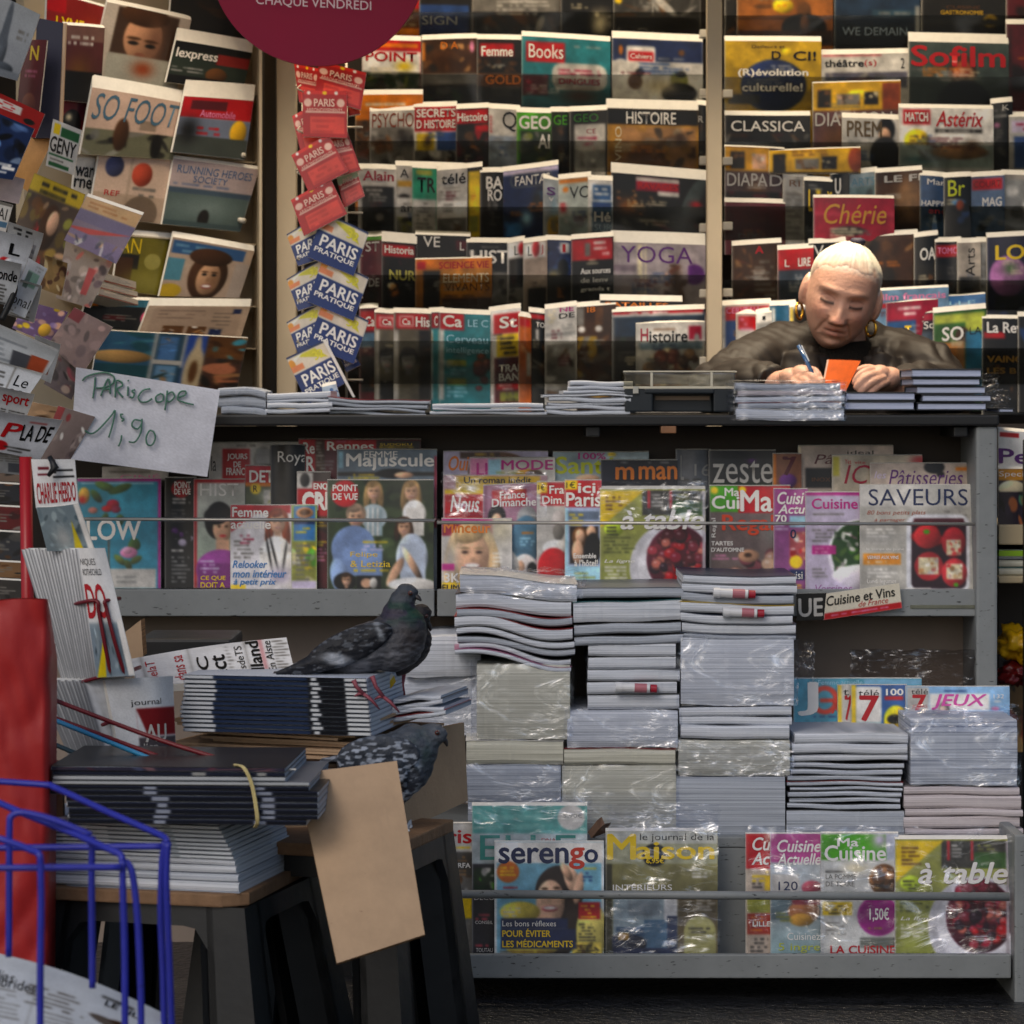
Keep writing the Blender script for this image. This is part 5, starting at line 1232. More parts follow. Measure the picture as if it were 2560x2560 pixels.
wm([(372, 764), (626, 766), (596, 862), (340, 850)], '#b8a08a', 'o 6 4 94 96 #a8907c 8; l 12 10 64 40 #8a7464 10; l 64 16 88 60 #7a6a5c 10; s 20 56 40 92 n,h,b,x 8; s 44 56 62 92 n,h,u,x 8; s 66 62 78 90 B,e,x 6; r 84 8 92 20 B', 'beige booklet with small landscape pictures ' + S, .04, rise=22)
wm([(250, 825), (620, 845), (590, 985), (225, 960)], '#28485e', 's 0 0 36 100 #2c5a7c,#1c4468,#3a7a88,#184048 16; e 16 46 20 12 #b08850; r 0 60 36 100 #1c4a54; r 36 0 38 100 x; s 40 6 52 48 #4a78b0,#28508c,n,h 8; r 38 48 58 56 x; s 40 58 54 100 #6a98c0,x,h,z 8; r 56 0 58 60 x; r 58 0 72 100 #2448a0; e 66 70 7 50 #c8b490; e 66 28 2.5 28 #c8b490; e 66 66 3 20 n; s 72 0 100 40 n,h,#3a88a0,j 14; s 72 40 100 100 #4a3026,j,h,#c87850,D 18; e 84 58 12 10 #b87050', 'strip of blue sea and church postcards under the beige booklet', .05, rise=2, t=.003, cname='postcard_print', name='postcard_strip', cat='postcards')
# books lying in the wing
for i, (y0, y1, x0, x1) in enumerate(((675, 698, 238, 340), (700, 718, 240, 344), (720, 738, 246, 345))):
    qmag([(x0, y0), (x1, y0 + 30), (x1, y1 + 26), (x0, y1)], [.2, .27, .27, .2], '#c8b8a4', 'l 0 10 100 90 g 16; r 0 84 100 100 a', 'cream paperback, %s of three lying below the woman portrait' % NTH[i].replace('third', 'lowest'), 'paperbacks in the angled rack', t=.12, rise=0, name='paperback', cat='book', bow=0)

# ------------------------------------------------------------------ hanging papers at the far left
def hp(pts, Y, bg, ops, label, paper=True, **kw):
    kw.setdefault('t', .004)
    kw.setdefault('rise', 0)
    cat = kw.pop('cat', 'newspaper' if paper else 'magazine')
    name = kw.pop('name', 'newspaper' if paper else 'magazine')
    qmag(pts, Y, bg, ops, label, 'papers hanging at the left of the kiosk', pm=MATTE if paper else PRINT, name=name, cat=cat, **kw)
L = 'at the far left'
hp([(-60, -40), (105, 40), (40, 200), (-110, 160)], -.25, '#a4a8ac', 'g #8e9298; e 60 40 5 40 #5a6068; e 60 70 10 26 #5a6068; q 60 0 68 60 52 60 #5a6068; l 78 30 96 40 e; e 70 88 18 8 #4a5058; r 0 90 100 100 #7a8088', 'grey newspaper with tower silhouette ' + L, curl=.02)
hp([(60, 100), (118, 100), (96, 300), (40, 290)], .05, '#5a1418', 't N 36 8 70 26 #c8a828 b; e 50 82 30 14 #b08048; l 20 38 90 46 p 6; g #3a0c10', 'maroon book with gold letter on navy board', paper=False, name='book', cat='book', t=.01)
b = MB()
bd = [P(92, 44, .1), P(162, 58, .1), P(150, 345, .1), P(80, 345, .1)]
dd = Vector((0, .02, 0))
b.add(bd + [q + dd for q in bd], [(0, 3, 2, 1), (4, 5, 6, 7), (0, 1, 5, 4), (1, 2, 6, 5), (2, 3, 7, 6), (3, 0, 4, 7)])
o = b.link('display_board', mat('navy_board', '#141634', .5))
recenter(o, P(120, 345, .1))
tag(o, 'navy display board with cream edge behind the maroon book', 'board')
b = MB()
e0, e1 = P(163, 58, .098), P(151, 345, .098)
b.tube([e0, e1], .004, 6)
c = b.link('board_edge', mat('cream_edge', '#c8a888', .5), o)
c.data.transform(Matrix.Translation(-o.location))
hp([(-60, 205), (112, 285), (88, 345), (-80, 300)], -.2, '#8c1e1c', 'r 34 14 70 40 x; l 36 16 68 38 R 8; e 84 50 8 10 D', 'red paper with white name box ' + L)
hp([(-70, 255), (86, 322), (32, 450), (-110, 430)], -.28, '#182848', 's 30 4 100 70 #1c2c50,#5a78a8,#8aa0c0,#101828,k 22; l 50 72 90 80 w; r 74 78 96 84 w; l 40 86 90 96 w 7', 'dark blue paper with pale figures ' + L)
hp([(70, 325), (135, 345), (70, 480), (20, 440)], .12, '#c89868', 'g #b88850', 'plain cream orange card behind the dark blue paper', name='card', cat='card')
hp([(-40, 420), (62, 448), (46, 510), (-50, 490)], -.22, '#c8b8b8', 'g #b4a4a4', 'blank pale pink paper edge ' + L)
hp([(-50, 490), (32, 512), (14, 580), (-50, 570)], -.24, 'x', 't UAI 40 20 90 60 d; r 40 66 98 86 #4a6a84; r 0 0 100 10 e', 'white paper with blue band ' + L)
hp([(133, 297), (205, 326), (184, 438), (114, 414)], 0.02, 'x', 'r 8 6 30 28 #d8b820; r 34 10 96 30 #2c5a38; t GENY 4 34 92 66 d b; r 4 70 90 74 #2c5a38; l 10 78 80 88 e 8; r 8 88 80 96 #2c5a38', 'white and green racing paper with rounded black letters', cat='newspaper')
hp([(86, 432), (214, 486), (150, 700), (8, 650)], -.02, '#5a4a3a', 'r 0 0 100 18 #d0b020; l 20 4 90 14 D 8; s 0 20 100 100 #4a3a30,j,n,#8a7030,o,R,#c8a078 60 .6; e 55 50 16 26 j; e 60 44 10 14 s', 'yellow topped picture magazine hanging in film ' + L, paper=False)
hp([(216, 490), (356, 538), (290, 660), (160, 600)], -.06, '#8a7a8a', 'r 0 0 100 26 #d0a878; l 10 6 90 22 #b88050 8; r 0 28 100 50 #7a708c; q 0 66 100 44 0 84 #c8504c; q 0 84 100 44 60 60 #d86a60; e 40 90 22 16 #b89060; s 0 70 100 100 #8a7a98,#c8a080,#484860,x 14', 'wrapped magazine with orange top and red wedge ' + L, paper=False, rise=8)  # top band paints the golden shine of the wrapping into the print
hp([(165, 600), (285, 650), (225, 770), (140, 745)], -.03, '#a89890', 's 0 0 100 100 #a8988c,#c8b8b0,#88706c,#c86a60,#5a4a50 40 .6; r 60 30 76 80 #c85a58', 'pale patchwork magazine in film ' + L, paper=False)
hp([(66, 752), (170, 780), (130, 860), (30, 820)], -.08, '#6a5078', 's 0 0 100 100 #6a5078,#4a3858,#8a78a8,s,Y 26 .6; e 70 70 14 20 #d0a030', 'purple comic style magazine with yellow spot ' + L, paper=False)
hp([(-60, 560), (92, 602), (44, 705), (-80, 680)], -.36, '#c4c8d0', 't L 66 20 84 44 k b; e 64 70 14 20 #a01c20; e 70 66 9 14 #c4c8d0; r 58 44 98 52 #b8bcc4', 'white newspaper with red round letter ' + L, curl=.03)
hp([(64, 640), (118, 672), (62, 795), (8, 770)], -.3, '#b8bcc2', 'r 36 18 86 46 #7a9a8a; r 36 20 56 50 #5a6a64; t ional 10 66 96 84 d; l 60 4 96 16 g 6; l 4 88 80 98 e 6', 'white newspaper with small green photograph ' + L)
b = MB()
b.tube(smoothpts([P(-20, 705, -.33), P(22, 706, -.33), P(36, 716, -.33), P(30, 745, -.33), P(4, 800, -.33)], 6), .006, 8)
o = b.link('wire_holder', BLACKM, smooth=True)
tag(o, 'black rounded wire paper holder at the left edge', 'wire holder')
hp([(-80, 775), (152, 876), (112, 935), (-90, 880)], -.42, '#c0c6cc', 'l 4 30 70 90 #90969e 14; r 55 55 92 100 #4a4c54; r 76 50 96 100 #a84a2c; r 0 0 100 8 #d0d4da', 'open newspaper with grey and orange photograph ' + L, curl=.02)
hp([(-70, 880), (108, 936), (50, 1020), (-90, 990)], -.4, '#c0c4ca', 't Le 70 20 90 48 k; t es 66 56 90 86 k; l 20 20 60 90 d 10; r 62 4 64 96 e; l 66 88 96 94 e', 'newspaper with large black title turned sideways ' + L)
hp([(-60, 1020), (163, 1050), (96, 1150), (-60, 1120)], -.46, '#c4c8d2', 't LA_DE 60 24 96 62 k bz; t P 34 24 60 60 R bi; e 36 82 10 12 R; l 66 12 98 18 #a84a48; l 40 80 80 92 d 8', 'white newspaper with red letters curling ' + L, curl=.03)
hp([(186, 768), (282, 818), (206, 935), (120, 860)], -.1, '#8c7672', 's 0 0 100 100 #8c7672,#6a5a5c,#a88a84,#4a4040 24 .7; r 0 0 30 26 #7a2c34', 'mauve brown magazine hanging beside the handwritten sign', paper=False)
hp([(140, 860), (205, 930), (180, 1000), (110, 960)], -.08, '#5a5054', 's 0 0 100 100 #5a5054,#3a3438,#8a7a70,#7a3a44 18', 'dim grey magazine below the mauve brown one', paper=False)
hp([(146, 1014), (238, 1042), (170, 1160), (90, 1150)], -.16, '#7a6a66', 's 0 0 100 100 #7a6a66,#5a4c4c,#9a8a84,R,x 24 .6; r 0 0 20 30 #8a2c30', 'brown grey magazine above the satirical newspapers', paper=False)
hp([(60, 1000), (146, 1018), (140, 1060), (40, 1050)], -.12, '#a08060', 's 0 0 100 100 #a08060,n,j 10', 'small tan magazine under the sideways newspaper', paper=False)
for i, (pts, yy, ops, lb) in enumerate((
        ([(-40, 640), (62, 662), (24, 765), (-60, 745)], -.34, 't monde 30 20 96 44 k b; l 30 54 92 96 d 8', 'white newspaper with black word above the wire holder'),
        ([(22, 688), (112, 716), (80, 806), (4, 784)], -.27, 'r 20 10 80 50 #6a6c74; l 10 60 92 96 e 7; e 50 34 14 18 #b8a090', 'white newspaper with grey portrait beside the wire holder'),
        ([(96, 838), (158, 862), (122, 958), (66, 932)], -.2, 'l 8 10 92 40 g 7; r 20 46 80 84 #8a5040', 'narrow newspaper with brown picture under the mauve magazine'),
        ([(-30, 958), (94, 986), (52, 1064), (-50, 1040)], -.45, 't sport 40 16 94 50 R b; l 40 62 96 96 d 7', 'white newspaper with red word over the curling one'),
        ([(28, 556), (116, 586), (82, 654), (6, 630)], -.3, 'l 6 8 90 40 k 14; s 10 46 90 94 #8a8c94,#5a5c64,#b8b0a8 10', 'newspaper with grey picture above the red lettered one'),
        ([(-40, 1098), (96, 1108), (72, 1190), (-40, 1180)], -.4, '#b0b4b8;'[8:] + 'l 10 16 90 60 g 7; r 50 66 94 94 #6a6e78', 'grey newspaper lowest of the left hanging papers'),
        ([(120, 640), (176, 660), (150, 740), (96, 720)], -.1, 's 0 0 100 100 #b89868,#8a6a4a,#d8c8a0,#6a4a40 20', 'tan picture page between the film wrapped magazines'))):
    hp(pts, yy, '#c2c6cc', ops, lb, curl=.035)
# dim shelves at the far left below the papers
dm = ['#3a3234', '#5a1c20', '#2a2c34', '#6a4a34', '#26262c', '#4a3c30']
for i, (y0, y1, c_) in enumerate(((1140, 1200, '#6a5a50'), (1205, 1255, '#22242c'), (1262, 1320, '#5a1418'), (1325, 1395, '#2c2e34'), (1400, 1440, '#7a5a3c'), (1445, 1500, '#33302e'))):
    hp([(-60, y0), (74, y0 + 8), (74, y1 + 6), (-60, y1)], .02 - i * .012, c_, 's 0 0 100 100 %s,k,e,n 10; l 10 30 80 60 e 14' % c_,
       ['dim brown', 'black', 'dark red', 'charcoal', 'tan', 'grey brown'][i] + ' magazine stacked left of the red pole', paper=False, rise=4)

# handwritten price sheet
HAND = mat('green_ink', '#4e7c68', .7)
sx = [(190, 918), (550, 975), (518, 1192), (176, 1148)]
sheet = qmag(sx, [-.16, -.1, -.1, -.16], '#dedee6', '', 'white handwritten price sheet hanging in front of the counter', t=.0015, rise=0, name='price_sheet', cat='sign', pm=MATTE, bow=.004, cname='paper_face')
def stroke(pts, parent, wd=.0016):
    C = [P(p[0], p[1], y) for p, y in zip(sx, [-.16, -.1, -.1, -.16])]
    vs = []
    for (x, y) in pts:
        # the column fixes the depth on the sheet
        u = (x - 190) / 360.0
        vs.append(P(x, y, -.16 + .06 * u - .0045 - .004 * math.sin(math.pi * min(max(u, 0), 1))))
    return smoothpts(vs, 5)
b = MB()
for s in (((206, 952), (216, 942), (240, 934), (266, 932), (284, 942), (282, 958), (262, 968), (240, 970)), ((238, 942), (236, 970), (232, 996)), ((252, 990), (262, 962), (272, 948), (276, 985)), ((256, 974), (276, 972)),
          ((288, 994), (290, 954), (302, 954), (306, 964), (292, 974), (308, 994)), ((320, 966), (319, 990)), ((320, 950), (321, 953)), ((338, 974), (330, 978), (336, 984), (332, 994), (324, 992)),
          ((376, 972), (358, 976), (346, 992), (352, 1004), (368, 1004), (380, 996)), ((402, 984), (390, 992), (392, 1004), (406, 1002), (408, 988), (400, 984)), ((418, 976), (416, 1000), (412, 1026)), ((416, 988), (430, 980), (436, 992), (424, 1004), (416, 1000)),
          ((444, 994), (462, 988), (464, 978), (450, 980), (444, 998), (460, 1006), (484, 1012)),
          ((212, 1076), (226, 1084), (244, 1076), (276, 1042), (288, 1026), (282, 1060), (272, 1094)), ((308, 1036), (302, 1036), (304, 1044), (310, 1048), (304, 1054)), ((304, 1088), (302, 1102), (296, 1116)),
          ((352, 1052), (336, 1050), (330, 1064), (344, 1072), (354, 1058), (354, 1048), (352, 1080), (338, 1104), (322, 1104)), ((374, 1076), (366, 1092), (368, 1110), (380, 1112), (388, 1096), (384, 1080), (374, 1076))):
    b.tube(stroke(s, sheet), .0018, 5)
o = b.link('handwriting', HAND, sheet, smooth=True)
o.data.transform(Matrix.Translation(-sheet.location))
# stack the sheet hangs from
# ------------------------------------------------------------------ round hanging sign
Yd = .22
cx, cy, rr = 795, -107, 272
disc = MB()
c0 = P(cx, cy, Yd)
r0 = rr * K(Yd)
n = 96
ring = [(c0.x + r0 * math.cos(2 * math.pi * i / n), c0.z + r0 * math.sin(2 * math.pi * i / n)) for i in range(n)]
disc.add([(x, Yd, z) for x, z in ring] + [(x, Yd + .012, z) for x, z in ring],
         [tuple(range(n)), tuple(range(2 * n - 1, n - 1, -1))] + [(i, i + n, (i + 1) % n + n, (i + 1) % n) for i in range(n)])
o = disc.link('hanging_sign', mat('crimson_board', '#7c0630', .6, spec=.25, vary=.06, vscale=5))
recenter(o, c0)
tag(o, 'round crimson sign with white capitals hanging above the map stand', 'sign')
gv, gf = text_geo('CHAQUE VENDREDI', False)
tv = []
for a, c, _l in gv:
    px = 640 + 288 * a
    py = 14 - 27 * c + 16 * a
    tv.append(P(px, py, Yd - .001))
t = link('lettering', pyd(tv, gf), o, mat('white_letter', '#c8b4bc', .5))
t.data.transform(Matrix.Translation(-c0))
b = MB()
for dx in (-60, 60):
    q = P(cx + dx, cy - 262, Yd + .006)
    b.tube([q, (q.x, q.y, 2.5)], .0015, 5)
w_ = b.link('hanging_wires', BLACKM, o)
w_.data.transform(Matrix.Translation(-c0))

# ------------------------------------------------------------------ map stand and its maps
stand = empty('map_stand', P(808, 1030, .34))
tag(stand, 'white wire stand holding red and blue city maps on the counter', 'map stand')
WIRE = mat('white_wire', '#b8ac98', .4)
b = MB()
for px in (757, 866):
    b.tube([P(px, 120, .36), P(px, 1036, .36)], .0028, 8)
for py in (215, 318, 425, 532, 640, 744, 848, 950):
    b.tube([P(740, py, .34), P(757, py, .36), P(866, py, .36), P(906, py, .335)], .0022, 7)
    b.tube([P(752, py - 2, .30), P(742, py + 6, .28), P(760, py + 16, .30), P(764, py, .36)], .002, 6)
o = b.link('wire_frame', WIRE, stand, smooth=True)
o.data.transform(Matrix.Translation(-stand.location))
b = MB().box(P(740, 1, .3).x, P(880, 1, .3).x, .26, .42, zpx(1037, 0) + .001, zpx(1037, 0) + .008)
o = b.link('stand_foot', BLACKM, stand, .002)
o.data.transform(Matrix.Translation(-stand.location))
RED = 'r 0 0 100 8 #c82820; e 14 5 4 4 w; e 50 5 5 4 Y; e 76 5 4 4 w; e 12 26 9 9 #d8b0a0; e 86 26 9 9 #d8b0a0; t PARIS 26 18 72 34 #d8b0a0 b; r 6 44 96 48 #d8b0a0; t ARRONDISSEMENTS 8 38 90 46 #d8b0a0; r 14 56 94 92 #c83c30; l 20 60 88 90 #b02c24 12; r 14 50 16 100 #8a1814'
BLU = 'r 0 0 100 4 B; r 0 4 100 38 #d8ccb8; q 20 6 70 6 90 34 #c8c030; t 32 60 12 84 30 #d8d030 b; q 0 10 40 4 6 20 #e0e0d8; e 6 18 8 10 #d8902c; r 0 22 30 34 #d88050; r 0 38 100 100 #18306a; t PARIS 14 44 92 68 w b; t PRATIQUE 8 72 92 84 w b'
MG = 'city maps on the wire stand'
def mp(pts, Y, art, label, blue=False):
    q = [(p[0], p[1]) for p in pts]
    ys = Y if isinstance(Y, list) else [Y + .012, Y + .012, Y, Y]
    qmag(q, ys, '#1c3468' if blue else '#a01c1c', art, label, MG, t=.005, rise=1, name='city_map', cat='map', bow=0.001)
NM = 'of the map stand'
mp([(735, 160), (800, 172), (790, 265), (748, 255)], .31, RED, 'red city map leaning left under the round sign')
mp([(798, 152), (916, 182), (902, 275), (786, 240)], .30, RED, 'red city map leaning right under the round sign')
mp([(730, 290), (800, 255), (840, 370), (752, 380)], .31, RED, 'red city map behind the upright red one')
mp([(868, 240), (890, 236), (900, 285), (872, 290)], .32, RED, 'red city map edge right of the upright one')
mp([(756, 226), (867, 228), (868, 345), (758, 342)], .285, RED, 'upright red city map with white capitals')
mp([(810, 336), (868, 328), (902, 425), (820, 450)], .30, RED, 'red city map behind the tilted one, middle of the stand')
mp([(728, 388), (820, 335), (872, 428), (772, 480)], .275, RED, 'tilted red city map above the lowest red one')
mp([(840, 440), (890, 420), (912, 490), (860, 520)], .31, '%s; r 0 0 100 30 #98a890' % RED, 'red and green city map half hidden at right')
mp([(727, 500), (826, 445), (868, 535), (760, 590)], .265, RED, 'lowest red city map, tilted above the blue maps')
for i, py in enumerate((530, 642, 750)):
    nm = ['highest', 'second', 'third'][i]
    mp([(716, py + 56), (812, py), (800, py + 118), (745, py + 135)], .285, BLU, 'left leaning blue city map of the %s blue pair' % nm, True)
    mp([(810, py - 2), (922, py + 52), (884, py + 160), (768, py + 112)], .27, BLU, 'right leaning blue city map of the %s blue pair' % nm, True)
mp([(715, 895), (812, 850), (866, 956), (770, 1012)], .25, BLU, 'lowest blue city map, tilted left on the stand', True)
mp([(840, 870), (870, 862), (902, 912), (866, 930)], .3, BLU, 'blue city map with only a red corner showing', True)
b = MB()
b.add([P(806, 850, .244), P(814, 848, .244), P(888, 992, .244), P(882, 994, .244), P(806, 850, .25), P(814, 848, .25), P(888, 992, .25), P(882, 994, .25)],
      [(0, 3, 2, 1), (4, 5, 6, 7), (0, 1, 5, 4), (1, 2, 6, 5), (2, 3, 7, 6), (3, 0, 4, 7)])
o = b.link('folded_map', PAGES)
recenter(o, P(850, 920, .247))
tag(o, 'thin white map edge slanting down beside the lowest blue map', 'map')
qmag([(805, 968), (840, 960), (852, 1000), (808, 1004)], .22, '#b8c8d8', 's 0 0 100 100 #b8c8d8,#3a6ab0,w,l 10', 'small blue and white folded leaflet below the blue maps', name='leaflet', cat='leaflet', t=.004)
# ------------------------------------------------------------------ paper stacks
PG = {'w': page_mat('pages_white', '#a2a8b2', '#d6dae2'), 'c': page_mat('pages_cream', '#a8a696', '#cfcdbe'), 'g': page_mat('pages_grey', '#868c96', '#b4bac4'),
      'p': page_mat('pages_pinkish', '#a2989a', '#cfc6c8'), 'n': page_mat('pages_newsprint', '#8890a0', '#ccd2dc', freq=260)}
PGV = page_mat('pages_upright', '#5d6066', '#cdd1d6', axis=0, freq=240)
STK = film_mat('bundle_film', 10, 0.10, .5, tint='#f2f3f6', rough=.28, bump=.9)
COVC = [mat('cover_dark', '#1c1d22', .35), mat('cover_grey', '#6c7078', .4), mat('cover_white', '#d4d2cc', .4), mat('cover_blue', '#26324a', .35), mat('cover_red', '#8a1c24', .35), mat('cover_teal', '#2c6a70', .35), mat('cover_yellow', '#c0a028', .35), mat('cover_pink', '#a86488', .35)]

def paper(px0, px1, py0, py1, Y, depth, tone, name, label, cat, group=None, amp=0.0, sag=None, seed=0, cover=None, bulge=.004, nx=26, jit=0.0, cvar=True):
    """a closed magazine or a sheaf lying flat, its fore edge towards the camera"""
    rg = random.Random(seed)
    ph = rg.uniform(0, 6)
    def off(u):
        a = amp * (math.sin(u * 4.4 + ph) + .5 * math.sin(u * 9.3 + ph * 2)) + (sag(u) if sag else 0)
        return a
    rows = [(0, 0.0), (.18, bulge * .8), (.5, bulge), (.82, bulge * .8), (1, 0.0)]
    rng2 = [rg.uniform(-.0004, .0004) for _ in range(nx + 1)]
    v, f = [], []
    prof = [(w, Y - b) for w, b in rows] + [(1, Y + depth), (0, Y + depth)]
    m = len(prof)
    for i in range(nx + 1):
        u = i / nx
        px = px0 + (px1 - px0) * u
        o = off(u)
        for k, (w, y) in enumerate(prof):
            yy = y + (rng2[i] if k < 5 else 0)
            q = P(px, py0 + (py1 - py0) * w + o, Y)
            q.y = yy
            q.x += jit * (k in (0, 4))
            v.append(q)
    for i in range(nx):
        for k in range(m):
            a, c = i * m + k, i * m + (k + 1) % m
            f.append((a, c, c + m, a + m))
    f.append(tuple(range(m - 1, -1, -1)))
    f.append(tuple(nx * m + k for k in range(m)))
    o = link(name, pyd(v, f), None, PG[tone])
    recenter(o, P((px0 + px1) / 2, py1, Y))
    if cover is not None:
        cover = cover if not cvar or rg.random() < .6 else rg.randrange(len(COVC))
        vv, ff = [], []
        th = .0011
        for i in range(nx + 1):
            u = i / nx
            px = px0 - 2 + (px1 - px0 + 4) * u
            q = P(px, py0 + off(u), Y)
            for (y, dz) in ((Y - .0025, th), (Y - .0025, .0002), (Y + depth, .0002), (Y + depth, th)):
                vv.append((q.x, y, q.z + dz))
        for i in range(nx):
            for k in range(4):
                a, c = i * 4 + k, i * 4 + (k + 1) % 4
                ff.append((a, c, c + 4, a + 4))
        ff += [(3, 2, 1, 0), tuple(nx * 4 + k for k in range(4))]
        c = link('cover', pyd(vv, ff), o, COVC[cover])
        c.data.transform(Matrix.Translation(-o.location))
    tag(o, label, cat, group)
    return o

def wrap(o, px0, px1, py0, py1, Y, depth, amp=.006, seed=1, tail=None):
    """crinkled film round a bundle: front, top and both ends"""
    nx, ny = 54, max(10, int((py1 - py0) / 5))
    v, f = [], []
    a, c = P(px0 - 5, py0 - 4, Y), P(px1 + 5, py1 + 2, Y)
    path = [(a.x, Y + depth * .6), (a.x, Y + .0), (c.x, Y + .0), (c.x, Y + depth * .6)]
    seg = [0.2, .6, .2]
    for j in range(ny + 1):
        w = j / ny
        for i in range(nx + 1):
            u = i / nx
            if u < .12:
                t = u / .12
                x, y, nn = a.x, Y + depth * .6 * (1 - t), Vector((-1, 0, 0))
            elif u > .88:
                t = (u - .88) / .12
                x, y, nn = c.x, Y + depth * .6 * t, Vector((1, 0, 0))
            else:
                t = (u - .12) / .76
                x, y, nn = a.x + (c.x - a.x) * t, Y, Vector((0, -1, 0))
            z = a.z + (c.z - a.z) * w
            q = abs(mnoise.noise((x * 13 + z * 9 + seed, y * 20, z * 22 - x * 6))) + .6 * abs(mnoise.noise((x * 34 + z * 20 + seed, y * 50, z * 50)))
            pnt = Vector((x, y, z)) + nn * (.005 + amp * q * .9)
            if w == 0:
                pnt.z += .004 * mnoise.noise((x * 40, seed, 0))
            v.append(pnt)
    for j in range(ny):
        for i in range(nx):
            k = j * (nx + 1) + i
            f.append((k, k + nx + 1, k + nx + 2, k + 1))
    base = len(v)
    n2 = 8
    for j in range(n2 + 1):
        for i in range(nx + 1):
            u = i / nx
            x = a.x + (c.x - a.x) * u
            y = Y - .006 + (depth * .6) * j / n2
            z = a.z + .001 + amp * 1.2 * abs(mnoise.noise((x * 30, y * 30, seed))) * (1 if 0 < j else .2)
            v.append(Vector((x, y, z)))
    for j in range(n2):
        for i in range(nx):
            k = base + j * (nx + 1) + i
            f.append((k, k + 1, k + nx + 2, k + nx + 1))
    s = link('plastic_wrap', pyd(v, f), o, STK, True)
    s.data.transform(Matrix.Translation(-o.location))
    return s

def clump(px0, px1, py0, py1, Y, name, label, seed, parent=None):
    """a crumpled ball of thin film"""
    bm = bmesh.new()
    bmesh.ops.create_icosphere(bm, subdivisions=5, radius=1.0)
    c = P((px0 + px1) / 2, (py0 + py1) / 2, Y)
    sx, sz = (px1 - px0) / 2 * K(Y), (py1 - py0) / 2 * K(Y)
    for q in bm.verts:
        d = q.co.normalized()
        s = .62 + .7 * abs(mnoise.noise(d * 2.6 + Vector((seed, 0, 0)))) + .5 * abs(mnoise.noise(d * 6 + Vector((0, seed, 0)))) + .3 * abs(mnoise.noise(d * 13 + Vector((0, 0, seed))))
        q.co = Vector((d.x * sx * s, d.y * min(sx, .05) * s, d.z * sz * s))
    me = bpy.data.meshes.new('m')
    bm.to_mesh(me)
    bm.free()
    o = link(name, me, parent, STK, True)
    if parent is None:
        o.location = c
        tag(o, label, 'plastic film')
    else:
        me.transform(Matrix.Translation(c - parent.location))
    return o

ORD = ['top', 'second', 'third', 'fourth', 'fifth', 'sixth', 'seventh', 'eighth', 'ninth', 'tenth', 'eleventh', 'twelfth', 'thirteenth', 'fourteenth', 'fifteenth', 'sixteenth', 'seventeenth', 'eighteenth', 'nineteenth', 'twentieth']
YS = -0.262
def pile(px0, px1, ys, tone, what, where, group, amp=1.5, sag=None, cover=0, jit=6, depth=.24, Y=YS, name='magazine', cat='magazine', seed=1, tones=None, gap=2):
    rg = random.Random(seed)
    for i in range(len(ys) - 1):
        j0, j1 = rg.uniform(-jit, jit), rg.uniform(-jit, jit)
        o = paper(px0 + j0, px1 + j1, ys[i] + gap, ys[i + 1], Y + rg.uniform(-.004, .006), depth, (tones[i % len(tones)] if tones else tone), name,
              '%s, %s from the top %s' % (what, ORD[i] if i else 'first', where), cat, group, amp=amp, sag=(lambda u, i=i: sag(u, i)) if sag else None, seed=seed * 40 + i,
              cover=cover)
        o.rotation_euler.z = R(rg.uniform(-1.6, 1.6))
def steps(y0, y1, n, seed=3, var=.35):
    rg = random.Random(seed)
    w = [1 + rg.uniform(-var, var) for _ in range(n)]
    t, out = 0, [y0]
    for q in w:
        t += q
        out.append(y0 + (y1 - y0) * t / sum(w))
    return out

def bundle(px0, px1, py0, py1, tone, label, film=True, Y=YS, depth=.26, seed=1, amp=1.2, name='paper_bundle', cover=None):
    o = paper(px0, px1, py0, py1, Y, depth, tone, name, label, 'paper bundle', 'bundles of magazines on the low shelf', amp=amp, seed=seed, cover=cover, bulge=.006)
    if film:
        wrap(o, px0, px1, py0, py1, Y - .006, depth, seed=seed)
    return o
ssag = lambda u, i: (18 + 3.5 * i) * (3 * u * u - 2 * u ** 3) - 6 * math.sin(u * 6)
# leftmost leaning bundles beside the pigeon
bundle(1012, 1202, 1590, 1690, 'w', 'grey white bundle just right of the standing pigeon', False, seed=31, amp=4, Y=-.16)
bundle(1000, 1192, 1690, 1840, 'w', 'grey white bundle under the one right of the standing pigeon', True, seed=32, amp=5, Y=-.14)
# second column
o = paper(1150, 1442, 1436, 1480, YS, .24, 'w', 'paper_bundle', 'shiny film wrapped magazines crowning the sagging stack', 'paper bundle', 'bundles of magazines on the low shelf', amp=3, sag=lambda u: 24 * u, seed=5, cover=2)
wr = wrap(o, 1160, 1446, 1434, 1486, YS - .006, .24, amp=.014, seed=5)
wr.data.transform(Matrix.Translation((0, 0, -.006)))
pile(1142, 1432, [1482, 1520, 1541, 1570, 1588, 1606, 1622, 1636], 'w', 'sagging magazine', 'of the left wavy stack', 'magazines of the wavy stack', amp=2.5, sag=ssag, seed=7, tones=['w', 'g', 'w', 'w', 'g', 'w'])
bundle(1192, 1425, 1662, 1848, 'c', 'pale yellow film wrapped bundle under the wavy stack', True, seed=9, amp=.5)
bundle(1166, 1408, 1852, 1910, 'c', 'cream unwrapped bundle under the pale yellow one', False, seed=10, cover=2)
bundle(1166, 1402, 1912, 2004, 'g', 'grey film wrapped bundle low in the second column', True, seed=11)
bundle(1170, 1400, 2006, 2090, 'g', 'grey bundle resting on the shelf in the second column', False, seed=12)
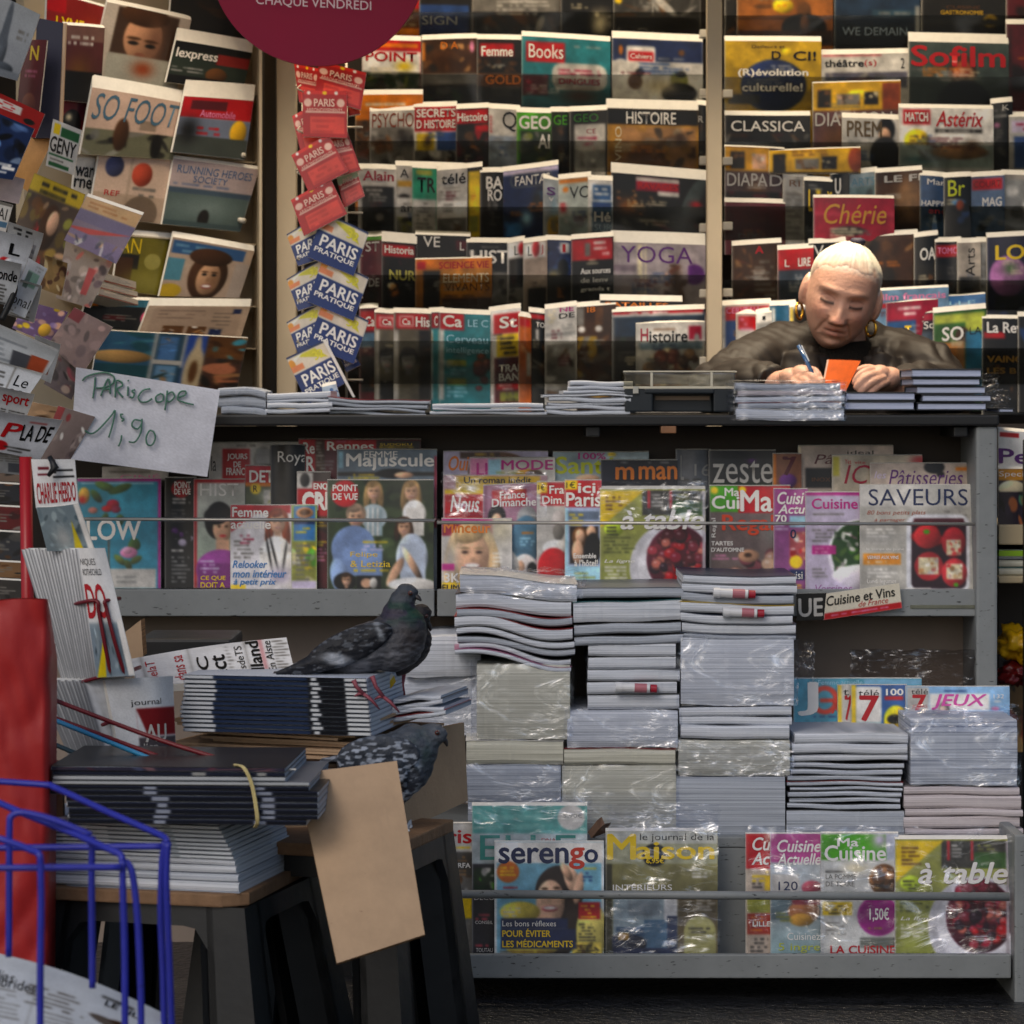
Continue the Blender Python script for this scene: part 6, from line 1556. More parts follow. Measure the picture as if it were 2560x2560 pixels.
# third column
paper(1440, 1708, 1470, 1494, YS, .24, 'g', 'magazine', 'thin grey magazine on the column right of the wavy stack', 'magazine', amp=1, seed=13, cover=1)
pile(1438, 1705, [1496, 1548, 1576, 1600], 'w', 'thick white magazine', 'under the upper berry magazine', 'magazines of the third column', amp=1.6, seed=14, sag=lambda u, i: 10 - 10 * u + 3 * i, cover=0, tones=['w', 'g', 'g'])
pile(1466, 1694, [1606, 1640, 1672, 1702, 1734, 1772], 'w', 'white edged book', 'of the five dark covered ones', 'books of the third column', amp=.8, seed=15, name='book', cat='book', cover=0, jit=5)
o = bundle(1418, 1694, 1776, 1868, 'w', 'bright white film wrapped bundle in the third column', True, seed=16)
bundle(1410, 1688, 1872, 1912, 'c', 'thin cream bundle below the bright white one', False, seed=17, cover=0)
bundle(1405, 1690, 1914, 2090, 'c', 'tall cream film wrapped bundle low in the third column', True, seed=18, amp=.6)
# fourth column
pile(1706, 1986, steps(1432, 1592, 7, 5), 'w', 'white edged magazine', 'of the stack holding two tubes', 'magazines of the fourth column', amp=1.6, seed=19, sag=lambda u, i: 8 * u + 4 * math.sin(u * 3), cover=3, tones=['w', 'w', 'g', 'w'])
o = bundle(1702, 1984, 1596, 1762, 'w', 'blue grey bundle with loose crinkled film corner', True, seed=20, amp=2)
ft = film(1950, 1600, 2036, 1700, YS + .01, .03, 'film_corner', '', 3, parent=o)
ft.data.transform(Matrix.Translation(-o.location))
pile(1702, 1976, [1766, 1790, 1812, 1846], 'w', 'bright white magazine', 'of the three between wrapped bundles', 'white magazines of the fourth column', amp=1.5, seed=21, cover=None)
bundle(1696, 1974, 1850, 1938, 'c', 'cream film wrapped bundle low in the fourth column', True, seed=22)
bundle(1690, 1962, 1942, 2090, 'g', 'grey cream bundle resting on the shelf in the fourth column', False, seed=23, amp=.7)
# fifth column
pile(1984, 2266, [1832, 1858, 1884, 1902], 'w', 'white newspaper', 'of the bright sheaf below the puzzle magazines', 'newspapers of the fifth column', amp=1.6, seed=24, cover=None, name='newspaper', cat='newspaper')
pile(1972, 2254, steps(1904, 2022, 8, 6, .2), 'g', 'folded grey newspaper', 'of the dark gapped stack', 'grey newspapers of the fifth column', amp=1.8, seed=25, cover=0, name='newspaper', cat='newspaper', tones=['n'], gap=3)
bundle(1966, 2260, 2026, 2090, 'g', 'dark grey bundle at the foot of the fifth column', False, seed=26, cover=0)
# sixth column
o = bundle(2276, 2542, 1800, 1962, 'n', 'film wrapped newspapers under the pink lettered puzzle magazine', True, seed=27, amp=1.5)
pile(2264, 2552, steps(1966, 2088, 5, 8), 'p', 'pinkish newspaper', 'of the right end stack', 'pinkish newspapers of the sixth column', amp=1.4, seed=28, cover=None, name='newspaper', cat='newspaper')
film(2260, 1762, 2548, 1830, -.27, .03, 'plastic_film', 'crumpled film lying on the right end stack', 5)
FILM0, FILM = FILM, film_mat('bag_film', 10, .12, .6, tint='#c9c7c8', rough=.3, bump=.9)
film(2126, 1624, 2440, 1730, .0, .06, 'plastic_bag', 'large crumpled clear bag behind the puzzle magazines', 8)
FILM = FILM0
film(1520, 2010, 1800, 2090, -.36, .03, 'plastic_film', 'loose film tuft above the yellow titled magazine', 12)
film(1390, 1980, 1700, 2096, -.282, .02, 'plastic_film', 'creased film draped over the foot of the cream bundle', 33)
film(1170, 1990, 1480, 2060, -.284, .02, 'plastic_film', 'creased film draped over the grey bundles left', 41)
film(1860, 2066, 2540, 2104, -.3, .012, 'plastic_film', 'narrow film strip along the front of the right stacks', 51)
film(1690, 1850, 1985, 1940, -.276, .012, 'plastic_film', 'shiny film over the low cream bundle of the fourth column', 61)

# little tubes between the magazines
TW = mat('tube_white', '#d8d8da', .35, coat=.3)
TR = mat('tube_red', '#a0142c', .35, coat=.3)
def gift_tube(px0, px1, py, Y, label):
    a, c = P(px0, py, Y), P(px1, py + 4, Y)
    d = (c - a)
    o = MB().tube([a, a + d * .8], .0085, 14).link('tube', TW, smooth=False)
    recenter(o, a)
    def ch(name, s, e, r, m):
        q = MB().tube([a + d * s, a + d * e], r, 14).link(name, m, o)
        q.data.transform(Matrix.Translation(-a))
    ch('tube_cap', .82, 1.0, .0078, TR)
    ch('crimped_end', -.14, .04, .0098, TW)
    ch('printed_label', .38, .72, .00875, mat('tube_print', '#b06a74', .4))
    tag(o, label, 'tube', 'white tubes with red caps in the stacks')
gift_tube(1796, 1888, 1482, -.276, 'white tube with red cap, upper of the two in one stack')
gift_tube(1820, 1910, 1530, -.276, 'white tube with red cap, lower of the two in one stack')
gift_tube(1552, 1642, 1718, -.276, 'white tube with red cap among the dark covered books')

# a brown paper scrap between the wrapped magazines
v = [P(1470, 2080, -.33), P(1492, 2052, -.34), P(1504, 2042, -.32), P(1512, 2060, -.35), P(1528, 2056, -.32), P(1514, 2082, -.33), P(1478, 2096, -.34), P(1498, 2072, -.355)]
o = link('paper_scrap', pyd(v + [q + Vector((0, .002, 0)) for q in v], [(0, 7, 1), (1, 7, 2), (2, 7, 3), (3, 7, 4), (4, 7, 5), (5, 7, 6), (6, 7, 0), (8, 9, 15), (9, 10, 15), (10, 11, 15), (11, 12, 15), (12, 13, 15), (13, 14, 15), (14, 8, 15)]), None, mat('brown_paper', '#6e5240', .8, vary=.2))
tag(o, 'crumpled brown paper scrap between two wrapped magazines', 'paper scrap')

# ------------------------------------------------------------------ things on the counter
ZC = 1037
def cst(px0, px1, py0, py1, n, tone, what, where, group, Y=.0, cover=None, amp=1.2, seed=50, sag=None, jit=6, tones=None):
    pile(px0, px1, steps(py0, py1, n, seed), tone, what, where, group, amp=amp, sag=sag, cover=cover, Y=Y, depth=.2, name='newspaper', cat='newspaper', seed=seed, jit=jit, tones=tones, gap=1)
cst(548, 664, 966, 1034, 3, 'w', 'rounded grey newspaper', 'at the counter left end', 'newspapers at the counter left end', seed=51, sag=lambda u, i: 10 * u ** 4 + 4 * (1 - u) ** 3, tones=['g'])
cst(662, 832, 982, 1035, 4, 'w', 'flat white newspaper', 'below the blue maps', 'newspapers below the blue maps', seed=52, sag=lambda u, i: -4 * u)
cst(820, 1068, 994, 1036, 4, 'g', 'wavy dark edged newspaper', 'right of the blue maps', 'wavy newspapers on the counter', seed=53, cover=0, amp=2.5, sag=lambda u, i: 7 * u)
cst(1076, 1362, 1008, 1037, 3, 'w', 'thin white newspaper', 'under the white cased magazines', 'thin newspapers at the counter middle', seed=54, cover=None, Y=-.01)
cst(1366, 1572, 985, 1037, 5, 'w', 'spread white newspaper', 'left of the tool case', 'newspapers left of the tool case', seed=55, amp=2.2, cover=1, jit=10)
cst(1412, 1580, 952, 985, 3, 'w', 'bluish white newspaper', 'heaped left of the tool case', 'upper newspapers left of the tool case', seed=56, amp=1.5, jit=14, Y=.01)

# tool case with a clear lid
case = empty('tool_case', P(1700, 1028, .02))
tag(case, 'dark plastic tool case with clear lid open handle on the counter', 'tool case')
CASE = mat('case_plastic', '#1f262c', .45, spec=.4, vary=.08)
def cpart(o):
    o.data.transform(Matrix.Translation(-case.location))
Yc = -.005
X = lambda p: xpx(p, Yc)
Z = lambda p: zpx(p, Yc)
b = MB()
b.box(X(1562), X(1632), Yc, Yc + .15, Z(1030), Z(970))
b.box(X(1784), X(1838), Yc, Yc + .15, Z(1030), Z(970))
b.box(X(1632.3), X(1783.7), Yc + .03, Yc + .15, Z(1030), Z(970))
b.box(X(1612), X(1786), Yc - .003, Yc + .0297, Z(984), Z(971))
cpart(b.link('case_base', CASE, case, .003))
LID = film_mat('clear_lid', 3, .1, .5, tint='#c9c6b8', rough=.2, bump=.1)
b = MB()
b.box(X(1560), X(1840), Yc + .001, Yc + .15, Z(969), Z(930))
cpart(b.link('case_lid', LID, case, .004))
b = MB()
b.box(X(1558), X(1842), Yc - .002, Yc + .0005, Z(972), Z(966))
b.box(X(1626), X(1632), Yc - .0015, Yc + .0005, Z(965.7), Z(931))
b.box(X(1776), X(1782), Yc - .0015, Yc + .0005, Z(965.7), Z(931))
b.box(X(1558), X(1842), Yc - .002, Yc + .004, Z(930.6), Z(927))
cpart(b.link('lid_rim', mat('lid_rim', '#cfc8b4', .3), case, .0008))
for px in (1582, 1834):
    b = MB().box(X(px), X(px + 14), Yc - .006, Yc - .0025, Z(984), Z(966))
    cpart(b.link('latch', mat('latch_grey', '#b4b2a8', .35), case, .001))
b = MB().box(X(1640), X(1776), Yc + .024, Yc + .0296, Z(1000), Z(990))
cpart(b.link('paper_strip', mat('tan_strip', '#8a7664', .7), case))

# film wrapped magazines in front of the seller
pm_ = ['g', 'p', 'w', 'g', 'w']
ys = [958, 976, 990, 1006, 1022, 1050]
for i in range(5):
    o = paper(1838 + (i * 7) % 13, 2100 + (i * 5) % 11, ys[i] + 1, ys[i + 1], -.035, .2, pm_[i], 'magazine', 'film wrapped magazine, %s of five before the seller' % ['first', 'second', 'third', 'fourth', 'lowest'][i], 'magazine', 'wrapped magazines before the seller', amp=1.5, seed=70 + i, cover=[2, 2, 1, 0, 2][i])
    wrap(o, 1832, 2106, ys[i], ys[i + 1], -.04, .2, amp=.005, seed=70 + i)
# hardback books
BK = mat('book_board', '#20242c', .4)
BP = page_mat('book_pages', '#8c96b4', '#c4cce4', freq=600)
BPW = page_mat('book_pages_warm', '#8f8f9a', '#d0ccd0', freq=600)
def book(px0, px1, py0, py1, Y, label, group, warm=False):
    b = MB()
    a, c = P(px0, py0, Y), P(px1, py1, Y)
    d = .17
    b.box(a.x + .003, c.x - .003, Y + .002, Y + d - .004, c.z + .0026, a.z - .0026)
    o = b.link('book', BPW if warm else BP)
    recenter(o, P((px0 + px1) / 2, py1, Y))
    for z0, z1 in ((a.z - .0025, a.z), (c.z, c.z + .0025)):
        q = MB().box(a.x, c.x, Y, Y + d, z0, z1).link('cover_board', BK, o, .0006)
        q.data.transform(Matrix.Translation(-o.location))
    q = MB().box(a.x, c.x, Y + d - .003, Y + d, c.z + .0026, a.z - .0026).link('spine', BK, o)
    q.data.transform(Matrix.Translation(-o.location))
    tag(o, label, 'book', group)
    return o
g_ = 'hardback books right of the seller'
for i, (x0, x1, y0, y1) in enumerate(((2112, 2290, 980, 1002), (2110, 2288, 1003, 1026))):
    book(x0, x1, y0, y1, -.02, 'hardback book, %s of the short pile before the seller' % ['upper', 'lower'][i], g_)
for i, (x0, x1, y0, y1) in enumerate(((2278, 2456, 922, 944), (2280, 2452, 945, 964), (2290, 2466, 965, 985), (2304, 2480, 986, 1005), (2292, 2468, 1006, 1026))):
    o = book(x0, x1, y0, y1, -.02 + .004 * (i % 3), 'hardback book, %s of the tall pile beside the seller' % ['first', 'second', 'third', 'fourth', 'lowest'][i], g_)
    if i in (1, 3):
        ft = film(x1 - 16, y0 - 12, x1 + 44, y1 + 14, .02, .02, 'film_tail', '', 4 + i, parent=o)
        ft.data.transform(Matrix.Translation(-o.location))
book(2496, 2536, 1020, 1032, -.02, 'pale blue leaflet block at the counter right end', g_)

# ------------------------------------------------------------------ the next bay on the right
qmag([(2496, 1075), (2580, 1082), (2580, 1190), (2496, 1190)], .12, 'w', 'r 4 4 60 14 R; t Pe 2 40 88 72 P b; t Quoti 0 78 100 98 k b', 'white magazine with purple letter beyond the side panel', t=.01)
qmag([(2496, 1172), (2580, 1172), (2580, 1316), (2496, 1316)], .1, '#2a2430', 'r 0 0 100 20 #d09030; t Special 2 4 96 16 w; e 40 34 40 14 c; s 0 40 100 100 #241c2c,#c8703c,#3a6a50,k,Y 14', 'dark magazine with orange band beyond the side panel', t=.008)
rk = empty('end_shelf', (xpx(2540, .1), .2, 0))
tag(rk, 'cream shelves beyond the right side panel', 'shelf')
for y0, y1 in ((1312, 1362), (1440, 1458)):
    b = MB().box(xpx(2497, .08), xpx(2760, .08), .08, .4, zpx(y1, .08), zpx(y0, .08))
    o = b.link('shelf_board', mat('cream_shelf', '#b8a888', .5), rk, .003)
    o.data.transform(Matrix.Translation(-rk.location))
b = MB().box(xpx(2497, .45), xpx(2760, .45), .45, .47, .1, zpx(1060, .45))
o = b.link('back_panel', DARK, rk)
o.data.transform(Matrix.Translation(-rk.location))
b = MB().box(xpx(2566, .02), xpx(2580, .02), .02, .06, 0, zpx(1100, .02))
o = b.link('front_post', BLACKM, rk)
o.data.transform(Matrix.Translation(-rk.location))
paper(2497, 2600, 1374, 1398, .1, .2, 'w', 'magazine', 'lime green edged magazine on the cream shelf', 'magazine', cover=0, seed=81)
paper(2497, 2600, 1400, 1418, .1, .2, 'c', 'magazine', 'dark topped magazine under the lime edged one', 'magazine', cover=0, seed=82)
paper(2497, 2600, 1420, 1438, .1, .2, 'c', 'magazine', 'orange cream magazine lowest on the cream shelf', 'magazine', cover=1, seed=83)
b = MB().box(xpx(2497, .095), xpx(2600, .095), .092, .3, zpx(1390, .095), zpx(1376, .095))
o = b.link('folder', mat('lime_card', '#8ab81c', .5))
recenter(o, (xpx(2540, .095), .1, zpx(1390, .095)))
tag(o, 'lime green folder lying on the cream shelf', 'folder')
def bag(px0, px1, py0, py1, Y, m, label, seed):
    bm = bmesh.new()
    bmesh.ops.create_icosphere(bm, subdivisions=4, radius=1.0)
    c = P((px0 + px1) / 2, (py0 + py1) / 2, Y)
    sx, sz = (px1 - px0) / 2 * K(Y), (py1 - py0) / 2 * K(Y)
    for q in bm.verts:
        d = q.co.normalized()
        s = .75 + .5 * mnoise.noise(d * 2 + Vector((seed, 0, 0))) + .3 * abs(mnoise.noise(d * 5 + Vector((0, seed, 0))))
        q.co = Vector((d.x * sx * s, d.y * .05 * s, d.z * sz * s))
    me = bpy.data.meshes.new('m')
    bm.to_mesh(me)
    bm.free()
    o = link('plastic_bag', me, None, m, True)
    o.location = c
    tag(o, label, 'plastic bag')
bag(2488, 2600, 1560, 1660, .2, mat('yellow_plastic', '#d8a814', .3, bump=(14, .8)), 'crumpled yellow plastic bag beyond the side panel', 2)
bag(2488, 2590, 1650, 1720, .2, mat('dark_red_plastic', '#6a1414', .3, bump=(14, .8)), 'dark red plastic bag below the yellow one', 4)
qmag([(2498, 1700), (2590, 1700), (2590, 1880), (2498, 1880)], .3, '#7a5a34', 's 0 0 100 100 #7a5a34,#c8a060,#3a2a20,k,#8a3a28 20', 'brown patterned magazine low beyond the side panel', t=.01)
# ------------------------------------------------------------------ foreground: stools, boards, bundles, cardboard
def turn(o, pivot, ang):
    p = Vector(pivot)
    m = Matrix.Rotation(ang, 3, 'Z')
    o.location = p + m @ (Vector(o.location) - p)
    o.rotation_euler.z += ang
PLAST = mat('grey_plastic', '#17191c', .42, spec=.35, vary=.22, vscale=14, bump=(30, .08))
WOOD = mat('raw_board', '#8a6c52', .65, spec=.2, vary=.28, vscale=22, bump=(60, .25))
CARD = mat('cardboard', '#bb9e80', .8, spec=.15, vary=.14, vscale=12, bump=(120, .1), chips=(.74, '#86684e'))
CARDE = page_mat('cardboard_edge', '#5a4230', '#a07c58', axis=2, freq=500)
GZ = 0.08

def stool(px, py, Y, ang, zt, label, w=.34, flare=.055, arch=.09):
    """moulded plastic stool: frustum with an opening in each side, thick L-shaped corner legs"""
    H = zt - GZ
    root = empty('plastic_stool', (0, 0, 0))
    a = w / 2
    def pt(s, h, t, off=0.0):
        """side s, height share h from the top, t in -1..1 along the side"""
        r = a + flare * h + off
        x, y = t * r, -r
        c, n = math.cos(s * math.pi / 2), math.sin(s * math.pi / 2)
        return (x * c - y * n, x * n + y * c, zt - H * h)
    th = .012
    def panel(b, s, quads):
        for q in quads:
            o_ = [pt(s, h, t) for h, t in q]
            i_ = [pt(s, h, t, -th) for h, t in q]
            b.add(o_ + i_, [(0, 1, 2, 3), (7, 6, 5, 4), (0, 4, 5, 1), (1, 5, 6, 2), (2, 6, 7, 3), (3, 7, 4, 0)])
    seat = MB().box(-a, a, -a, a, zt - .016, zt)
    for s in range(4):
        pts = []
        t0 = .64
        b = MB()
        prev = None
        nseg = 12
        for k in range(nseg + 1):
            t = -t0 + 2 * t0 * k / nseg
            hh = arch + .10 * (1 - (1 - min(1, (1 - abs(t) / t0) / .3)) ** 2) ** .5 * -1 + .10
            if prev is not None:
                panel(b, s, [[(.0, prev[0]), (prev[1], prev[0]), (hh, t), (.0, t)]])
            prev = (t, hh)
        b.link('apron', PLAST, root)
    o = seat.link('seat', PLAST, root, .006)
    for s in range(4):
        b = MB()
        for (ss, ta, tb) in ((s, t0, 1.0), (s + 1, -1.0, -t0)):
            n = 8
            for k in range(n):
                h0, h1 = k / n, (k + 1) / n
                q = [(h0, ta), (h1, ta), (h1, tb), (h0, tb)]
                o_ = [pt(ss, h, t) for h, t in q]
                i_ = [pt(ss, h, t, -th) for h, t in q]
                b.add(o_ + i_, [(0, 1, 2, 3), (7, 6, 5, 4), (0, 4, 5, 1), (1, 5, 6, 2), (2, 6, 7, 3), (3, 7, 4, 0)])
            # folded-in lip along the opening
            tl = ta if ss == s else tb
            for k in range(n):
                h0, h1 = k / n, (k + 1) / n
                p0, p1 = Vector(pt(ss, h0, tl)), Vector(pt(ss, h1, tl))
                q0, q1 = Vector(pt(ss, h0, tl, -.05)), Vector(pt(ss, h1, tl, -.05))
                d = Vector((0, 0, 0))
                w_ = (Vector(pt(ss, h0, tl + (.06 if tl > 0 else -.06))) - p0)
                b.add([p0, p1, q1, q0, p0 + w_, p1 + w_, q1 + w_, q0 + w_], [(0, 1, 2, 3), (7, 6, 5, 4), (0, 4, 5, 1), (1, 5, 6, 2), (2, 6, 7, 3), (3, 7, 4, 0)])
        l_ = b.link('leg', PLAST, root)
    root.rotation_euler.z = ang
    root.location = (xpx(px, Y), Y, 0)
    tag(root, label, 'stool')
    return root

YA = -1.35
pivA = P(610, 2270, YA)
AA = R(-14)
# front stool: its near right corner below the board corner
ca = Vector((-.17, .17, 0))
ca.rotate(Matrix.Rotation(AA, 3, 'Z'))
cx_ = pivA + ca + Vector((.008, .0, 0))
stool(1280 + cx_.x / K(cx_.y), 0, cx_.y, AA - R(2), pivA.z - .0, 'dark grey plastic stool in front, under the board with white newspapers')
YB = -1.2
pivB = P(972, 2150, YB)
cb = Vector((-.155, .165, 0))
cb.rotate(Matrix.Rotation(R(-17), 3, 'Z'))
cb = pivB + cb
stool(1280 + cb.x / K(cb.y), 0, cb.y, R(-17), pivB.z - .0, 'dark grey plastic stool behind, carrying the cardboard and pigeons', w=.31, flare=.04)

def board(piv, ang, w, d, th, label):
    b = MB()
    c = .035
    out = [(-w, 0), (-c, 0), (0, c * .8), (0, d), (-w, d)]
    v = [(x, y, z) for z in (-th, 0) for x, y in out]
    n = len(out)
    b.add(v, [tuple(range(n - 1, -1, -1)), tuple(range(n, 2 * n))] + [(i, (i + 1) % n, n + (i + 1) % n, n + i) for i in range(n)])
    o = b.link('wooden_board', WOOD, None, .003)
    o.location = piv
    o.rotation_euler.z = ang
    tag(o, label, 'board')
    return o
board(pivA + Vector((0, -.012, .021)), AA, .5, .36, .02, 'pale wooden board lying on the front stool under newspapers')
board(pivB + Vector((.004, -.012, .021)), R(-17), .36, .31, .02, 'pale wooden board end on the rear stool beside the flap')

# white newspapers on the front board
NG = 'newspapers of the white bundle'
ztop = pivA.z + .022
pyb = HOR + (HCAM - ztop) / K(YA)
def fpile(px0, px1, ys, Y, piv, ang, what, where, group, shift, cover, tone, depth, seed, amp=.8, fold=None, nm='newspaper'):
    n = len(ys) - 1
    rg = random.Random(seed)
    out = []
    for i in range(n):
        sx0, sx1 = shift(i / max(n - 1, 1))
        o = paper(px0 + sx0 + rg.uniform(-3, 3), px1 + sx1 + rg.uniform(-2, 2), ys[i] + .8, ys[i + 1], Y, depth, tone[i % len(tone)], nm,
                  '%s, %s from the top %s' % (what, ORD[i] if i else 'first', where), 'newspaper' if nm == 'newspaper' else 'magazine', group, amp=amp, seed=seed * 50 + i,
                  cover=cover[i % len(cover)] if cover else None, bulge=.005, cvar=False)
        if fold:
            f_ = fold(i)
            if f_:
                A = Art(0, 0, 100, 10, .5, f_[0], f_[1], i)
                x0, x1 = px0 + sx0, px1 + sx1
                h_ = ys[i + 1] - ys[i]
                C = [P(x0, ys[i] + h_ * .16, Y - .0075), P(x1, ys[i] + h_ * .16, Y - .0075), P(x1, ys[i + 1] - h_ * .1, Y - .0075), P(x0, ys[i + 1] - h_ * .1, Y - .0075)]
                c = link('printed_fold', cover_mesh(C, A, Vector((0, -1, 0)), .0005), o, MATTE)
                c.data.transform(Matrix.Translation(-o.location))
        turn(o, piv, ang)
        out.append(o)
    return out
wys = steps(2056, 2150, 9, 3, .1) + [2166, 2186, 2206, 2232, pyb]
fpile(40, 596, wys, YA + .006, pivA, AA, 'folded white newspaper', 'of the bundle', NG, lambda q: (0, -58 * (1 - q) ** 1.5), None, ['w', 'w', 'n'], .25, 91,
      fold=lambda i: ('#d8dde4', 'r 0 0 100 2 #3a3e46; r 16 0 40 10 #e8ecf0; r 70 0 74 10 #a8b0b8') if i < 9 else None)
# dark magazines tied with twine
dys = steps(1918, 2062, 11, 4, .25)
DF = [('#2c2a3a', 's 0 0 100 10 #2c2a3a,#5a3040,#3a4058,#7a5a60 14'), ('#1c2030', 'r 60 0 66 10 g; r 88 0 92 10 g'), ('#b0b4b8', 'r 0 8 100 10 #50545c'), ('#a8acb0', 'r 0 8 100 10 d')] + [('#12151f', 'r %d 0 %d 10 #8a90a0; r %d 0 %d 10 #8a90a0; r 0 0 100 2 #2a3048' % (36 - i % 3, 41 - i % 2, 78 - i % 2, 83)) for i in range(8)]
DK = fpile(130, 800, dys, YA - .05, pivA, R(-3), 'dark folded magazine', 'of the twine tied bundle', 'dark magazines tied with twine',
      lambda q: (4 * math.sin(q * 9) + 40 * (q > .55), -60 * (q < .3) - 22 * (q < .5) - (28 if q > .95 else 0)), [0, 0, 1, 1, 0], ['g'], .24, 92, fold=lambda i: DF[i], nm='magazine')
b = MB()
TWINE = mat('twine', '#c8b880', .8)
tw = [P(588, 1912, YA - .03), P(612, 1918, YA - .066), P(630, 1950, YA - .069), P(640, 1990, YA - .069), P(648, 2050, YA - .069), P(640, 2068, YA - .05)]
b.tube(smoothpts([tuple(q) for q in tw], 6), .0018, 6)
b.tube(smoothpts([tuple(q + Vector((.003, -.001, 0))) for q in tw], 5), .0016, 6)
o = b.link('twine', TWINE, smooth=True)
turn(o, pivA, R(-3))
tag(o, 'pale twine tied round the dark magazine bundle', 'twine')
qmag([(300, 1908), (600, 1912), (740, 1925), (170, 1922)], [-1.18, -1.18, -1.37, -1.37], '#8a7258', 's 0 0 100 100 #8a7258,#6a5a50,#a89478 8; r 40 50 100 100 #4a3a48; s 50 50 100 100 #4a3a48,#7a4a50,#3a4058,x 14', 'glossy brown cover curling on top of the dark bundle', rise=0, name='loose_cover', cat='paper', t=.002, bow=.006)

# cardboard flap and box
def slab(pts, ys, t, name, label, m=CARD, em=CARDE, cat='cardboard', bow=.0):
    C = [P(p[0], p[1], y) for p, y in zip(pts, ys)]
    n = ((C[1] - C[0]).cross(C[3] - C[0])).normalized()
    if n.y > 0:
        n = -n
    bend = lambda U, V: bow * np.sin(np.pi * U) * np.sin(np.pi * V)
    me = block_mesh(C, n, t, 0, bend, 10, 10)
    o = link(name, me, None, None)
    me.materials.append(m)
    me.materials.append(em)
    for p in me.polygons:
        if abs(p.normal.dot(n)) < .6:
            p.material_index = 1
    recenter(o, (C[2] + C[3]) / 2)
    tag(o, label, cat)
    return o
slab([(742, 1934), (992, 1902), (1062, 2336), (842, 2408)], [-1.27, -1.25, -1.42, -1.46], .006, 'cardboard_flap', 'large plain cardboard flap hanging below the sitting pigeon', bow=.012)
pivC = P(918, 1852, -1.05)
AC = R(-20)
# flattened boxes
rg = random.Random(5)
for i in range(7):
    z1 = pivC.z + .030 - i * .0115
    x0 = -.33 + rg.uniform(-.03, .03)
    x1 = rg.uniform(-.03, .015)
    b = MB()
    for dz in (0, .0048):
        b.box(x0 + (0 if dz == 0 else rg.uniform(0, .02)), x1 - (0 if dz == 0 else rg.uniform(0, .03)), rg.uniform(-.008, .012), .34 + rg.uniform(-.02, .02), z1 - dz - .0042, z1 - dz)
    o = b.link('flattened_box', CARD)
    o.location = (0, 0, 0)
    o.data.transform(Matrix.Translation((0, 0, -z1)))
    o.location = (pivC.x, pivC.y, z1)
    o.rotation_euler = (R(rg.uniform(-.8, .8)), R(rg.uniform(-.6, .6)), AC + R(rg.uniform(-2.5, 2.5)))
    tag(o, 'flattened brown cardboard box, %s of seven under the newspaper pile' % (ORD[i] if i < 6 else 'lowest'), 'cardboard', 'flattened boxes under the newspapers')
slab([(985, 1842), (1160, 1806), (1170, 2002), (1000, 2082)], [-.98, -.72, -.72, -.98], .006, 'cardboard_box', 'brown cardboard box side behind the sitting pigeon')
slab([(560, 2070), (780, 2050), (780, 2210), (600, 2240)], [-1.02, -1.0, -1.0, -1.02], .006, 'cardboard_sheet', 'dim cardboard sheet standing between the two stools')
slab([(300, 1590), (352, 1550), (358, 1640), (306, 1680)], [-.75, -.75, -.75, -.75], .05, 'small_box', 'small brown box behind the satirical newspapers')
b = MB().box(xpx(345, -.5), xpx(580, -.5), -.5, -.3, zpx(1700, -.5), zpx(1597, -.5))
o = b.link('black_crate', BLACKM, None, .006)
recenter(o, P(460, 1700, -.5))
tag(o, 'black crate edge behind the upright newspaper sheet', 'crate')

# dark blue folded newspapers under the standing pigeon
eys = steps(1694, 1840, 13, 6, .12)
EF = lambda i: ('#1a2438', 'r 0 0 %d 10 #c8ccd2; r %d 0 68 10 #22304c; r 68 0 100 10 #101218; r %d 0 %d 10 #c4c8cc; r 88 0 100 10 #ccd0d4; r 0 0 100 1.6 #0a0c10' % (17 + i % 2, 17 + i % 2, 70 - i % 2, 73 + i % 3))
fpile(440, 932, eys, -1.06, pivC, R(-12), 'navy and white folded newspaper', 'under the standing pigeon', 'navy newspapers under the standing pigeon',
      lambda q: (6 * math.sin(q * 7), -10 + 12 * q), None, ['n'], .22, 93, amp=.6, fold=EF)
for i in range(4):
    o = paper(985 - i * 3, 1108 + i * 4, 1748 + i * 14, 1761 + i * 14, -.93, .16, 'n', 'newspaper', 'curled newspaper end, %s of four right of the pigeon feet' % ORD[i].replace('top', 'first'), 'newspaper', 'curled newspapers right of the pigeon', amp=3, seed=120 + i, cover=0 if i % 2 else None, sag=lambda u: -16 * u)
    turn(o, P(985, 1800, -.93), R(-14))
qmag([(326, 1648), (716, 1594), (742, 1700), (346, 1716)], [-.86, -.80, -.93, -1.0], '#dcdcdc', 'r 6 0 6.8 100 d; t delaT 8 20 14 86 R v; t dans_sa 24 16 32 90 R v; r 36 0 36.6 100 e; t C 40 30 47 66 k bv; t act 50 30 58 90 k bv; l 60 6 63 90 e; t sdeTS 65 12 70 70 d v; r 72 0 72.6 100 e; t olland 73 4 81 98 k bv; r 82 0 83 100 R; t En_Alste 84 6 89 80 k v; l 90 4 100 98 e 7', 'newspaper sheet with sideways headlines behind the navy newspapers', pm=MATTE, name='newspaper_sheet', cat='newspaper', t=.012, bow=.004)
qmag([(962, 1720), (985, 1688), (990, 1704), (972, 1728)], -.92, '#d8b828', 'g #c8a020', 'tiny yellow card poking out under the standing pigeon', name='card', cat='card', t=.001)
# white rag by the flap
bag(1008, 1034, 2056, 2110, -1.0, mat('white_tissue', '#d4d6da', .7), 'small white tissue stuck behind the cardboard flap', 6)

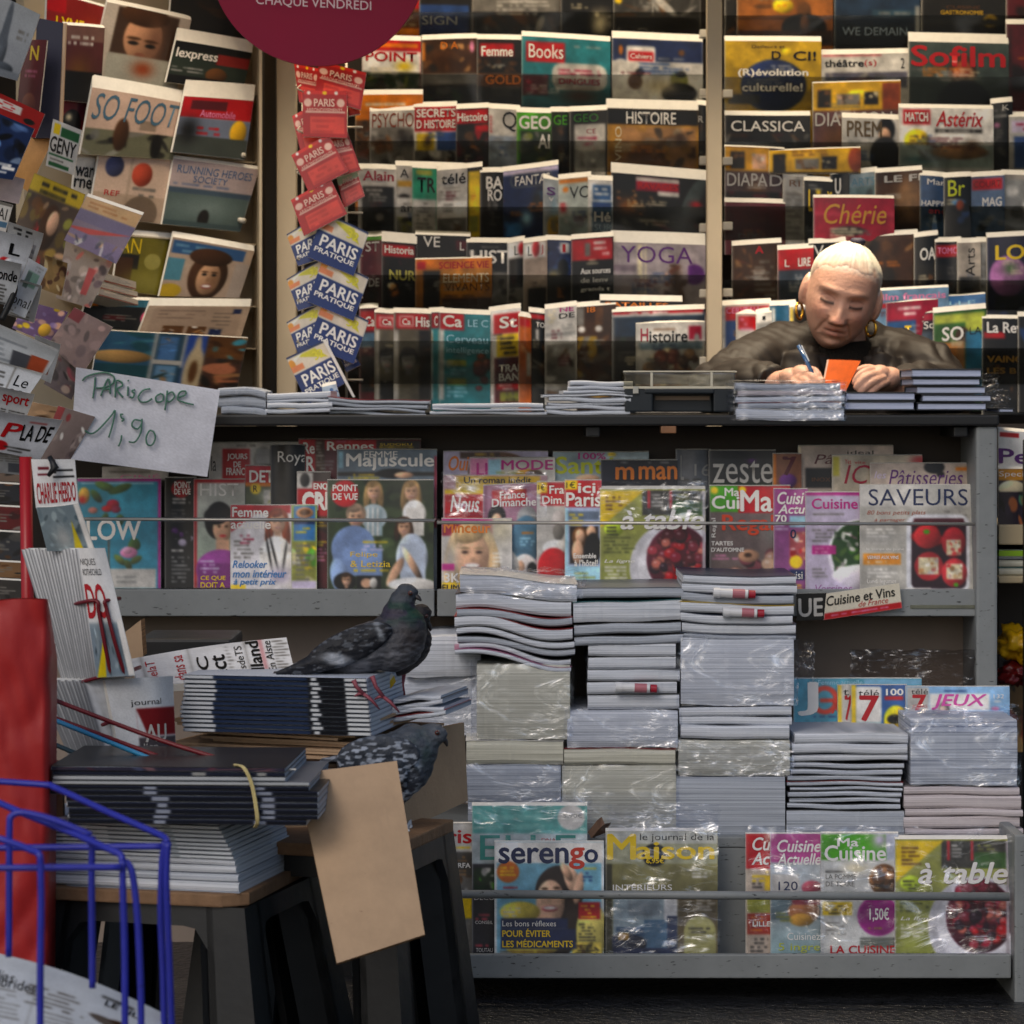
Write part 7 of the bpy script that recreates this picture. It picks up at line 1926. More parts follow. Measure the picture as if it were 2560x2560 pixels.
# ------------------------------------------------------------------ red wire rack with satirical newspapers
rackr = empty('red_rack', P(90, 1950, -.95))
tag(rackr, 'dark red wire rack with red pole holding upright newspapers', 'newspaper rack')
REDW = mat('dark_red_wire', '#6e1420', .4, spec=.4)
REDP = mat('red_pole', '#a80c14', .35, spec=.5, vary=.1)
def rpart(o):
    o.data.transform(Matrix.Translation(-rackr.location))
b = MB().tube([P(64, 1142, -.92), P(76, 2000, -.92)], .0105, 12)
rpart(b.link('pole', REDP, rackr, smooth=True))
b = MB()
def wire(pts, r=.0032):
    b.tube(smoothpts([tuple(P(*q)) for q in pts], 4), r, 7)
wire([(112, 1528, -.95), (205, 1506, -1.13), (242, 1503, -1.15), (247, 1530, -1.15), (262, 1610, -1.15), (278, 1692, -1.14)])
wire([(300, 1496, -1.12), (264, 1503, -1.15), (266, 1520, -1.15), (286, 1600, -1.15), (312, 1688, -1.14)])
wire([(140, 1724, -.95), (205, 1705, -1.1), (280, 1685, -1.14)])
wire([(312, 1682, -1.14), (350, 1668, -1.05)])
wire([(355, 1776, -1.02), (256, 1812, -1.14)])
wire([(118, 1742, -1.16), (200, 1775, -1.2), (400, 1850, -1.24), (560, 1900, -1.26)], .0036)
wire([(118, 1788, -1.17), (260, 1840, -1.22), (430, 1904, -1.26)], .0036)
wire([(116, 1900, -1.18), (215, 1922, -1.2)], .0036)
rpart(b.link('red_wires', REDW, rackr, smooth=True))
b = MB()
wire([(116, 1792, -1.18), (230, 1838, -1.23), (400, 1906, -1.28)], .0038)
rpart(b.link('blue_wire', mat('pale_blue_wire', '#2f86b4', .4), rackr, smooth=True))
b = MB()
wire([(116, 1852, -1.18), (200, 1888, -1.22), (280, 1922, -1.25)], .0038)
rpart(b.link('teal_wire', mat('teal_wire', '#2c4850', .4), rackr, smooth=True))

CH = 't CHARLIE_HEBDO 4 %d 92 %d #a82830 b; '
CARTOON = 's 0 42 100 100 #7c8c94,#5c6c74,#98a8ac,#44545c,#8a98a0 40 .6; l 10 44 80 56 d 6; q 58 100 66 56 78 100 #d8c020; b 44 70 14 24 #b0b4b4; l 40 64 60 90 d 5'
NGc = 'upright newspapers in the red rack'
def upright(pts, Y, bg, ops, label, **kw):
    kw.setdefault('t', .0022)
    return qmag(pts, Y, bg, ops, label, NGc, pm=MATTE, name='newspaper', cat='newspaper', rise=0, **kw)
# top copy, clipped and bent over
upright([(78, 1148), (187, 1148), (196, 1260), (90, 1270)], [-1.12] * 4, '#dcdcdc', 'r 14 16 40 22 #6a1c28; r 54 22 94 26 k; r 12 30 44 34 #6a1c28; r 48 36 96 40 k; t CHARLIE_HEBDO 6 50 96 92 #a82830 b; r 44 0 56 30 D', 'bent newspaper head with red capital title clipped to the pole', bow=.006, block=PAGES)
upright([(90, 1268), (196, 1258), (236, 1372), (118, 1378)], [-1.12, -1.12, -1.1, -1.1], '#8a98a0', 's 0 0 100 100 #7c8c94,#5c6c74,#98a8ac,#44545c 34 .6; q 60 100 72 34 78 100 #d8c020; r 88 0 100 100 w; b 44 70 18 26 #b4b8b8', 'grey blue cartoon page below the clipped red title', bow=.006)
b = MB().tube([P(124, 1142, -1.135), P(138, 1168, -1.14), P(120, 1190, -1.14)], [.004, .006, .003], 8)
o = b.link('clip', BLACKM, smooth=True)
recenter(o, P(128, 1168, -1.135))
tag(o, 'small black clip holding the bent satirical newspaper', 'clip')
front = [(196, 1370), (262, 1370), (338, 1688), (242, 1694)]
for i in range(17, 0, -1):
    dx = 8.4 * i
    sh = [(x - dx * (1.0 if k in (0, 1) else .62), y + (i % 3) * 2) for k, (x, y) in enumerate(front)]
    upright(sh, [-1.13 + .0055 * i] * 4, '#d4d6d8', 'r 0 0 5 100 #34383f; r 5 0 100 100 #dcdee2; l 20 10 90 90 g 6', 'folded newspaper edge, number %d behind the front satirical copy' % (i + 1), t=.0032, cell=4)  # dark left strip paints the shaded gap between copies
upright(front, -1.14, '#e0e0e0', 't NIQUES 0 8 56 14 k; t ROTHSCHILD 4 16 70 21 k; t DO 3 28 66 54 #b02830 b; r 0 58 100 100 #8a9aa4; s 0 62 100 100 #7c8c98,#5c6c78,#98a8b0,#44545c 36 .6; q 2 100 40 66 26 100 #e0c818; r 84 56 100 100 w', 'front satirical newspaper with fat red letters and yellow wedge', bow=.008)
front2 = [(215, 1700), (320, 1690), (400, 1880), (290, 1960)]
for i in range(14, 0, -1):
    dx = 9.0 * i
    sh = [(x - dx * (1.0 if k in (0, 1) else .7), y + (i % 2) * 3) for k, (x, y) in enumerate(front2)]
    upright(sh, [-1.115 + .006 * i] * 4, '#c8cbd0', 'r 0 0 5 100 #34383f; l 20 10 90 90 g 6', 'newspaper edge, number %d of the lower red rack pocket' % (i + 1), t=.0034, cell=4)  # gap shade painted along the left edge here too
upright([(262, 1700), (432, 1690), (440, 1880), (300, 1890)], [-1.12, -1.05, -1.08, -1.12], '#d4d6d8', 't journal 24 28 70 38 k; r 30 40 100 76 #7a1c20; q 30 40 30 76 44 76 #d4d6d8; t AU 40 62 78 84 x b; r 30 78 100 100 #4a4448; t lien 36 86 60 94 x', 'rolled newspaper with dark red panel in the lower pocket', bow=.03, t=.01)

# ------------------------------------------------------------------ red carrier bag at the left edge
REDB = mat('red_paper', '#ac2a2a', .42, spec=.4, bump=(7, .5), vary=.1, vscale=4)
YR = -1.42
v, f = [], []
nx, ny = 26, 60
for side in (0, 1):
    for j in range(ny + 1):
        for i in range(nx + 1):
            u, w = i / nx, j / ny
            px, py = -130 + 247 * u, 1500 + 960 * w
            px -= 6 * w * u + (14 * math.sin(w * 5) * u if 0 else 0)
            cre = .014 * abs(mnoise.noise((u * 2.6 + w * 2, w * 4.2, 2))) + .005 * abs(mnoise.noise((u * 6 - w * 5, w * 9, 5)))
            q = P(px, py + (4 * math.sin(u * 6) if j == 0 else 0), YR)
            q.y += (-cre - .014 * math.sin(math.pi * u)) if side == 0 else (.09 * min(1, w * 6) + .01)
            v.append(q)
m_ = (nx + 1) * (ny + 1)
for side in (0, 1):
    for j in range(ny):
        for i in range(nx):
            a = side * m_ + j * (nx + 1) + i
            q = (a, a + nx + 1, a + nx + 2, a + 1)
            f.append(q if side == 0 else q[::-1])
for j in range(ny):
    for i in (0, nx):
        a = j * (nx + 1) + i
        f.append((a, a + nx + 1, m_ + a + nx + 1, m_ + a))
for i in range(nx):
    a = ny * (nx + 1) + i
    f.append((a, a + 1, m_ + a + 1, m_ + a))
o = link('carrier_bag', pyd(v, f), None, REDB, True)
recenter(o, P(0, 2460, YR + .04))
tag(o, 'tall red paper carrier bag standing at the left edge', 'bag')
slab([(100, 1600), (138, 1610), (142, 1760), (106, 1750)], [-1.2] * 4, .004, 'cardboard_strip', 'narrow tan cardboard strip between red bag and newspapers')
slab([(95, 1990), (156, 1985), (158, 2052), (98, 2060)], [-1.28] * 4, .02, 'cardboard_piece', 'small tan cardboard piece left of the dark bundle')

# ------------------------------------------------------------------ blue wire basket in front
bk = empty('wire_basket', P(200, 2560, -2.1))
tag(bk, 'bright blue wire basket with folded newspapers at the lower left', 'basket')
BLUE = mat('blue_wire', '#2a30a4', .4, spec=.5, vary=.14, vscale=30, chips=(.70, '#15182c'))
def bpart(o):
    o.data.transform(Matrix.Translation(-bk.location))
RW = .0043
def bw(name, lst, sm=5):
    b = MB()
    for pts in lst:
        b.tube(smoothpts([tuple(P(*q)) for q in pts], sm), RW, 9)
    bpart(b.link(name, BLUE, bk, smooth=True))
bw('rim', [[(-60, 1950, -1.86), (110, 1962, -1.86), (140, 1970, -1.87), (270, 2030, -1.95), (380, 2078, -2.0), (412, 2094, -2.02), (418, 2106, -2.03)],
           [(-40, 1990, -2.02), (60, 2034, -2.06), (180, 2082, -2.1), (270, 2122, -2.14), (300, 2136, -2.15), (306, 2152, -2.155)],
           [(-40, 2090, -2.2), (10, 2100, -2.2), (80, 2126, -2.22), (98, 2136, -2.23), (101, 2160, -2.23)]])
bw('cross_wire', [[(-60, 2120, -2.0), (200, 2118, -2.0), (408, 2116, -2.02)]])
bw('cross_wire', [[(-60, 2170, -2.17), (120, 2169, -2.17), (304, 2168, -2.16)]])
bw('side_wire', [[(412, 2104, -2.02), (404, 2170, -2.02), (402, 2300, -2.02), (408, 2440, -2.02), (412, 2660, -2.02)], [(420, 2106, -2.035), (416, 2200, -2.035), (424, 2420, -2.035), (432, 2660, -2.035)],
                 [(306, 2150, -2.155), (308, 2250, -2.155), (312, 2400, -2.155), (312, 2660, -2.155)], [(300, 2158, -2.15), (318, 2158, -2.15), (332, 2190, -2.15), (344, 2300, -2.15), (352, 2480, -2.15), (353, 2660, -2.15)],
                 [(101, 2150, -2.23), (103, 2250, -2.23), (101, 2400, -2.23), (100, 2660, -2.23)], [(230, 2090, -2.08), (229, 2200, -2.08), (230, 2330, -2.08), (231, 2470, -2.08)],
                 [(22, 2392, -2.1), (23, 2200, -2.1), (24, 2060, -2.1), (30, 2040, -2.1), (46, 2032, -2.1), (74, 2034, -2.1), (140, 2052, -2.1), (228, 2088, -2.1)]])
bw('bottom_wire', [[(-60, 2650, -2.2), (200, 2650, -2.18), (440, 2640, -2.03)]])
for i in range(4):
    q = i * 16
    o = qmag([(-60, 2372 + q), (420, 2540 + q), (330, 2660 + q), (-90, 2560 + q)], [-2.0, -2.0, -2.14, -2.14], '#c4c8cc',
         't Medias 0 22 22 36 k i; t LE_FIL 70 20 88 28 k b; l 30 30 66 60 e 6; e 80 52 16 6 #5a5048 20; l 10 44 30 90 g 6; l 40 62 70 90 g 6; r 86 74 98 90 #b8c038; l 60 12 96 18 d; r 34 20 34.6 90 g; t debrides 8 30 34 44 d; e 84 46 8 4 j' if i == 0 else 'r 0 0 100 100 #b0b4b8',
         'curved newspaper with black heading lying in the blue basket' if i == 0 else 'newspaper below the curved one in the basket, number %d down' % (i + 1), 'newspapers in the blue basket', pm=MATTE, name='newspaper', cat='newspaper', t=.004, bow=.012, rise=0, cell=.8)
# ------------------------------------------------------------------ the seller
def ico(bm, sub, loc, sc, rot=None):
    q = bmesh.ops.create_icosphere(bm, subdivisions=sub, radius=1.0)['verts']
    for v in q:
        p = Vector((v.co.x * sc[0], v.co.y * sc[1], v.co.z * sc[2]))
        if rot is not None:
            p = rot @ p
        v.co = p + Vector(loc)
    return q

def union(bm_or_mb, voxel, smooth=6, fac=.5):
    """one continuous skin round everything"""
    me = bpy.data.meshes.new('m')
    bm_or_mb.to_mesh(me)
    o = bpy.data.objects.new('tmp', me)
    COL.objects.link(o)
    md = o.modifiers.new('r', 'REMESH')
    md.mode = 'VOXEL'
    md.voxel_size = voxel
    if smooth:
        sm = o.modifiers.new('s', 'SMOOTH')
        sm.factor = fac
        sm.iterations = smooth
    bake(o)
    me = o.data
    bpy.data.objects.remove(o)
    return me

def addtube(bm, pts, rs, n=12):
    b = MB().tube(pts, rs, n)
    vs = [bm.verts.new(v) for v in b.v]
    for f in b.f:
        try:
            bm.faces.new([vs[i] for i in f])
        except ValueError:
            pass

def paint(me, fn):
    ca = me.color_attributes.new('Col', 'FLOAT_COLOR', 'POINT')
    col = fn(coords(me))
    ca.data.foreach_set('color', np.concatenate([col, np.ones((len(col), 1))], 1).astype(np.float32).ravel())

HC = P(2103, 742, .50)
HM = Matrix.Translation(HC) @ Matrix.Rotation(R(13), 4, 'Y') @ Matrix.Rotation(R(17), 4, 'X') @ Matrix.Rotation(R(-3), 4, 'Z')
def gss(x, z, cx, cz, sx, sz):
    return np.exp(-((x - cx) / sx) ** 2 - ((z - cz) / sz) ** 2)

def head_points(n=6):
    bm = bmesh.new()
    ico(bm, n, (0, 0, 0), (1, 1, 1))
    V = np.array([v.co for v in bm.verts])
    x, y, z = V[:, 0], V[:, 1], V[:, 2]
    rx, ry, rz = .074, .096, .117
    X, Yq, Z = x * rx, y * ry, z * rz
    # squarer skull, narrower jaw
    jaw = np.clip((-Z - .02) / .1, 0, 1)
    X = X * (1 - .15 * jaw ** 1.6) * (1 + .13 * np.exp(-((Z - .075) / .035) ** 2))
    Yq = np.where(Yq > 0, Yq * (1 - .45 * jaw), Yq * (1 - .10 * jaw))
    front = np.clip(-y * 1.6, 0, 1)
    d = np.zeros_like(X)
    # nose
    t = np.clip((.022 - Z) / .054, 0, 1)
    ridge = t ** 1.25 * .024 * np.where(Z < -.032, np.exp(-((Z + .032) / .0075) ** 2), 1) * (Z < .026)
    d += ridge * np.exp(-(X / (.0085 + .006 * t)) ** 2)
    for s in (-1, 1):
        d += .009 * gss(X, Z, s * .0135, -.030, .0075, .0085)
        d -= .017 * gss(X, Z, s * .030, .013, .018, .011)
        d += .0085 * gss(X, Z, s * .031, .007, .0125, .008)
        d += .006 * gss(X, Z, s * .030, .031, .022, .008)
        d += .006 * gss(X, Z, s * .043, -.022, .019, .02)
        d += .004 * gss(X, Z, s * .042, -.068, .014, .016)
        # fold from nose to mouth corner
        u = np.clip((-.028 - Z) / .034, 0, 1)
        d -= .0045 * np.exp(-((X - s * (.019 + .014 * u)) / .0045) ** 2) * ((Z < -.024) & (Z > -.07))
        d -= .0035 * gss(X, Z, s * .03, -.004, .016, .004)
    d += .0055 * gss(X, Z, 0, -.0515, .02, .0055) + .0065 * gss(X, Z, 0, -.066, .017, .006) - .0055 * gss(X, Z, 0, -.0585, .021, .0022)
    d += .010 * gss(X, Z, 0, -.094, .02, .014) - .004 * gss(X, Z, 0, -.078, .02, .005)
    Yq = Yq - d * front
    for i, v in enumerate(bm.verts):
        v.co = (X[i], Yq[i], Z[i])
    return bm

bm = head_points()
for s in (-1, 1):
    ico(bm, 4, (s * .077, .012, -.002), (.012, .022, .036), Matrix.Rotation(s * R(18), 3, 'Z') @ Matrix.Rotation(R(-10), 3, 'X'))
    ico(bm, 3, (s * .074, .004, -.026), (.008, .009, .011))
bm.transform(HM)
# neck, trunk core, forearms
hw = lambda p: HM @ Vector(p)
addtube(bm, [hw((0, .035, -.05)), P(2108, 905, .60), P(2108, 960, .62)], [.054, .058, .075], 20)
addtube(bm, [P(2108, 930, .62), P(2108, 1010, .63), P(2108, 1180, .62), P(2108, 1330, .6)], [.10, .13, .13, .13], 20)
# hand that writes (left in the picture)
def finger(bm, pts, r0, r1):
    n = len(pts)
    p = smoothpts([tuple(P(*q)) for q in pts], 4)
    m = len(p)
    rs = [r0 + (r1 - r0) * i / (m - 1) for i in range(m)]
    addtube(bm, p, rs, 10)
    ico(bm, 2, p[-1], (r1, r1, r1))
    ico(bm, 2, p[0], (r0 * 1.05,) * 3)
addtube(bm, [P(1850, 985, .38), P(1930, 966, .30), P(1965, 955, .255)], [.036, .03, .026], 14)
ico(bm, 3, P(1988, 950, .225), (.035, .04, .024), Matrix.Rotation(R(20), 3, 'Y'))
ico(bm, 3, P(2010, 940, .205), (.028, .03, .022), Matrix.Rotation(R(25), 3, 'Y'))
finger(bm, [(2012, 930, .2), (2032, 926, .175), (2046, 940, .16), (2050, 958, .155)], .0098, .0075)
finger(bm, [(2004, 938, .19), (2026, 940, .16), (2042, 958, .15), (2044, 974, .155)], .0098, .0076)
finger(bm, [(1996, 946, .185), (2016, 954, .155), (2030, 970, .15), (2028, 984, .16)], .0094, .0074)
finger(bm, [(1986, 954, .185), (2002, 966, .16), (2012, 980, .155), (2012, 990, .165)], .0086, .0068)
finger(bm, [(1990, 962, .2), (2016, 966, .17), (2040, 960, .155), (2054, 952, .152)], .0115, .0085)
# hand that holds the pad (right in the picture)
addtube(bm, [P(2345, 985, .38), P(2275, 972, .30), P(2236, 962, .25)], [.036, .03, .027], 14)
ico(bm, 3, P(2212, 950, .225), (.037, .042, .026), Matrix.Rotation(R(-20), 3, 'Y'))
ico(bm, 3, P(2192, 940, .205), (.029, .03, .022), Matrix.Rotation(R(-25), 3, 'Y'))
finger(bm, [(2192, 926, .2), (2168, 928, .18), (2148, 940, .165), (2138, 956, .163)], .0098, .0076)
finger(bm, [(2198, 936, .185), (2174, 940, .16), (2154, 954, .152), (2142, 968, .152)], .0098, .0077)
finger(bm, [(2206, 946, .18), (2184, 954, .155), (2164, 968, .148), (2152, 980, .15)], .0094, .0074)
finger(bm, [(2214, 956, .182), (2196, 966, .16), (2178, 980, .152), (2168, 990, .155)], .0086, .0066)
finger(bm, [(2196, 930, .225), (2170, 922, .215), (2146, 928, .2), (2128, 940, .19)], .0112, .0084)
me = union(bm, .0023, 3, .45)
bm.free()
HI = HM.inverted()
def skin(a):
    M_ = np.array(HI)
    h = a @ M_[:3, :3].T + M_[:3, 3]
    x, y, z = h[:, 0], h[:, 1], h[:, 2]
    n1 = vn3(a, 55)
    n2 = vn3(a, 420, 3)
    base = lin(srgb('#c89a84')) * (1 + .10 * n1[:, None])
    c = base.copy()
    def mx(w, col):
        nonlocal c
        w = np.clip(w, 0, 1)[:, None]
        c = c * (1 - w) + lin(srgb(col)) * w
    fr = (y < 0)
    for s in (-1, 1):
        mx(.6 * gss(x, z, s * .029, .012, .019, .011) * fr, '#8e6252')  # eye-socket shade painted into the skin colour, like the folds below
        mx(.35 * gss(x, z, s * .042, -.022, .02, .018) * fr, '#c07868')
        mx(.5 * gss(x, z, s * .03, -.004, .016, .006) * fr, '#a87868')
        # lowered lids: lash line and crease
        mx(1.0 * np.exp(-((z - .0025 - .0012 * ((x - s * .031) / .0145) ** 2) / .0036) ** 2) * (np.abs(x - s * .031) < .0150) * fr, '#241410')
        mx(.55 * np.exp(-((z - .0165 + .004 * ((x - s * .031) / .014) ** 2) / .0018) ** 2) * (np.abs(x - s * .031) < .016) * fr, '#7a4c3c')
        mx(.55 * np.exp(-((z - .031 + .005 * ((x - s * .033) / .018) ** 2) / .0036) ** 2) * (np.abs(x - s * .033) < .021) * fr * (.6 + .4 * n2), '#7a6050')
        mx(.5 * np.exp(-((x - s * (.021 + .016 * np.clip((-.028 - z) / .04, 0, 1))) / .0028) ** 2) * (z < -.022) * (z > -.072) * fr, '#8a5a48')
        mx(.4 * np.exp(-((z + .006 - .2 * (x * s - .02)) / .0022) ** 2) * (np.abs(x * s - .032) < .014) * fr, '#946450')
        mx(.8 * gss(x, z, s * .008, -.0405, .0042, .0022) * fr, '#5a2c22')
    mx(.45 * gss(x, z, 0, -.03, .012, .012) * fr, '#c07060')
    lipw = (np.abs(x) < .026) * fr
    mx(.8 * gss(x, z, 0, -.0525, .022, .0045) * lipw, '#a8645a')
    mx(.8 * gss(x, z, 0, -.065, .02, .005) * lipw, '#b06c62')
    mx(1.0 * gss(x, z, .001, -.0585, .022, .0017) * lipw, '#4a201c')
    for zz in (.043, .050, .057):
        mx(.30 * np.exp(-((z - zz - .003 * np.cos(x * 60)) / .0013) ** 2) * (np.abs(x) < .04) * fr * (.7 + .6 * n1), '#96664f')
    # close cropped pale hair
    line = .062 + .016 * np.cos(x / .076 * 1.5) - .9 * np.clip(y + .035, 0, .2) - .25 * np.clip(np.abs(x) - .045, 0, .1)
    hair = np.clip((z - line) / .018 + .5, 0, 1) * (z > -.045) * (np.abs(x) < .0795)
    mx(hair * (.85 + .3 * n2), '#ded8cc')
    mx(hair * .3 * (n2 > .2), '#a8a094')
    return np.clip(c, 0, 1)
paint(me, skin)
SKIN = mat('skin', '#fff', .5, attr=True, spec=.35, bump=(150, .18), vary=.08, vscale=60)
SKIN.node_tree.nodes['Principled BSDF'].inputs['Subsurface Weight'].default_value = .08
SKIN.node_tree.nodes['Principled BSDF'].inputs['Subsurface Radius'].default_value = (.012, .005, .003)
person = link('person', me, None, SKIN, True)
tag(person, 'person with shaved pale hair and brown quilted jacket writing behind the counter', 'person')

def worn(name, me, m, smooth=True):
    return link(name, me, person, m, smooth)
# dark roll neck
bm = bmesh.new()
addtube(bm, [P(2100, 858, .565), P(2103, 885, .565), P(2106, 940, .58)], [.066, .078, .09], 28)
addtube(bm, [P(2106, 930, .585), P(2106, 1010, .56), P(2106, 1120, .55)], [.10, .135, .14], 24)
me = union(bm, .006, 5)
bm.free()
worn('roll_neck', me, mat('dark_knit', '#1d1a17', .9, spec=.1, bump=(160, .5)))
# jacket
bm = bmesh.new()
shl, shr = (1948, 900, .60), (2248, 912, .60)
for s, sh, el, wr in ((-1, shl, (1800, 968, .46), (1936, 966, .28)), (1, shr, (2366, 978, .46), (2258, 974, .28))):
    a, e, w = P(*sh), P(*el), P(*wr)
    mid1 = (a + e) / 2 + Vector((s * .012, 0, .012))
    addtube(bm, [P(2105 + s * 60, 906, .615), a, mid1, e], [.088, .082, .07, .06], 18)
    addtube(bm, [e + Vector((-s * .01, 0, 0)), (e + w) / 2 + Vector((0, 0, .008)), w], [.062, .054, .043], 18)
    ico(bm, 3, e, (.064, .064, .062))
    # front panel of the open jacket
    addtube(bm, [P(2105 + s * 92, 900, .53), P(2105 + s * 96, 1000, .50), P(2105 + s * 92, 1180, .5)], [.055, .07, .075], 16)
    # turned collar
    addtube(bm, [P(2105 + s * 66, 858, .60), P(2105 + s * 84, 892, .52), P(2105 + s * 62, 960, .475)], [.022, .026, .02], 12)
addtube(bm, [P(2040, 894, .68), P(2105, 884, .70), P(2170, 898, .68)], [.05, .05, .05], 16)
addtube(bm, [P(2105, 930, .68), P(2105, 1050, .68), P(2105, 1300, .66)], [.15, .17, .17], 24)
me = union(bm, .0045, 7)
bm.free()
c_ = coords(me)
setco(me, c_ + normals(me) * (vn3(c_, 11) * .007 + (np.abs(vn3(c_ * np.array([1.5, 1, .8]), 19, 5)) - .25) * .012)[:, None])
JK = mat('brown_jacket', '#221c18', .6, spec=.3, vary=.08, vscale=18)
n_ = JK.node_tree
tc = n_.nodes.new('ShaderNodeTexCoord')
wv = n_.nodes.new('ShaderNodeTexWave')
wv.wave_type = 'BANDS'
wv.bands_direction = 'DIAGONAL'
wv.inputs['Scale'].default_value = 14
wv.inputs['Distortion'].default_value = 3.5
wv.inputs['Detail'].default_value = 2
n_.links.new(tc.outputs['Object'], wv.inputs['Vector'])
bp = n_.nodes.new('ShaderNodeBump')
bp.inputs['Strength'].default_value = .25
bp.inputs['Distance'].default_value = .004
n_.links.new(wv.outputs['Fac'], bp.inputs['Height'])
n_.links.new(bp.outputs['Normal'], n_.nodes['Principled BSDF'].inputs['Normal'])
worn('jacket', me, JK)
# pale hair combed back to the tie
bm = head_points(6)
hv = coords_bm = np.array([v.co for v in bm.verts])
x_, y_, z_ = hv[:, 0], hv[:, 1], hv[:, 2]
line = .066 + .012 * np.cos(x_ / .076 * 1.6) - .95 * np.clip(y_ + .04, 0, .2) - .35 * np.clip(np.abs(x_) - .046, 0, .1)
line = line + .006 * vn3(hv, 60, 4) + .004 * vn3(hv, 160, 5)
m_ = np.clip((z_ - line) / .030, 0, 1) * (z_ > -.05)
ang = np.arctan2(x_, y_ - .01)
strand = vn3(np.stack([ang * 9, z_ * 6, z_ * 0], 1), 2.2, 6) * .6 + vn3(np.stack([ang * 26, z_ * 9, z_ * 0], 1), 2.2, 9) * .4
bm.verts.ensure_lookup_table()
for i, v in enumerate(bm.verts):
    v.co += v.co.normalized() * (.0052 * m_[i] ** .7 + .0015 * strand[i] * m_[i] - .0004)
bmesh.ops.delete(bm, geom=[v for i, v in enumerate(bm.verts) if m_[i] <= 0], context='VERTS')
hm = bpy.data.meshes.new('hair')
bm.to_mesh(hm)
bm.free()
keep = m_ > 0
hc = lin(srgb('#d6cdba'))[None, :] * (1 + .45 * strand[keep][:, None])
mk = np.clip(.25 + 1.1 * m_[keep] + .3 * strand[keep], 0, 1)[:, None]
hc = hc * mk + lin(srgb('#c89a84'))[None, :] * (1 - mk)
ca_ = hm.color_attributes.new('Col', 'FLOAT_COLOR', 'POINT')
ca_.data.foreach_set('color', np.concatenate([np.clip(hc, 0, 1), np.ones((len(hc), 1))], 1).astype(np.float32).ravel())
hm.transform(HM)
worn('hair', hm, mat('pale_hair', '#fff', .55, attr=True, spec=.35))
GOLD = mat('gold', '#d8a840', .22, metal=1.0)
def torus(c, r0, r1, ax, name, m, parent):
    b = MB()
    n = 28
    u = Vector(ax).orthogonal().normalized()
    w = Vector(ax).normalized().cross(u)
    pts = [c + u * r0 * math.cos(2 * math.pi * i / n) + w * r0 * math.sin(2 * math.pi * i / n) for i in range(n + 1)]
    b.tube(pts, r1, 9, False)
    return b.link(name, m, parent, smooth=True)
for s in (-1, 1):
    c = hw((s * .079, .0, -.052))
    torus(c, .018, .0032, (1, s * .55, 0), 'earring', GOLD, person)
# dark hair tie on the crown
b = MB()
q = hw((0.006, .01, .117))
bm = bmesh.new()
ico(bm, 3, q + Vector((0, 0, .006)), (.017, .014, .010))
for v in bm.verts:
    v.co += v.co.normalized() * .003 * mnoise.noise(v.co * 90)
me = bpy.data.meshes.new('m')
bm.to_mesh(me)
bm.free()
link('hair_tie', me, person, mat('dark_violet', '#1e1830', .7), True)
# pen and pad
pen = empty('pen', P(1998, 866, .16))
tag(pen, 'blue ballpoint pen in the hand of the writing person', 'pen')
a, c = P(1996, 864, .185), P(2046, 962, .15)
b = MB().tube([a, a + (c - a) * .8], .0042, 10).link('barrel', mat('pen_blue', '#27507e', .25, coat=.5), pen, smooth=True)
b.data.transform(Matrix.Translation(-pen.location))
b = MB().tube([a + (c - a) * .8, c], [.0042, .0012], 10).link('tip', mat('pen_white', '#c8ccd0', .3), pen, smooth=True)
b.data.transform(Matrix.Translation(-pen.location))
b = MB().tube([a + Vector((.006, -.003, 0)), a + (c - a) * .4 + Vector((.005, -.003, 0))], .0015, 6).link('clip', mat('pen_white', '#c8ccd0', .3), pen)
b.data.transform(Matrix.Translation(-pen.location))
qmag([(2068, 899), (2152, 902), (2114, 978), (2054, 972)], [.19, .19, .165, .165], '#f06a14', 'r 0 0 5 100 #f0d8c8; r 34 72 66 76 #8a2c10; q 40 78 60 78 50 88 #8a2c10; r 8 0 100 2 #d85a10', 'orange notepad held open by the writing person', name='notepad', cat='notepad', t=.004, rise=0, bow=.001)
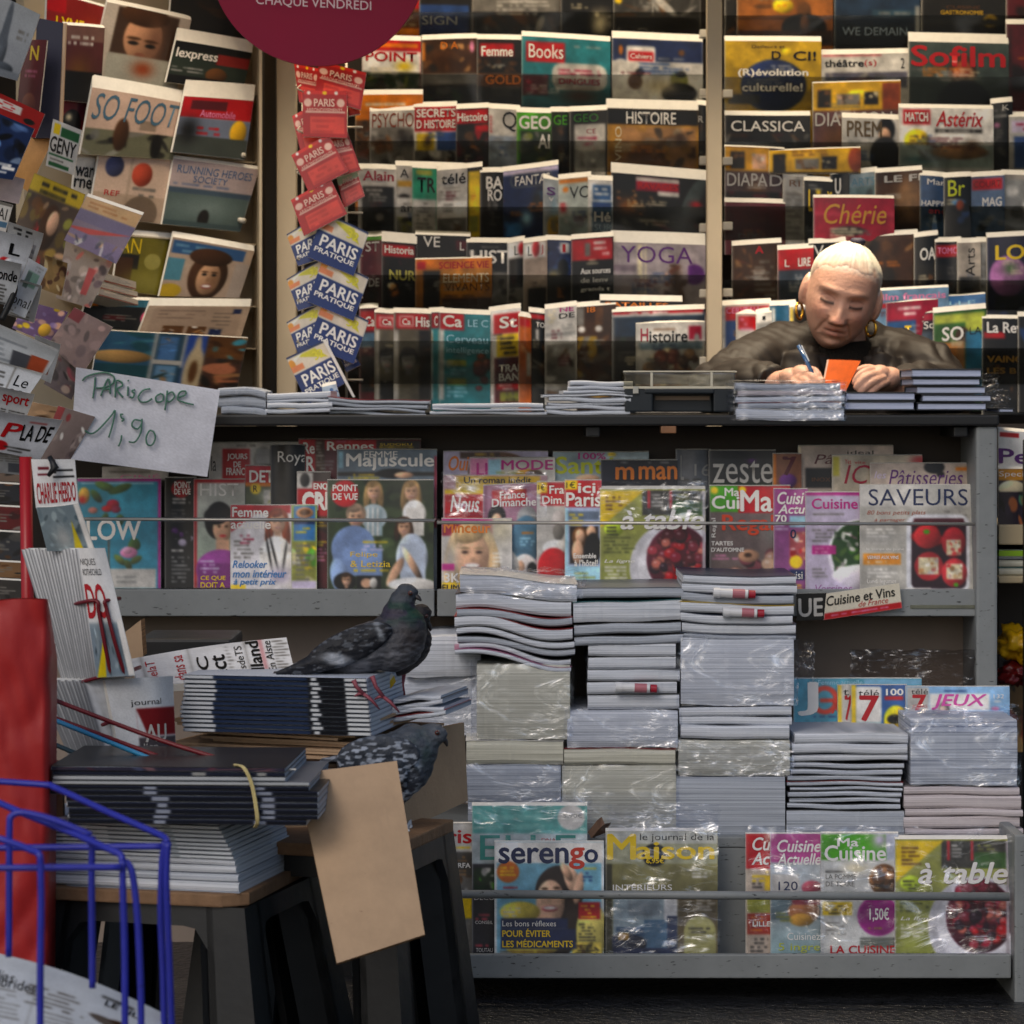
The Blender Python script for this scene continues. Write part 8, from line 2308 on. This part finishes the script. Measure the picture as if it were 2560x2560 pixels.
# ------------------------------------------------------------------ pigeons
def pigeon(Y, parts, tubes, beak, eye, wing, feathers, feet, label, colf, wcolf, tail, sx=1.0):
    k = K(Y)
    bm = bmesh.new()
    for (px, py, dy, ax, ay, az, rot) in parts:
        ico(bm, 4, P(px, py, Y + dy), (ax * k, ay * k, az * k), Matrix.Rotation(R(rot), 3, 'Y'))
    for pts, rs in tubes:
        addtube(bm, smoothpts([tuple(P(p[0], p[1], Y + p[2])) for p in pts], 4), list(np.interp(np.linspace(0, 1, (len(pts) - 1) * 4 + 1), np.linspace(0, 1, len(rs)), np.array(rs) * k)), 14)
    # tail: flat tapering fan
    b = MB()
    (p0, p1, w0, w1, th) = tail
    a, c = P(p0[0], p0[1], Y + p0[2]), P(p1[0], p1[1], Y + p1[2])
    up = Vector((0, 0, th * k))
    s0, s1 = Vector((0, w0 * k, 0)), Vector((0, w1 * k, 0))
    vs = [a - s0 - up, a + s0 - up, a + s0 + up, a - s0 + up, c - s1 - up * .5, c + s1 - up * .5, c + s1 + up * .5, c - s1 + up * .5]
    q = [bm.verts.new(v) for v in vs]
    for f in ((3, 2, 1, 0), (4, 5, 6, 7), (0, 1, 5, 4), (1, 2, 6, 5), (2, 3, 7, 6), (3, 0, 4, 7)):
        bm.faces.new([q[i] for i in f])
    me = union(bm, .0022, 5)
    bm.free()
    c_ = coords(me)
    setco(me, c_ + normals(me) * (.0014 * vn3(c_ * np.array([1, 1, 2.2]), 90))[:, None])
    def to_px(a):
        kk = (DCAM + a[:, 1]) / FPX
        return a[:, 0] / kk + 1280, (HCAM - a[:, 2]) / kk + HOR
    def cf(fn):
        def g(a):
            x, y = to_px(a)
            n1 = vn3(a, 60, 2)
            n2 = vn3(a * np.array([1, 1, 2.5]), 120, 4)
            return np.clip(fn(x, y, n1, n2), 0, 1)
        return g
    paint(me, cf(colf))
    FE = mat('plumage', '#fff', .55, attr=True, spec=.35, vary=.12, vscale=120, bump=(240, .25))
    o = link('pigeon', me, None, FE, True)
    base = P(feet[0][0], feet[0][1], Y) if feet else P(parts[0][0], parts[0][1] + 100, Y)
    o.location = base
    me.transform(Matrix.Translation(-base))
    tag(o, label, 'pigeon', 'pigeons on the newspapers')
    def kid(ob):
        ob.data.transform(Matrix.Translation(-base))
        return ob
    # folded wing with overlapping feathers
    if wing:
        bm = bmesh.new()
        (px, py, dy, ax, ay, az, rot) = wing
        ico(bm, 5, P(px, py, Y + dy), (ax * k, ay * k, az * k), Matrix.Rotation(R(rot), 3, 'Y'))
        for (x0, y0, x1, y1, w) in feathers:
            addtube(bm, [P(x0, y0, Y + dy), P(x0 + (x1 - x0) * .5, y0 + (y1 - y0) * .5, Y + dy + .001), P(x1, y1, Y + dy * .45)], [w * k, w * k * .9, w * k * .3], 10)
        me = union(bm, .002, 2)
        bm.free()
        c0 = P(px, py, Y + dy)
        ca_, sa_ = math.cos(R(rot)), math.sin(R(rot))
        c_ = coords(me)
        p = c_ - np.array(c0)
        u, w = (p[:, 0] * ca_ - p[:, 2] * sa_) / k, (p[:, 0] * sa_ + p[:, 2] * ca_) / k
        # scalloped rows of feather tips
        r_ = np.abs(np.sin(w * .13 + u * .02)) * np.abs(np.sin(u * .075 + (((w + 200) * .13 / math.pi).astype(int) % 2) * 1.57))
        c_[:, 1] -= .0016 * r_
        setco(me, c_)
        paint(me, cf(wcolf))
        kid(link('wing', me, o, FE, True))
    b = MB().tube(smoothpts([tuple(P(p[0], p[1], Y + p[2])) for p in beak[0]], 3), [q * k for q in np.interp(np.linspace(0, 1, (len(beak[0]) - 1) * 3 + 1), np.linspace(0, 1, len(beak[1])), beak[1])], 10)
    bo = kid(b.link('beak', mat('beak_dark', '#2a2628', .4), o, smooth=True))
    if len(beak) > 2:
        bm = bmesh.new()
        ico(bm, 3, P(*beak[2][:2], Y + beak[2][2]), (beak[3] * k, beak[3] * .8 * k, beak[3] * .6 * k))
        me = bpy.data.meshes.new('m')
        bm.to_mesh(me)
        bm.free()
        kid(link('cere', me, bo, mat('cere', '#b8b4b0', .5), True))
    bm = bmesh.new()
    ico(bm, 3, P(eye[0], eye[1], Y + eye[2]), (eye[3] * k,) * 3)
    me = bpy.data.meshes.new('m')
    bm.to_mesh(me)
    bm.free()
    e = kid(link('eye', me, o, mat('eye_orange', '#5a2410', .15, coat=1), True))
    bm = bmesh.new()
    ico(bm, 3, P(eye[0], eye[1], Y + eye[2] - eye[3] * k * .55), (eye[3] * k * .6,) * 3)
    me = bpy.data.meshes.new('m')
    bm.to_mesh(me)
    bm.free()
    kid(link('pupil', me, e, mat('pupil', '#050505', .1, coat=1), True))
    PINK = mat('pigeon_leg', '#8a4450', .6)
    for (fx, fy, dy, tx, ty) in feet[1:]:
        b = MB()
        t0, t1 = P(tx, ty, Y + dy), P(fx, fy, Y + dy)
        b.tube([t0, (t0 + t1) / 2 + Vector((-.003, 0, 0)), t1], [.0042, .0032, .0034], 8)
        for ang in (-.5, 0, .5, 3.1):
            L_ = .026 if ang < 3 else .014
            q = t1 + Vector((math.cos(ang) * L_, math.sin(ang) * L_ * .5, -.003 - (.022 if ang < 3 else -.006) * (1 - .4 * abs(ang))))
            b.tube([t1, (t1 + q) / 2 + Vector((0, 0, .002)), q], [.003, .0026, .0012], 7)
        kid(b.link('leg', PINK, o, smooth=True))
    return o

def sm(a, lo, hi):
    t = np.clip((a - lo) / (hi - lo), 0, 1)
    return t * t * (3 - 2 * t)
def blend(c, w, col):
    w = np.clip(w, 0, 1)[:, None]
    return c * (1 - w) + lin(srgb(col)) * w
def P1c(x, y, n1, n2):
    c = np.ones((len(x), 3)) * lin(srgb('#4c4e55'))
    c = blend(c, sm(x, 960, 1030) * sm(y, 1540, 1580), '#3a3638')
    c = blend(c, (1 - sm(y, 1540, 1580)) * sm(x, 900, 960), '#2c3238')
    neck = np.exp(-((y - 1530) / 28) ** 2) * sm(x, 930, 960)
    c = blend(c, neck * (.5 + n1), '#1f4034')
    c = blend(c, neck * .5 * (n1 < -.05), '#3c2c48')
    c = blend(c, (1 - sm(y, 1498, 1512)) * sm(x, 970, 985), '#3f444c')
    c = blend(c, .75 * sm(y, 1590, 1650) * sm(x, 860, 900) * (.8 + n2), '#686a72')
    c = blend(c, 1 - sm(x, 800, 880), '#1e2128')
    return c * (1 + .25 * n2[:, None])
def P1w(x, y, n1, n2):
    c = np.ones((len(x), 3)) * lin(srgb('#1b1d24'))
    row_ = np.sin((y + x * .42) * .22)
    c = blend(c, .22 * sm(row_ + n2, .4, 1.0), '#30343c')
    c = blend(c, np.exp(-(((x - 840) + (y - 1648) * .4) / 26) ** 2 - ((y - 1648 - (x - 840) * .2) / 13) ** 4) * 1.6 * (.9 + .5 * n2), '#aab0ba')
    c = blend(c, np.exp(-(((x - 945) - (y - 1570) * .35) / 7) ** 2) * sm(y, 1540, 1555) * (1 - sm(y, 1590, 1610)) * (.9 + n2), '#8a9098')
    c = blend(c, .5 * (n2 > .42), '#6c727c')
    return c
pigeon(-1.0, [(920, 1620, .03, 130, 70, 62, -20), (985, 1604, .03, 82, 66, 74, -30), (1016, 1484, .03, 30, 26, 25, 0), (1010, 1580, .03, 58, 60, 70, 0), (840, 1652, .03, 84, 48, 36, -16)],
       [([(995, 1590, .03), (1000, 1535, .03), (1006, 1505, .03), (1014, 1486, .03)], [66, 46, 34, 27])],
       ([(1034, 1487, .028), (1046, 1495, .024), (1053, 1502, .022)], [9, 6, 2], (1039, 1488, .026), 7), (1026, 1483, .0135, 6),
       (872, 1616, -.014, 118, 16, 42, -24), [(850, 1640, 690, 1684, 18), (860, 1652, 712, 1690, 15), (840, 1626, 730, 1666, 15)],
       [(930, 1760), (908, 1734, -.075, 884, 1700), (958, 1742, -.05, 930, 1690)], 'dark pigeon with green sheen standing on the navy newspapers', P1c, P1w,
       ((850, 1655, .03), (646, 1694, .03), 34, 30, 8))
def P3c(x, y, n1, n2):
    c = np.ones((len(x), 3)) * lin(srgb('#221f22'))
    return c * (1 + .3 * n2[:, None])
pigeon(-.86, [(985, 1625, 0, 100, 60, 66, -25), (1022, 1600, 0, 52, 52, 72, 0), (1052, 1536, 0, 26, 24, 28, 40)], [([(1020, 1600, 0), (1036, 1560, 0), (1052, 1536, 0)], [50, 36, 26])],
       ([(1066, 1552, 0), (1074, 1566, 0), (1076, 1578, 0)], [8, 6, 2]), (1066, 1540, -.012, 5), None, [], [(1000, 1740), (990, 1745, 0, 990, 1680), (1010, 1745, .03, 1010, 1680)],
       'black brown pigeon almost hidden behind the standing one', P3c, None, ((940, 1640, 0), (820, 1690, 0), 30, 28, 8))
def P2c(x, y, n1, n2):
    c = np.ones((len(x), 3)) * lin(srgb('#454b55'))
    c = blend(c, sm(y, 1900, 1960), '#4e5460')
    neck = np.exp(-((x - 1045) / 36) ** 2 - ((y - 1870) / 40) ** 2)
    c = blend(c, neck * (.5 + n1), '#2c4440')
    c = blend(c, sm(x, 1065, 1085) * (1 - sm(y, 1870, 1880)), '#50565f')
    sp = sm(n2 + n1, .12, .3) * sm(y, 1860, 1900) * (1 - sm(x, 1040, 1060))
    c = blend(c, sp, '#a8b0bc')
    return c * (1 + .2 * n2[:, None])
def P2w(x, y, n1, n2):
    c = np.ones((len(x), 3)) * lin(srgb('#2e343e'))
    sc = np.sin((x + y * .6) * .16) * np.sin((y - x * .3) * .2)
    c = blend(c, sm(sc * .8 + n2 * 1.5 + n1 * .8, .1, .7), '#9aa3b2')
    c = blend(c, (1 - sm(y, 1838, 1868)) * .8, '#3a414c')
    return c
pigeon(-1.05, [(958, 1898, 0, 118, 74, 62, -6), (1020, 1900, 0, 66, 66, 92, 12), (985, 1945, 0, 62, 60, 74, 20), (1086, 1836, 0, 33, 28, 28, 10)],
       [([(1020, 1890, 0), (1050, 1866, 0), (1070, 1846, 0), (1084, 1836, 0)], [78, 56, 38, 29])],
       ([(1106, 1844, 0), (1114, 1854, 0), (1118, 1866, 0)], [9, 6.5, 2], (1108, 1844, -.002), 8), (1093, 1832, -.0165, 6.5),
       (946, 1892, -.044, 104, 14, 54, -4), [(920, 1880, 850, 1892, 18), (930, 1900, 858, 1915, 15), (1000, 1900, 1010, 1985, 18)],
       [(960, 2000)], 'grey pigeon with white flecked wing sitting behind the cardboard flap', P2c, P2w, ((890, 1890, 0), (800, 1902, 0), 36, 32, 8))
